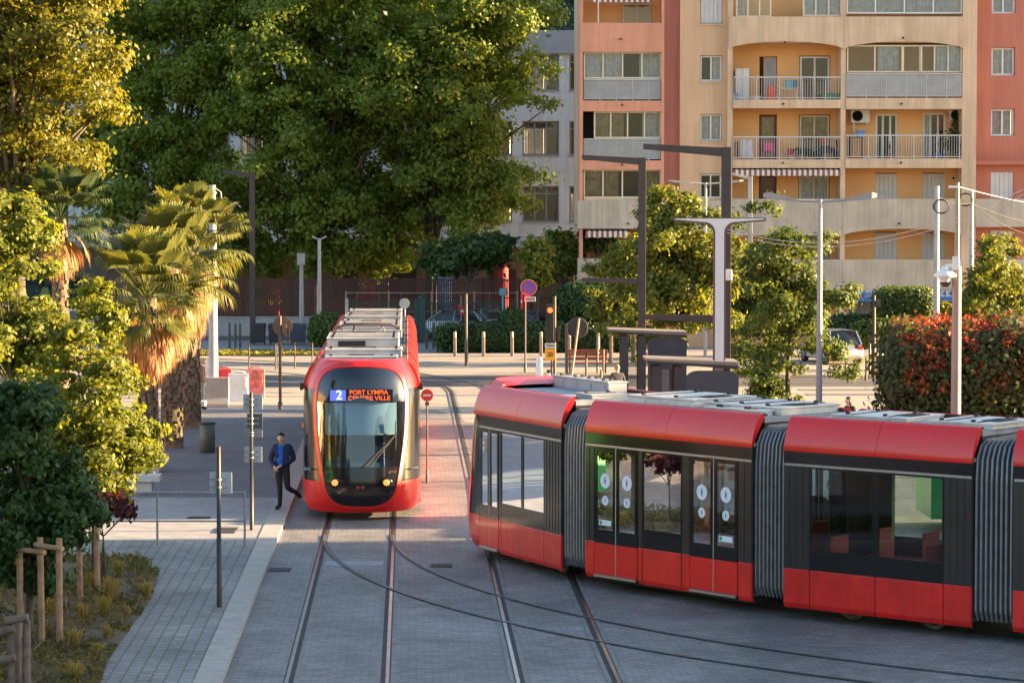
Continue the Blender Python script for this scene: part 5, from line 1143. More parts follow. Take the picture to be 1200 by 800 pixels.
# winged lamp
def wing(px, Y, zt, half, label, name='winged_lamp', mt=None, r=.09, one=False, thick=1.0):
    X = AT(px,243,Y).x; t = root(name, label, 'lamp post', (X,Y,0)); m = MB(); m.tube([(X,Y,0),(X,Y,1.2),(X,Y,zt)], [r*1.2,r*1.1,r*.75], 12); m.build('pole', mt or m_grey, t)
    for s_ in ((-1,1) if not one else (-1,)):
        m = MB(); m.tube([(X,Y,zt-.06),(X+s_*half*.45,Y,zt-.02)], .04, 8); m.hexa([(X+s_*half*.4,Y-.05,zt-.06),(X+s_*half*.4,Y+.05,zt-.06),(X+s_*half*.9,Y+.13,zt+.02),(X+s_*half*.9,Y-.13,zt+.02),(X+s_*half*.4,Y-.06,zt+.02),(X+s_*half*.4,Y+.06,zt+.02),(X+s_*half*.9,Y+.14,zt+.13*thick),(X+s_*half*.9,Y-.14,zt+.13*thick)])
        m.hexa([(X+s_*half*.9,Y-.13,zt+.03),(X+s_*half*.9,Y+.13,zt+.03),(X+s_*half,Y+.07,zt+.07),(X+s_*half,Y-.07,zt+.07),(X+s_*half*.9,Y-.14,zt+.13*thick),(X+s_*half*.9,Y+.14,zt+.13*thick),(X+s_*half,Y+.07,zt+.11*thick),(X+s_*half,Y-.07,zt+.11*thick)])
        h = m.build('lamp_head', mt or m_grey, t)
    return t
wing(961, 85, AT(600,234,85).z, 1.78, 'grey lamp post with two winged heads in front of the leafy young tree', thick=1.8)
wing(827, 126, AT(600,214,126).z, 1.75, 'slim pale double lamp in front of the tan wall, half hidden by the tree', mt=m_concp, r=.07)
X = AT(879,243,112).x; t = root('bent_lamp', 'pale angled lamp arm rising behind the young trees', 'lamp post', (X,112,0)); m = MB(); zt = AT(600,207,112).z; m.b(X-.09,X+.09,111.93,112.07,0,zt); m.hexa([(X-.092,111.94,zt-.12),(X-.092,112.06,zt-.12),(X-.75,112.05,zt+.06),(X-.75,111.95,zt+.06),(X-.092,111.94,zt),(X-.092,112.06,zt),(X-.75,112.05,zt+.15),(X-.75,111.95,zt+.15)]); m.build('mast', m_concp, t, bevel=.01)
wing(374, 136, AT(600,279,136).z, .36, 'thin grey lamp post left of the oncoming tram in front of the plane trunks', mt=m_galv, r=.11)
# poles
def pole(name, px, Y, zt, r, mat, label, cat='pole', extra=None):
    X = AT(px,243,Y).x; m = MB(); m.tube([(X,Y,0),(X,Y,zt*.5),(X,Y,zt)], [r*1.25,r*1.05,r*.8], 12); 
    if extra: extra(m, X, Y, zt)
    return T(m.build(name, mat, at=(X,Y,0)), label, cat)
def bands(m, X, Y, z):
    for q in (.25,.9,1.3): m.lathe([(.16,z-q),(.16,z-q-.05)], (X,Y,0), 12)
    m.tube([(X+.1,Y,z-.1),(X+.3,Y,z-.25),(X+.32,Y,z-.6),(X+.12,Y,z-.9)], .02, 6)
pole('concrete_pole', 249, 95, AT(600,217,95).z, .14, m_concp, 'tall pale utility pole standing among the sunlit palms', extra=bands)
pole('utility_pole', 1098, 112, AT(600,218,112).z, .12, m_concp, 'left pale utility pole behind the red hedge with a coil of cable')
pole('utility_pole', 1138.5, 124, AT(600,222,124).z, .11, m_concp, 'far thin utility pole behind the camera mast'); 
pole('grey_post', 406, 134, AT(600,350,134).z, .10, m_galv, 'short grey post beside the green fence left of the oncoming tram')
pole('grey_post', 434.5*0+353, 139, AT(600,308,139).z, .12, m_galv, 'grey post with a small box in front of the plane tree trunk', extra=lambda m,X,Y,z: m.b(X-.2,X+.2,Y-.3,Y-.1,z-.1,z+.5))
X = AT(1122,243,70).x; Y = 70; t = root('camera_mast', 'tan mast with a white dome camera in front of the red hedge', 'camera mast', (X,Y,0)); z1 = AT(600,312,Y).z; z2 = AT(600,214,Y).z; m = MB()
m.tube([(X,Y,0),(X,Y,z1)], [.14,.115], 16); m.tube([(X,Y,z1),(X,Y,z2)], [.075,.05], 12); m.build('pole', P('mast_tan', (.30,.22,.19), .55, .1, var=.1), t)
m = MB(); xc = AT(1108.5,243,Y).x; zc = AT(600,323,Y).z; m.lathe([(0,.26),(.09,.25),(.12,.16),(.20,.12),(.30,.02),(.30,-.03),(.17,-.05),(.15,-.16)], (xc,Y,zc), 22); m.b(xc, X-.06, Y-.05, Y+.05, zc+.2, zc+.3); m.b(X-.14,X+.02,Y-.2,Y-.118,zc+.15,zc+.5); dc = m.build('dome_camera', m_white, t)
m = MB(); m.lathe([(.145,-.10),(.14,-.2),(.08,-.28),(0,-.3)], (xc,Y,zc), 18); m.build('lens_dome', P('dome_dark', (.05,.03,.03), .15, var=0), dc)
m = MB(); m.b(X-.22,X-.02,Y-.1,Y+.1,z2-.14,z2-.08); m.build('antenna', m_white, t)
# cables
m_cab = P('cable_pale', (.45,.42,.38), .6, var=0); m_cabd = P('cable_black', (.02,.02,.02), .6, var=0)
def cable(a, b, sag, mat, label, r=.012):
    a, b = Vector(a), Vector(b); m = MB(); m.tube([a.lerp(b,i/24)-Vector((0,0,sag*4*(i/24)*(1-i/24))) for i in range(25)], r, 5); T(m.build('cable', mat, at=a), label, 'cable')
p1 = at3(1124,219,70); pr = at3(1260,244,96)
cable(p1, pr, .1, m_cab, 'pale overhead cable from the top of the camera mast to the right edge')
pl_ = at3(1098,230,112); pa = at3(1138,238,124)
cable(pl_, pa, .15, m_cabd, 'black cable between the two utility poles behind the red hedge', .03)
cable(pa, at3(1290,262,130), .5, m_cabd, 'upper black cable from the far utility pole to the right edge', .025)
cable(pa, at3(1290,272,130), .9, m_cabd, 'lower black cable from the far utility pole to the right edge', .02)
cable(at3(850,268,79), at3(1300,165,60), 1.15, m_cab, 'long upper pale cable crossing in front of the yellow balconies', .010)
cable(at3(850,272,79), at3(1300,172,60), 1.15, m_cab, 'long lower pale cable crossing in front of the yellow balconies', .010)
cable(at3(590,278,150), at3(690,272,150), .1, m_cabd, 'thin dark cable across the school wall', .02); cable(at3(470,335,149), at3(690,318,149), .2, m_cabd, 'thin dark cable below the school windows', .02)
def coil(px, py, Y, r, label):
    c = at3(px, py, Y); m = MB()
    for q in range(3): m.tube([(c[0]+(r+.02*q)*math.cos(2*PI*i/24), c[1]+.02*q-.15, c[2]+(r-.02*q)*math.sin(2*PI*i/24)) for i in range(25)], .018, 5, cap=False)
    T(m.build('cable_coil', m_cabd, at=c), label, 'cable coil')
coil(1102.5, 242, 112, .30, 'round black cable coil hung on the left utility pole'); coil(1131, 234, 124, .30, 'black cable coil hung beside the far utility pole')
# fences, gate and wall at the back
def fence(name, label, x0, x1, Y, z0, z1, st, wd, mat, post=2.6, cat='fence', rails=(.08,.5,.95), pm=None):
    t = root(name, label, cat, ((x0+x1)/2,Y,0)); m = MB(); n = int((x1-x0)/st)
    for i in range(n): c = x0+st*(i+.5); m.b(c-wd/2, c+wd/2, Y-.012, Y+.012, z0, z1)
    m.build('bars', mat, t); m = MB()
    for r in rails: z = z0+(z1-z0)*r; m.b(x0, x1, Y+.0125, Y+.045, z-.025, z+.025)
    m.build('rail', mat, t); k = max(1, int((x1-x0)/post))
    for i in range(k+1): c = x0+(x1-x0)*i/k; m = MB(); m.b(c-.05, c+.05, Y+.046, Y+.14, 0, z1+.06); m.build('post', pm or mat, t)
YF = 148
xf = lambda px, Y: AT(px,243,Y).x
fence('slat_fence', 'tall red brown slatted fence in front of the school', xf(228,YF), xf(679,YF), YF, AT(600,372,YF).z, AT(600,326,YF).z, .115, .085, m_fence)
m = MB(); m.b(xf(225,147.6), xf(480,147.6), 147.2, 147.7, 0, AT(600,372,147.6).z); m.b(xf(225,147.6)-.02, xf(480,147.6)+.02, 147.16, 147.74, AT(600,372,147.6).z+.001, AT(600,372,147.6).z+.06); T(m.build('low_wall', m_conc, at=(xf(350,147.6),147.5,0)), 'low pale concrete wall under the brown fence behind the dustbins', 'wall')
fence('wire_fence', 'low wire fence with tan posts in front of the brown slat fence', xf(405,146.8), xf(606,146.8), 146.8, .3, AT(600,340,146.8).z-.1, 1.2, .02, m_tanp, 1.9, rails=(.5,.98))
fence('bar_fence', 'dark green bar fence behind the oncoming tram', xf(405,140.5), xf(489,140.5), 140.5, .1, AT(600,353,140.5).z, .11, .03, m_gate, 2.0)
gx0, gx1 = xf(499,140), xf(592,140); t = root('sliding_gate', 'dark green barred gate with parked cars showing behind it', 'gate', ((gx0+gx1)/2,140,0)); m = MB()
for i in range(int((gx1-gx0)/.11)): m.b(gx0+.11*i, gx0+.11*i+.035, 139.98, 140.02, .15, 2.0)
m.build('bars', m_gate, t); m = MB(); m.b(gx0,gx1,139.96,140.04,.08,.148); m.b(gx0,gx1,139.96,140.04,2.002,2.08); m.b(gx0,gx1,140.022,140.06,.45,.55); m.build('gate_frame', m_gate, t)
for px, w_ in ((494.5,.36),(488,.16),(589.5,.2)):
    m = MB(); c = xf(px,139.9); m.b(c-w_/2, c+w_/2, 139.7, 139.94, 0, 2.35 if w_ > .3 else 2.1); m.lathe([(w_*.5,0),(w_*.4,.1),(0,.16)], (c,139.82,2.35 if w_ > .3 else 2.1), 12); m.build('gate_post', m_gate, t)
c = xf(589.5,138.5); m = MB(); z = AT(600,346,138.5).z; m.tube([(c,138.5,0),(c,138.5,z)], .06, 10); m.b(c-.18, c+.18, 138.3, 138.6, z, z+.36); T(m.build('entry_post', P('entry_blue', (.14,.36,.42), .5, .1, var=.08), at=(c,138.5,0), bevel=.01), 'pale blue box on a green post at the right end of the gate', 'post')
# round posts and bollards
gb = 'tan bollards along the hedge'
def boll(px, py0, py1, mat, label, grp, r=.055, name='bollard'):
    b = G(px, py1); h = AT(px, py0, b.y).z; m = MB(); m.lathe([(r,0),(r,h-.03),(r*.8,h),(0,h)], b, 12); return T(m.build(name, mat, at=b), label, 'bollard', grp)
for i, px in enumerate((533,566.5,600,634,667,701)): boll(px, 388.5, 417, m_tanp, ['leftmost tan bollard of the row before the low hedge','tan bollard left of the no-stopping sign, second in the row','tan bollard just left of the no-stopping sign post','tan bollard behind the traffic light','tan bollard seen between the leaning mirror and the bench','rightmost tan bollard of the row, behind the bench'][i], gb, .075)
for i, (px, a, b_) in enumerate(((500,385,409),(508,378,407),(269,378,408),(276,379,409),(281.5,379,408),(386.5,380,408))): boll(px, a, b_, m_char, ['black bollard right beside the oncoming tram at the gate','black bollard in front of the gate bars','left black bollard of the three by the pale wall','middle black bollard of the three by the pale wall','right black bollard of the three by the pale wall','black bollard in front of the small green clipped bush'][i], 'black bollards by the gate and wall', .06)
for i, (px, a, b_) in enumerate(((687,413,446),(704.5,433,460),(711,445,464),(991,401,436),(1015,418,446),(1019,402,440),(700,409,437),(707,409,438))): boll(px, a, b_, m_brown, ['brown post in front of the red bench','brown post left of the tram shelter','short brown post beside the tram shelter','brown post beside the white car at the right','brown post on the sunny paving left of the red hedge','slim brown post beside the white scooter','slim brown post at the right part of the red bench','slim brown post at the right end of the red bench'][i], 'brown posts on the square', .045)
# signs
def sign(name, label, px, py_base, py_top, mat=None, r=.04, z=0.0):
    b = G(px, py_base, z); zt = AT(px, py_top, b.y).z; t = root(name, label, 'sign', b); m = MB(); m.tube([b, (b.x,b.y,zt)], r, 10); m.lathe([(r*1.5,0),(r*1.5,.35),(r,.37)], b, 10); m.build('post', mat or m_brown, t); return t, b, zt
t, b, zt = sign('no_stopping_sign', 'round blue no-stopping sign with a red cross on a brown post by the hedge', 615.5, 436, 347)
c = AT(619.5, 337, b.y-.06); m = MB(); n = 32
m.poly([(c.x+.35*math.cos(2*PI*k/n), c.y, c.z+.35*math.sin(2*PI*k/n)) for k in range(n)], 0); m.poly([(c.x+.33*math.cos(2*PI*k/n), c.y-.004, c.z+.33*math.sin(2*PI*k/n)) for k in range(n)], 1); m.poly([(c.x+.24*math.cos(2*PI*k/n), c.y-.008, c.z+.24*math.sin(2*PI*k/n)) for k in range(n)], 2)
for s_ in (-1,1): q = .17; w_ = .032; m.poly([(c.x-q-w_*s_*0, c.y-.012-.002*s_, c.z-s_*(q)+w_),(c.x-q+w_, c.y-.012-.002*s_, c.z-s_*q-(0)),(c.x+q, c.y-.012-.002*s_, c.z+s_*q-w_),(c.x+q-w_, c.y-.012-.002*s_, c.z+s_*q)] if s_ > 0 else [(c.x-q, c.y-.012-.002*s_, c.z+q-w_),(c.x+q-w_, c.y-.012-.002*s_, c.z-q),(c.x+q, c.y-.012-.002*s_, c.z-q+w_),(c.x-q+w_, c.y-.012-.002*s_, c.z+q)], 1)
m.lathe([(.35,.004),(.35,.03)], c, n, 3, 'y', False); m.build('sign_disc', [m_signw,m_signr,m_signb,m_back], t)
m = MB(); c2 = AT(621,350.5,b.y-.05); m.b(c2.x-.24,c2.x+.24,c2.y,c2.y+.02,c2.z-.10,c2.z+.10); pl_ = m.build('sign_plate', m_signw, t, bevel=.005); text('LIVRAISON', 'sign_lettering', m_hood, pl_, (c2.x,c2.y-.004,c2.z), (1,0,0), (0,0,1), .13, w=.40, bold=.004)
m = MB(); c3 = AT(612.4,353,b.y-.02); m.b(c3.x-.07,c3.x+.02,c3.y-.25,c3.y+.25,c3.z-.33,c3.z+.33); sp = m.build('side_sign', m_signr, t); m = MB(); m.b(c3.x-.073,c3.x-.02,c3.y-.252,c3.y-.15,c3.z-.06,c3.z+.06); m.build('side_sign_bar', m_signw, sp)
t, b, zt = sign('no_entry_sign', 'round red no-entry sign on a black bracket beside the right flank of the oncoming tram', 500.5, 566, 470, m_char, .022)
c = AT(500.5,463,b.y-.05); m = MB(); m.lathe([(.155,-.01),(.155,.012)], c, 28, 0, 'y', False); m.b(c.x-.10,c.x+.10,c.y-.016,c.y-.011,c.z-.026,c.z+.026,1); m.build('sign_disc', [m_signr,m_signw], t); m = MB(); m.b(c.x-.05,c.x+.05,c.y-.02,c.y+.03,c.z-.26,c.z-.17); m.build('sign_box', m_char, t)
t, b, zt = sign('back_sign', 'grey round sign seen from behind above the rear of the oncoming tram', 474.5, 415, 362, m_galv); m = MB(); c = AT(474,355.5,b.y+.05); m.lathe([(.25,-.015),(.25,.015)], c, 24, 0, 'y', False); m.build('sign_disc', P('sign_back_pale', (.42,.43,.43), .5, .2), t)
t, b, zt = sign('round_sign', 'brown round sign seen from behind on a brown post left of the oncoming tram', 328.5, 483, 370, m_brown, .055); c = AT(331,382,b.y+.08); m = MB(); m.lathe([(.34,-.015),(.34,.015)], c, 28, 0, 'y', False); m.b(c.x-.0,c.x+.14,c.y-.12,c.y-.02,c.z-.3,c.z+.05); m.build('sign_disc', m_backb, t)
m = MB(); c = AT(337.5,391,b.y-.02); m.b(c.x-.04,c.x+.05,c.y-.05,c.y+.05,c.z-.25,c.z+.2); m.build('signal_box', m_brown, t)
t, b, zt = sign('traffic_mirror', 'round mirror seen from behind on a leaning brown post behind the right tram', 668.5, 462, 448, m_brown, .04); p_top = AT(678.5,373,b.y); m = MB(); m.tube([(b.x,b.y,.4), p_top], .045, 10); m.build('leaning_post', m_tanp, t); c = AT(677,384,b.y+.1); m = MB(); m.lathe([(.36,-.02),(.41,.0),(.41,.03),(.36,.04)], c, 28, 0, 'y', False); m.build('mirror_back', m_char, t)
b = G(664, 462); m = MB(); zt = AT(664,380,b.y).z; m.tube([b,(b.x,b.y,zt)], .065, 10); T(m.build('brown_post', m_brown, at=b), 'tall brown post beside the leaning mirror', 'post')
b = G(546.5, 429); m = MB(); zt = AT(546.5,344,b.y).z; m.tube([b,(b.x,b.y,zt*.35),(b.x,b.y,zt*.36),(b.x,b.y,zt)], [.08,.08,.055,.05], 10); T(m.build('brown_post', m_brown, at=b), 'tall brown post standing left of the no-stopping sign', 'post')
b = G(541, 400); t, b, zt = sign('no_entry_sign', 'small red and white no-entry sign in front of the parked cars', 540.5, 402, 346, m_tanp, .04); c = AT(542.5,364.5,b.y-.06); m = MB(); m.b(c.x-.17,c.x+.17,c.y,c.y+.02,c.z-.2,c.z+.2,0); m.b(c.x-.11,c.x+.11,c.y-.006,c.y-.001,c.z-.05,c.z+.05,1); m.b(c.x-.26,c.x-.16,c.y,c.y+.02,c.z+.22,c.z+.36,0); m.build('sign_disc', [m_signr,m_signw], t)
# traffic light
b = G(646.5, 458); Y = b.y; t = root('traffic_light', 'traffic light showing red above a white plate and a yellow 20 sign', 'traffic light', b); m = MB(); x2 = AT(650,243,Y).x; zt = AT(600,347,Y).z; m.tube([(x2,Y,0),(x2,Y,zt)], .06, 10); m.tube([(x2-.12,Y+.05,0),(x2-.12,Y+.05,zt-.3)], .03, 8); m.build('pole', m_brown, t)
cx = AT(644.5,243,Y).x; z0, z1 = AT(600,399,Y).z, AT(600,357,Y).z; m = MB(); m.b(cx-.15,cx+.15,Y-.32,Y-.08,z0,z1); m.build('signal_head', m_hood, t, bevel=.02)
for k, pz in enumerate((363,373,383.5)):
    z = AT(600,pz,Y).z; m = MB(); m.lathe([(.105,-.335),(.105,-.322)], (cx,Y,z), 18, 0, 'y', False); m.build('lens', m_sigon if k == 0 else m_lens, t)
    m = MB(); m.grid([[(cx+.13*math.cos(a), y, z+.13*math.sin(a)) for a in [PI*(-.1+1.2*i/14) for i in range(15)]] for y in (Y-.32, Y-.52)], 0, True); m.build('visor', m_hood, t)
z = AT(600,404.5,Y).z; m = MB(); m.b(cx-.19,cx+.22,Y-.25,Y-.22,z-.09,z+.09); q = m.build('sign_plate', m_signw, t); text('FREINS', 'sign_lettering', m_hood, q, (cx+.01,Y-.254,z), (1,0,0), (0,0,1), .13, w=.32, bold=.003)
z = AT(600,415,Y).z; m = MB(); m.b(cx-.19,cx+.21,Y-.27,Y-.22,z-.225,z+.225); q = m.build('speed_plate', m_yelb, t); text('20', 'sign_lettering', m_hood, q, (cx+.01,Y-.274,z), (1,0,0), (0,0,1), .22, w=.2, bold=.006)
m = MB(); m.b(x2+.12,x2+.22,Y-.05,Y+.05,AT(600,400,Y).z,AT(600,383,Y).z); m.build('side_signal', m_brown, t)
b = G(643,463); m = MB(); 
for k in range(8): m.lathe([(.075,.12*k),(.075,.12*k+.118)], (b.x,b.y-.1,0), 12, k % 2)
T(m.build('striped_post', [m_signw,m_hood], at=(b.x,b.y-.1,0)), 'short black and white striped post at the foot of the traffic light', 'post')
b = G(632,462); m = MB(); m.lathe([(.13,0),(.13,1.3),(.09,1.38),(0,1.4)], b, 16); m.b(b.x+.14,b.x+.42,b.y-.1,b.y+.15,0,.45); T(m.build('white_post', m_signw, at=b, bevel=.01), 'fat white post with a low box beside the traffic light', 'post')
# near signs and rails on the left pavement
def near_sign(px, pb, pt, plates, label):
    b = G(px, pb, ZS); zt = AT(px, pt, b.y).z; t = root('back_sign', label, 'sign', b); m = MB(); m.tube([b,(b.x,b.y,b.z+1.2),(b.x,b.y,b.z+1.2),(b.x,b.y,zt)], [.045,.045,.038,.038], 12); m.build('post', m_char, t)
    for (xa, xb, ya, yb_, mt) in plates:
        p, q = AT(xa, yb_, b.y-.06), AT(xb, ya, b.y-.06); m = MB(); m.b(p.x, q.x, b.y+.045, b.y+.06, p.z, q.z); k = m.build('sign_plate', mt, t, bevel=.004)
        m = MB()
        for f_ in (.32,.68): z = p.z+(q.z-p.z)*f_; m.lathe([(.052,z-.012),(.052,z+.012)], (b.x,b.y,0), 12); m.b(b.x-.16, b.x+.16, b.y+.03, b.y+.044, z-.015, z+.015)
        m.build('clamp', m_galv, k)
near_sign(257, 711, 523, [(245,271,554,579,m_back)], 'brown sign post with one grey sign back nearest the kerb at the lower left')
near_sign(295, 621, 459, [(284.5,307,462,480,m_back),(289,307,485,502,P('sign_back_dark', (.09,.10,.11), .5, .3)),(286,307,504,513,m_galv),(286,306.5,524,542,P('sign_back_light', (.42,.43,.46), .5, .3))], 'dark post with four sign backs beside the walking man')
t0 = G(182, 640, ZS); t = root('handrail', 'grey metal handrail at the edge of the pale crossing slab', 'handrail', t0); y = t0.y; xa, xb = AT(88,243,y).x, AT(285,243,y).x; zt = AT(182,577,y).z
m = MB(); m.tube([(xa,y,zt),(xb,y,zt)], .025, 8); m.tube([(xa,y,ZS+.52),(xb,y,ZS+.52)], .018, 8); m.build('rail', m_galv, t)
for x in (AT(182,243,y).x, xb, xa): m = MB(); m.b(x-.02,x+.02,y-.035,y+.035,ZS,zt+.03); m.b(x-.06,x+.06,y-.06,y+.06,ZS,ZS+.012); m.build('post', m_galv, t)
b = G(243, 530, ZS); m = MB(); m.lathe([(.20,0),(.22,.03),(.22,.80),(.205,.81),(.205,.70),(0,.69)], b, 20); t = T(m.build('litter_bin', m_bin, at=b), 'grey green round litter bin standing by the palms', 'bin'); m = MB(); m.lathe([(.225,.80),(.235,.82),(.235,.86),(.20,.865)], b, 20); m.build('rim', m_char, t)
for (px, py, w_, l) in ((150,578,1.6,'white stone bench in front of the nearest palm'),(183,553,.6,'short white stone bench end showing between the palm trunks'),(222,486,1.1,'white stone bench behind the far palm trunk')):
    b = G(px, py, ZS); m = MB(); m.b(b.x-w_/2,b.x+w_/2,b.y-.25,b.y+.25,ZS+.30,ZS+.47); m.b(b.x-w_/2+.2,b.x+w_/2-.2,b.y-.17,b.y+.17,ZS,ZS+.298); T(m.build('stone_bench', m_stone, at=b, bevel=.015), l, 'bench')
# street barriers
b = G(250, 477); m = MB(); x0, x1 = AT(236,243,b.y).x, AT(267,243,b.y).x
m.prism([(x0,b.y-.3,0),(x0,b.y+.3,0),(x0,b.y+.3,.12),(x0,b.y+.12,.35),(x0,b.y+.09,1.05),(x0,b.y-.09,1.05),(x0,b.y-.12,.35),(x0,b.y-.3,.12)], (x1-x0,0,0)); T(m.build('concrete_barrier', P('barrier_concrete', (.40,.33,.27), .85, var=.12), at=b, bevel=.02), 'tan concrete road barrier block at the foot of the white pole', 'barrier')
def plastic(px0, px1, py, h, mats, label):
    b = G((px0+px1)/2, py); x0, x1 = AT(px0,243,b.y).x, AT(px1,243,b.y).x; m = MB(); n = 3
    m.prism([(x0,b.y-.25,0),(x0,b.y+.25,0),(x0,b.y+.22,.15),(x0,b.y+.13,.45),(x0,b.y+.11,h),(x0,b.y-.11,h),(x0,b.y-.13,.45),(x0,b.y-.22,.15)], (x1-x0,0,0))
    for i in range(n): c = x0+(x1-x0)*(i+.5)/n; m.b(c-.06,c+.06,b.y-.14,b.y-.111,.5,h-.12)
    m.tube([(x0+.1,b.y,h),(x0+.16,b.y,h+.07),(x1-.16,b.y,h+.07),(x1-.1,b.y,h)], .03, 6); return T(m.build('plastic_barrier', mats, at=b, bevel=.02), label, 'barrier', 'plastic road barriers by the white pole')
plastic(267,290,470,1.0,m_plasw,'white plastic road barrier beside the tan concrete block'); plastic(288,309,466,1.05,P('barrier_pink', (.66,.16,.13), .5, var=.5, scale=5),'worn red plastic road barrier right of the white one'); plastic(251,270,462,.95,m_plast,'red plastic road barrier behind the tan concrete block'); plastic(238,252,452,.9,m_plasw,'white plastic road barrier left of the utility pole foot'); plastic(296,307,452,.8,m_plast,'small red plastic road barrier behind the worn one') if False else None
# dustbins
for i, (px, w_, mt, l) in enumerate(((303,.62,m_char,'left dark wheeled dustbin beside the angled mast'),(323,.62,m_char,'right dark wheeled dustbin beside the angled mast'),(349,.72,P('bin_blue', (.05,.065,.09), .5, var=.1),'blue grey wheeled dustbin in front of the pale wall'))):
    b = G(px, 404); x = b.x; y = b.y; w_ *= 1.15; m = MB(); m.hexa([(x-w_*.42,y-.3,.12),(x+w_*.42,y-.3,.12),(x+w_*.42,y+.3,.12),(x-w_*.42,y+.3,.12),(x-w_*.5,y-.38,.98),(x+w_*.5,y-.38,.98),(x+w_*.5,y+.36,.98),(x-w_*.5,y+.36,.98)])
    m.hexa([(x-w_*.53,y-.42,.985),(x+w_*.53,y-.42,.985),(x+w_*.53,y+.4,.985),(x-w_*.53,y+.4,.985),(x-w_*.48,y-.38,1.05),(x+w_*.48,y-.38,1.05),(x+w_*.48,y+.36,1.10),(x-w_*.48,y+.36,1.10)])
    o = T(m.build('wheeled_bin', mt, at=(x,y,0), bevel=.015), l, 'dustbin', 'dustbins by the pale wall')
    for sx_ in (-1,1): m = MB(); m.lathe([(.11,-.03),(.12,-.02),(.12,.02),(.11,.03)], (x+sx_*w_*.4,y+.3,.12), 14, axis='x'); m.build('wheel', m_hood, o)
# low railings on the far pavement
def lowrail(px0, px1, py, h, label, n=3):
    a, b = G(px0,py), G(px1,py); t = root('low_railing', label, 'railing', (a+b)/2); m = MB()
    for z in (h, h*.55): m.tube([(a.x,a.y,z),(b.x,b.y,z)], .022, 6)
    m.build('rail', m_brown, t)
    for i in range(n): p = a.lerp(b,i/(n-1)); m = MB(); m.tube([(p.x,p.y,0),(p.x,p.y,h+.03)], .03, 8); m.build('post', m_brown, t)
lowrail(292, 323, 434, 1.1, 'brown low railing at the kerb left of the round sign post', 2); lowrail(325, 366, 432, 1.1, 'brown low railing at the kerb beside the oncoming tram', 3)
# benches and the wooden tree frame
def bench(px0, px1, py, label):
    a, b = G(px0,py), G(px1,py); y = a.y; t = root('park_bench', label, 'bench', (a+b)/2); m = MB()
    for k in range(3): m.b(a.x,b.x,y+.16-.02*k,y+.19-.02*k,.55+.16*k,.68+.16*k)
    m.build('backrest', m_bench, t, bevel=.006); m = MB()
    for k in range(3): m.b(a.x,b.x,y-.32+.16*k,y-.18+.16*k,.42,.46)
    m.build('seat', m_bench, t, bevel=.006)
    for x in (a.x+.1, b.x-.1): m = MB(); m.b(x-.03,x+.03,y-.3,y-.24,0,.418); m.b(x-.03,x+.03,y+.22,y+.28,0,.98); m.b(x-.028,x+.028,y-.238,y+.218,.36,.416); m.build('leg', m_char, t)
bench(665, 712, 437, 'red brown slatted bench in front of the low hedge')
def stakes(pts, label, zt, z0=0.0, r=.045, rail=True, mat=None):
    c = sum((Vector(p) for p in pts), Vector())/len(pts); t = root('tree_stakes', label, 'tree stakes', (c.x,c.y,z0), 'wooden tree stake frames')
    for p in pts: m = MB(); m.tube([(p[0],p[1],z0),(p[0]+rnd.uniform(-.02,.02),p[1],zt+rnd.uniform(-.05,.05))], [r,r*.92], 10); m.build('stake', mat or m_wood, t)
    if rail:
        for q, (a, b_) in enumerate(zip(pts, pts[1:])):
            d_ = (Vector(b_)-Vector(a)).normalized()*.12; m = MB(); m.tube([(a[0]-d_.x,a[1]-d_.y-r*2,zt-.12-.1*(q%2)),(b_[0]+d_.x,b_[1]+d_.y-r*2,zt-.12-.1*(q%2))], r*.8, 8); m.build('cross_rail', mat or m_wood, t)
a, b_ = AT(716,243,121), AT(743,243,121); zt = AT(600,378,121).z
stakes([(a.x,121,0),(b_.x,121,0),(b_.x,122.3,0)], 'square wooden stake frame round the slim tree beside the tram shelter', zt, 0, .06)
g1, g2, g3 = G(114,693,ZS), G(94,704,ZS), G(74,690,ZS)
stakes([(g1.x,g1.y,0),(g2.x,g2.y,0),(g3.x,g3.y-.4,0)], 'wooden stakes holding the lime green street tree', AT(114,598,g1.y).z, ZS, .055)
g1, g2, g3 = G(70,758,ZS), G(49,754,ZS), G(24,750,ZS)
stakes([(g1.x,g1.y,0),(g2.x,g2.y,0),(g3.x,g3.y,0)], 'sunlit wooden stakes under the dark green street tree', AT(70,632,g1.y).z, ZS, .055)
# wooden corner rail at the bottom left
b = G(28, 815, ZS); t = root('wooden_rail', 'wooden post and rail corner at the bottom left edge', 'fence', b); Y = b.y; z1 = AT(20,727,Y).z
for px in (27,8,16): p = AT(px,243,Y+(.5 if px == 16 else 0)); m = MB(); m.tube([(p.x,p.y,ZS),(p.x,p.y,z1)], .055, 10); m.build('post', P('weathered_wood', (.15,.11,.085), .9, var=.35, scale=7), t)
for (xa, ya, xb, yb_) in ((-12,742,17,736),(6,727,33,723),(-12,776,18,770)):
    p, q = AT(xa,ya,Y-.1), AT(xb,yb_,Y-.12); m = MB(); m.tube([p,q], .06, 12); m.build('cross_rail', P('weathered_wood', (.15,.11,.085)), t)
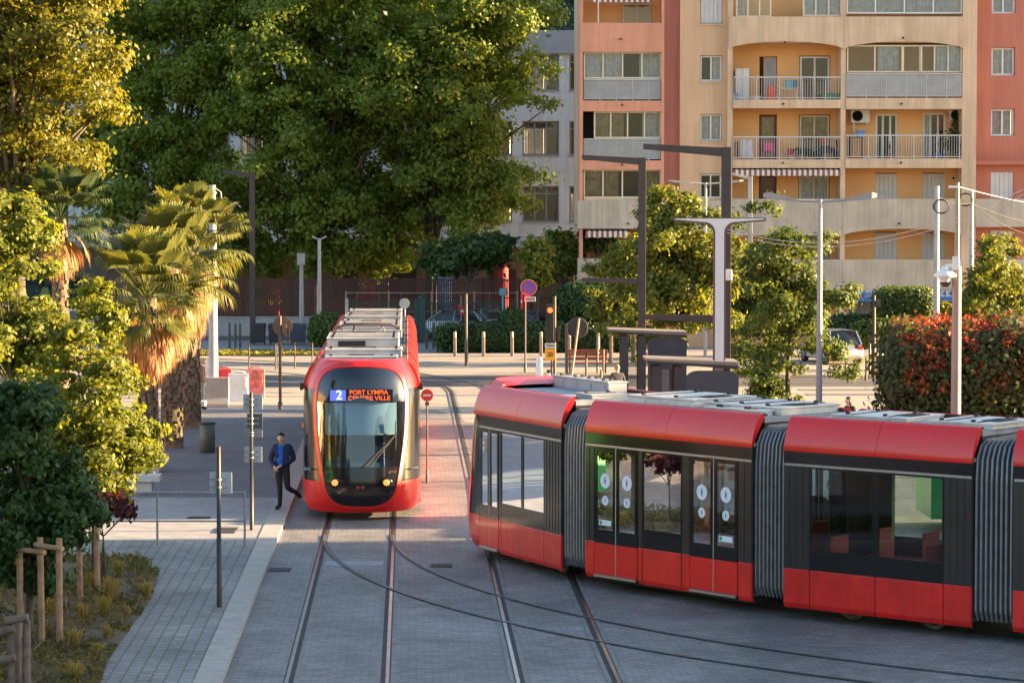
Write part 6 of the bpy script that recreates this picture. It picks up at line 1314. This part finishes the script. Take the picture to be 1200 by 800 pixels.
# tram shelters
def shelter(Y, x0, xc, x1, zt, label, zpan):
    """x0 canopy left tip, xc canopy/panel start, x1 right end"""
    t = root('tram_shelter', label, 'tram shelter', ((xc+x1)/2, Y, 0), 'tram stop shelters'); m = MB()
    m.hexa([(x0,Y-.8,zt+.03),(x1,Y-.8,zt-.12),(x1,Y+.9,zt-.12),(x0,Y+.9,zt+.03),(x0,Y-.8,zt+.10),(x1,Y-.8,zt),(x1,Y+.9,zt),(x0,Y+.9,zt+.10)]); m.build('canopy', P('canopy_top', (.20,.175,.15), .7, var=.15, scale=1.2), t, bevel=.01)
    m = MB(); m.hexa([(x0+.05,Y-.75,zt-.02),(x1,Y-.75,zt-.22),(x1,Y+.85,zt-.22),(x0+.05,Y+.85,zt-.02),(x0+.05,Y-.75,zt+.028),(x1,Y-.75,zt-.122),(x1,Y+.85,zt-.122),(x0+.05,Y+.85,zt+.028)]); m.build('canopy_edge', m_char, t)
    for x in (xc-.62, xc): 
        for y in (Y-.6, Y+.7): m = MB(); m.b(x-.13,x+.13,y-.06,y+.06,0,zt-.14); m.build('post', m_char, t)
    r = .35; pr = [(x1-.02,.35),(xc+.2,.35),(xc+.2,zpan-r*.3)]+[(xc+.2+r*(1-math.cos(a)), zpan-r*.6+r*.6*math.sin(a)) for a in [PI/2*i/6 for i in range(1,7)]]+[(x1-r+r*math.sin(a), zpan-r*.6+r*.6*math.cos(a)) for a in [PI/2*i/6 for i in range(0,7)]]
    m = MB(); m.prism([(a, Y-.72, z) for a, z in pr], (0,.16,0)); m.build('back_panel', P('panel_blue_black', (.028,.034,.055), .3, var=.1, coat=.3), t, bevel=.015)
    m = MB(); m.b(xc-.6,xc+.0,Y+.66,Y+.68,.3,zt-.3); m.build('glass_side', m_bg, t); m = MB(); m.b(xc-.5,x1-.3,Y+.1,Y+.5,.42,.47); m.build('seat', m_galv, t)
shelter(96, xf(712,96), xf(752,96), xf(804,96), 2.62, 'far tram shelter with a tan roof and dark rounded back panel', 2.42)
shelter(77.5, xf(755,77.5), xf(795,77.5), xf(864,77.5), 2.62, 'near tram shelter with a dark blue back panel behind the T-shaped lamp', 2.36)
b = G(618, 443); 
# hoop of the white gate frames behind the red hedge
for i, (xa, xb, pt, l) in enumerate(((1137,1172,384,'white metal hoop barrier behind the red hedge, left one'),(1172,1206,380,'white metal hoop barrier behind the red hedge at the right edge'))):
    Y = 108; a, b_ = xf(xa,Y), xf(xb,Y); z = AT(600,pt,Y).z; m = MB(); m.tube([(a,Y,0),(a,Y,z),(b_,Y,z+.05),(b_,Y,0)], .045, 8); m.tube([(a,Y,z*.6),(b_,Y,z*.6)], .03, 8); T(m.build('hoop_barrier', m_white, at=(a,Y,0)), l, 'barrier', 'white hoop barriers')
pole('brown_post', 1025, 111, AT(600,346,111).z, .08, m_brown, 'brown post with a small side box left of the clipped boxy bush', 'post', lambda m,X,Y,z: m.b(X+.08,X+.26,Y-.1,Y+.1,z-.45,z-.2))
# ---------------------------------------------------------------- vehicles
m_tyre = P('tyre', (.02,.02,.02), .85, var=.2); m_rim = P('wheel_rim', (.35,.35,.36), .35, .8, var=.1); m_cglass = P('car_glass', (.02,.025,.03), .06, var=0, coat=.5); m_tail = P('tail_lamp', (.6,.02,.02), .25, var=0, emit=(1,.03,.02), es=.03); m_headl = P('head_lamp', (.6,.62,.65), .15, var=0)
def car(label, x, y, rz, col, L=4.1, h=1.5, name='parked_car'):
    t = root(name, label, 'car', (x,y,0)); t.rotation_euler = (0,0,rz); ORG[t.name] = Vector((0,0,0)); paint = P('car_paint_%d%d%d' % tuple(int(c*99) for c in col), col, .25, .1, var=.03, coat=1.0)
    prof = [(-.5,.45,.62,.70),(-.485,.30,.80,.80),(-.42,.24,.90,.86),(-.3,.22,.94,.88),(0,.22,.96,.89),(.2,.22,.95,.89),(.33,.24,.90,.87),(.45,.28,.80,.82),(.495,.36,.66,.70)]
    m = MB(); rows = []
    for s, z0, z1, w in prof:
        X = s*L; rows.append([(X,-w*.92,z0),(X,-w,z0+.12),(X,-w*1.0,z0+.3),(X,-w*.97,z1-.06),(X,-w*.88,z1),(X,0,z1+.03),(X,w*.88,z1),(X,w*.97,z1-.06),(X,w,z0+.3),(X,w,z0+.12),(X,w*.92,z0),(X,0,z0),(X,-w*.92,z0)])
    m.grid(rows, 0, True); m.poly(rows[0]); m.poly(rows[-1][::-1]); m.build('body', paint, t)
    gh = [(-.46,.90,.91,.74,.7),(-.36,.92,h-.06,.78,.62),(-.1,.94,h,.80,.64),(.08,.95,h-.03,.79,.62),(.26,.94,.955,.76,.7)]; m = MB(); rows = []
    for s, z0, z1, w0, w1 in gh: X = s*L; rows.append([(X,-w0,z0),(X,-(w0+w1)/2-.02,(z0+z1)/2),(X,-w1,z1-.02),(X,0,z1+.015),(X,w1,z1-.02),(X,(w0+w1)/2+.02,(z0+z1)/2),(X,w0,z0)])
    m.grid(rows, 0, True); m.build('window', m_cglass, t)
    m = MB(); m.grid([[(s*L,-w1*.98,z1),(s*L,0,z1+.035),(s*L,w1*.98,z1)] for s,_,z1,_,w1 in gh[1:4]], 0, True); 
    for sg in (-1,1):
        for (sa, ia, sb, ib) in ((gh[0][0],0,gh[1][0],1),(gh[4][0],4,gh[3][0],3)): A, B = gh[ia], gh[ib]; m.tube([(sa*L,sg*A[3],A[1]),(sb*L,sg*B[4],B[2])], .035, 6)
        m.tube([(-.1*L,sg*.81,.94),(-.1*L,sg*.66,h-.02)], .04, 6)
    m.build('roof', paint, t)
    for s in (-.32,.31):
        for sg in (-1,1):
            m = MB(); m.lathe([(.22,-.1),(.31,-.09),(.315,.08),(.22,.1)], (s*L,sg*.80,.315), 22, axis='y'); wh = m.build('wheel', m_tyre, t); m = MB(); m.lathe([(.21,.06*sg),(.19,.09*sg),(.05,.075*sg),(0,.09*sg)], (s*L,sg*.82,.315), 18, axis='y'); m.build('rim', m_rim, wh)
            m = MB(); m.lathe([(.36,0),(.36,.02*sg)], (s*L,sg*.872,.33), 20, axis='y'); m.build('wheel_arch', m_tyre, t) if False else None
    for sg in (-1,1):
        m = MB(); m.box((-.487*L,sg*.62,.76),(.12,.24,.16)); m.build('tail_light', m_tail, t, bevel=.02); m = MB(); m.box((.478*L,sg*.6,.66),(.14,.3,.12)); m.build('headlight', m_headl, t, bevel=.02); m = MB(); m.box((.16*L,sg*.93,1.0),(.1,.16,.12)); m.build('wing_mirror', paint, t, bevel=.02)
    m = MB(); m.box((-.502*L,0,.55),(.02,.5,.11)); m.build('number_plate', m_signw, t); return t
car('white parked car behind the left part of the green gate', xf(527,145), 145, R_(168), (.62,.63,.65))
car('pale grey parked car behind the right part of the green gate', xf(571,147), 147.5, R_(8), (.42,.45,.48))
car('dark parked car between the two pale cars behind the gate', xf(548,143), 151, R_(172), (.03,.035,.04), 4.2, 1.55)
car('blue parked car behind the hedge under the pale blue box', xf(607,147), 145.5, R_(176), (.08,.14,.22))
car('white car seen from behind at the right between the young trees', xf(975,122), 122, R_(105), (.72,.66,.60), 3.9, 1.55, 'car')
# vans added outside the frame to be mirrored in the tram windows
def van(label, x, y, rz, col, h=2.5, L=5.4):
    t = root('delivery_van', label, 'van', (x,y,0)); t.rotation_euler = (0,0,rz); ORG[t.name] = Vector((0,0,0)); m = MB()
    side_ = [(-L/2,.3),(L/2-.15,.3),(L/2,.5),(L/2-.05,1.05),(L/2-.9,1.25),(L/2-1.55,h-.12),(L/2-1.9,h),(-L/2+.1,h),(-L/2,h-.2)]
    m.prism([(a,-.98,b) for a,b in side_], (0,1.96,0)); m.build('body', P('van_paint_%d' % int(col[1]*99), col, .3, var=.03, coat=.6), t, bevel=.04); m = MB()
    for y_ in (-.985,.97): m.prism([(L/2-1.0,y_,1.28),(L/2-1.55,y_,h-.25),(L/2-2.3,y_,h-.25),(L/2-2.3,y_,1.28)], (0,.015,0))
    m.build('window', m_cglass, t)
    for s_ in (-.3,.32):
        for sg in (-1,1): m = MB(); m.lathe([(.24,-.1),(.33,-.09),(.33,.09),(.2,.1),(0,.06)], (s_*L,sg*.92,.33), 20, axis='y'); m.build('wheel', m_tyre, t)
van('green delivery van added outside the frame on the left for reflections', -13.6, 54.0, R_(92), (.03,.26,.07)); van('white delivery van added outside the frame on the left for reflections', -12.6, 42.5, R_(91), (.6,.6,.6)); van('blue delivery van added outside the frame on the left for reflections', -13.0, 34.5, R_(90), (.05,.13,.33))
van('green delivery van added behind the right tram, seen through its windows', 11.7, 59, R_(1), (.04,.34,.08), 2.1); van('white delivery van added behind the right tram beside the green one to brighten its windows', 5.1, 60.5, R_(181), (.62,.64,.66), 2.15)  # added vans behind the tram; the white one brightens the view through its glass
# parked scooter
def moto(x, y, rz, label):
    t = root('scooter', label, 'scooter', (x,y,0)); t.rotation_euler = (0,0,rz); ORG[t.name] = Vector((0,0,0))
    for s in (-.62,.62): m = MB(); m.lathe([(.15,-.05),(.25,-.045),(.25,.045),(.15,.05)], (s,0,.25), 20, axis='y'); w_ = m.build('wheel', m_tyre, t); m = MB(); m.lathe([(.14,-.02),(.14,.02),(0,.03)], (s,0,.25), 14, axis='y'); m.build('rim', m_rim, w_)
    wp = P('scooter_white', (.70,.70,.72), .3, var=.03, coat=.6); m = MB(); m.tube([(-.80,0,.62),(-.45,0,.62),(-.1,0,.38),(.25,0,.32),(.45,0,.5),(.52,0,.95)], [.10,.20,.13,.13,.17,.10], 12); m.tube([(.62,0,.25),(.54,0,.9)], .04); m.tube([(.35,0,.5),(.75,0,.52)], [.12,.10], 10); m.build('body', wp, t)
    m = MB(); m.tube([(-.85,0,.80),(-.4,0,.82),(-.15,0,.74)], [.10,.15,.09], 10); m.build('seat', m_hood, t); m = MB(); m.tube([(.48,-.33,1.02),(.52,0,.98),(.48,.33,1.02)], .022); m.b(.56,.60,-.2,.2,1.0,1.4); m.build('handlebar', m_hood, t); m = MB(); m.lathe([(.09,0),(.08,.05),(0,.08)], (.58,0,.9), 14, axis='x'); m.build('headlight', m_headl, t)
moto(xf(1031,116), 116, R_(250), 'white parked scooter beside the red hedge')
# ---------------------------------------------------------------- people
m_skin = P('skin', (.72,.44,.32), .6, var=.08, scale=9); m_hair = P('dark_hair', (.018,.013,.010), .7, var=.2)
def person(label, o, J, cl, rz=0.0, s=1.0, hairc=None, longhair=False, shirt=None):
    """J: joints; cl: dict jacket, trousers, shoes -> material"""
    t = root('person', label, 'person', o); ORG[t.name] = Vector((0,0,0)); t.rotation_euler = (0,0,rz); t.scale = (s,s,s)
    names = list(J); V = [Vector(J[n][0]) for n in names]; rad = [J[n][1] for n in names]; par = [J[n][2] for n in names]; E = [(names.index(p), i) for i, p in enumerate(par) if p]; reg = [J[n][3] for n in names]
    # fingers: five bent chains from each palm
    for hn in ('hand_a','hand_b'):
        i = names.index(hn); w_ = V[names.index(par[i])]; d = (V[i]-w_).normalized(); sd = d.cross(Vector((0,0,1)))
        sd = sd.normalized() if sd.length > .1 else Vector((1,0,0)); up = sd.cross(d)
        for k, (off, ln_) in enumerate(((-.030,.055),(-.010,.068),(.011,.064),(.030,.05))):
            a = len(V); V += [V[i]+d*.045+sd*off, V[i]+d*(.045+ln_*.55)+sd*off*1.1-up*.01, V[i]+d*(.04+ln_)+sd*off*1.1-up*.035]; rad += [.010,.009,.008]; reg += ['skin']*3; E += [(i,a),(a,a+1),(a+1,a+2)]
        a = len(V); sgn = 1 if hn == 'hand_b' else -1; V += [V[i]+sd*.035*sgn+d*.01, V[i]+sd*.055*sgn+d*.045-up*.015]; rad += [.012,.010]; reg += ['skin']*2; E += [(i,a),(a,a+1)]
    me = bpy.data.meshes.new('body'); me.from_pydata([tuple(v) for v in V], E, []); ob = bpy.data.objects.new('tmp', me); COL.objects.link(ob)
    ob.modifiers.new('s','SKIN'); sv = me.skin_vertices[0].data
    for i, r in enumerate(rad): sv[i].radius = (r, r) if not isinstance(r, tuple) else r
    sv[0].use_root = True; sb = ob.modifiers.new('d','SUBSURF'); sb.levels = 2; sb.render_levels = 2; bpy.context.view_layer.update()
    dg = bpy.context.evaluated_depsgraph_get(); em = bpy.data.meshes.new_from_object(ob.evaluated_get(dg)); vs = [v.co.copy() for v in em.vertices]; ns = [v.normal.copy() for v in em.vertices]; fs = [tuple(p.vertices) for p in em.polygons]
    bpy.data.objects.remove(ob); bpy.data.meshes.remove(em)
    m = MB(); m.add(vs, fs, 0, True)
    hd = Vector(J['head'][0]); f = Vector(J['face'][0]).normalized(); sd = Vector((-f.y,f.x,0)).normalized(); up = sd.cross(f)*-1
    if up.z < 0: up = -up
    n0 = len(m.v); rows = []
    for i in range(15):
        th = PI*i/14; row = []
        for k in range(21):
            ph = 2*PI*k/20; a = math.sin(th)*math.cos(ph); b = math.sin(th)*math.sin(ph); c = math.cos(th); fr = .098+(.012 if c < -.2 and a > 0 else 0)
            nose = .022*math.exp(-((b/.16)**2+((c+.08)/.22)**2)) if a > 0 else 0; eye = -.008*math.exp(-(((abs(b)-.36)/.16)**2+((c-.10)/.13)**2)) if a > 0 else 0
            row.append(hd+f*(a*fr+nose+eye)+sd*(b*.076*(1-.16*max(0,-c)))+up*(c*.118))
        rows.append(row)
    m.grid(rows, 0, True)
    for sg in (-1,1):
        e = hd+sd*sg*.078-up*.005; m.grid([[e+sd*sg*(.002+.014*math.sin(PI*i/5))+f*(.022*math.cos(2*PI*k/8))+up*(.032*math.sin(2*PI*k/8))*(1-i/6) for k in range(9)] for i in range(6)], 0, True)
        m.lathe([(.010,0),(.008,.004),(0,.006)], hd+f*.088+sd*sg*.030+up*.012, 8, 1, 'y')
    m.poly([hd+f*.100+sd*x-up*z for x, z in ((-.022,.055),(.022,.055),(.015,.064),(-.015,.064))], 2)
    m.build('body', [cl.get('skin', m_skin), m_hood, P('lips', (.35,.12,.10), .5, var=0)], t)
    h = MB(); rows = []
    for i in range(9):
        th = PI*(.62 if not longhair else .8)*i/8; row = []
        for k in range(21):
            ph = 2*PI*k/20; a = math.sin(th)*math.cos(ph); b = math.sin(th)*math.sin(ph); c = math.cos(th)
            if a > .1 and c < .60: c = .60+.1*(c-.60); a = min(a, .74)
            row.append(hd+f*(a*.108-.006)+sd*(b*.087)+up*(c*.123+.002)-(up*.12 if longhair and i > 6 and a < .3 else Vector()))
        rows.append(row)
    h.grid(rows, 0, True); h.build('hair', hairc or m_hair, t)
    segs = [(names.index(p), i) for i, p in enumerate(par) if p]
    def region(p):
        best = 9; rg = 'skin'
        for a, b in segs:
            A, B = V[a], V[b]; d = B-A; u = max(0, min(1, (p-A).dot(d)/max(d.length_squared, 1e-6))); q = (p-A-d*u).length
            if q < best: best = q; rg = reg[b]
        return rg
    vr = [region(p) for p in vs]
    for kind, off in (('trousers',.008),('shoe_a',.014),('shoe_b',.014),('jacket',.018)):
        ck = 'shoes' if kind[:4] == 'shoe' else kind
        if ck not in cl: continue
        keep = [fc for fc in fs if sum(vr[i] == kind for i in fc) >= 2]; used = sorted(set(i for fc in keep for i in fc)); mp = {i: k for k, i in enumerate(used)}
        m = MB(); m.add([vs[i]+ns[i]*off for i in used], [tuple(mp[i] for i in fc) for fc in keep], 0, True)
        if kind == 'jacket' and shirt:
            for k, fc in enumerate(m.f):
                c = sum((Vector(m.v[i]) for i in fc), Vector())/len(fc); n_ = (Vector(m.v[fc[1]])-Vector(m.v[fc[0]])).cross(Vector(m.v[fc[2]])-Vector(m.v[fc[0]]))
                if abs(c.x+.03) < .055+.02*(c.z-1.2) and c.y < -.05 and 1.0 < c.z < 1.5 and n_.y < 0: m.m[k] = 1
        m.build(kind.split('_')[0], [cl[ck], shirt or cl[ck]], t)
    return t
def pose(lk, la, lt, rk, ra, rt, ea, ha, eb, hb, face=(0,-1,-.1), head=(-.01,-.06,1.645)):
    return {'pelvis': ((0,0,.96),(.15,.11),None,'trousers'), 'waist': ((0,-.01,1.12),(.145,.105),'pelvis','jacket'), 'chest': ((0,-.02,1.34),(.165,.115),'waist','jacket'), 'neckb': ((0,-.02,1.47),(.07,.065),'chest','jacket'), 'neck': ((head[0]*.6,head[1]*.6,1.53),.05,'neckb','skin'), 'head': (head,.06,'neck','skin'),
        'sho_a': ((-.17,-.01,1.43),.062,'chest','jacket'), 'elb_a': (ea,.047,'sho_a','jacket'), 'wri_a': (tuple(Vector(ea).lerp(Vector(ha),.85)),.032,'elb_a','jacket'), 'hand_a': (ha,(.040,.022),'wri_a','skin'),
        'sho_b': ((.17,-.01,1.43),.062,'chest','jacket'), 'elb_b': (eb,.047,'sho_b','jacket'), 'wri_b': (tuple(Vector(eb).lerp(Vector(hb),.85)),.032,'elb_b','jacket'), 'hand_b': (hb,(.040,.022),'wri_b','skin'),
        'hip_a': ((-.09,0,.90),.095,'pelvis','trousers'), 'kne_a': (lk,.062,'hip_a','trousers'), 'ank_a': (la,.042,'kne_a','trousers'), 'toe_a': (lt,.038,'ank_a','shoe_a'),
        'hip_b': ((.09,0,.90),.095,'pelvis','trousers'), 'kne_b': (rk,.062,'hip_b','trousers'), 'ank_b': (ra,.042,'kne_b','trousers'), 'toe_b': (rt,.038,'ank_b','shoe_b'), 'face': (face,0,None,'skin')}
def clean(J): return {k: v for k, v in J.items()}
_pp = person
def person(label, o, J, cl, **k):
    face = J['face']; J2 = {a: b for a, b in J.items() if a != 'face'}
    class D(dict): pass
    JJ = D(J2); JJ_face = face
    full = dict(J2); return _pp2(label, o, full, face, cl, **k)
def _pp2(label, o, J, face, cl, **k):
    class W(dict):
        def __getitem__(s, q): return face if q == 'face' else dict.__getitem__(s, q)
    return _pp(label, o, W(J), cl, **k)
c_navy = P('navy_jacket', (.018,.03,.075), .85, var=.2, scale=9); c_dk = P('dark_trousers', (.022,.022,.026), .85, var=.2, scale=9); c_sh = P('black_shoe', (.012,.012,.012), .5, var=0); c_bl = P('blue_shirt', (.02,.12,.62), .8, var=.1)
q = G(331, 597, ZS)
person('walking man in a navy jacket and blue shirt stepping along the platform edge', (q.x, q.y, ZS+.01), pose((-.05,-.08,.50),(-.06,.0,.085),(-.13,-.15,.045),(.12,-.06,.50),(.30,.22,.36),(.40,.24,.25),(-.27,.03,1.15),(-.15,-.20,.97),(.27,.02,1.15),(-.05,-.24,1.0), (-.25,-1,-.2), (-.02,-.07,1.645)), {'jacket': c_navy, 'trousers': c_dk, 'shoes': c_sh}, shirt=c_bl)
stand = pose((-.09,-.02,.50),(-.10,.02,.085),(-.11,-.14,.045),(.09,-.02,.50),(.10,.02,.085),(.11,-.14,.045),(-.25,.03,1.15),(-.26,-.08,.92),(.25,.03,1.15),(.26,-.08,.92))
q = AT(724, 243, 90); person('person with light hair and dark clothes standing at the tram shelter', (q.x, 90, .01), stand, {'jacket': P('dark_coat', (.03,.03,.035), .85), 'trousers': c_dk, 'shoes': c_sh}, rz=R_(200), hairc=P('fair_hair', (.42,.24,.11), .7, var=.2))
q = AT(998, 243, 75.5); person('person with long dark hair and a black coat behind the right tram', (q.x, 75.5, .01), stand, {'jacket': c_dk, 'trousers': c_dk, 'shoes': c_sh}, rz=R_(300), longhair=True, s=.97)
q = G(237, 480, ZS); person('person in a tan brown jacket beside the concrete barrier and the palms', (q.x, q.y, ZS+.01), stand, {'jacket': P('tan_jacket', (.24,.13,.07), .85, var=.2), 'trousers': P('pale_trousers', (.32,.29,.27), .85), 'shoes': c_sh}, rz=R_(100), hairc=P('fair_hair', (.42,.24,.11)))
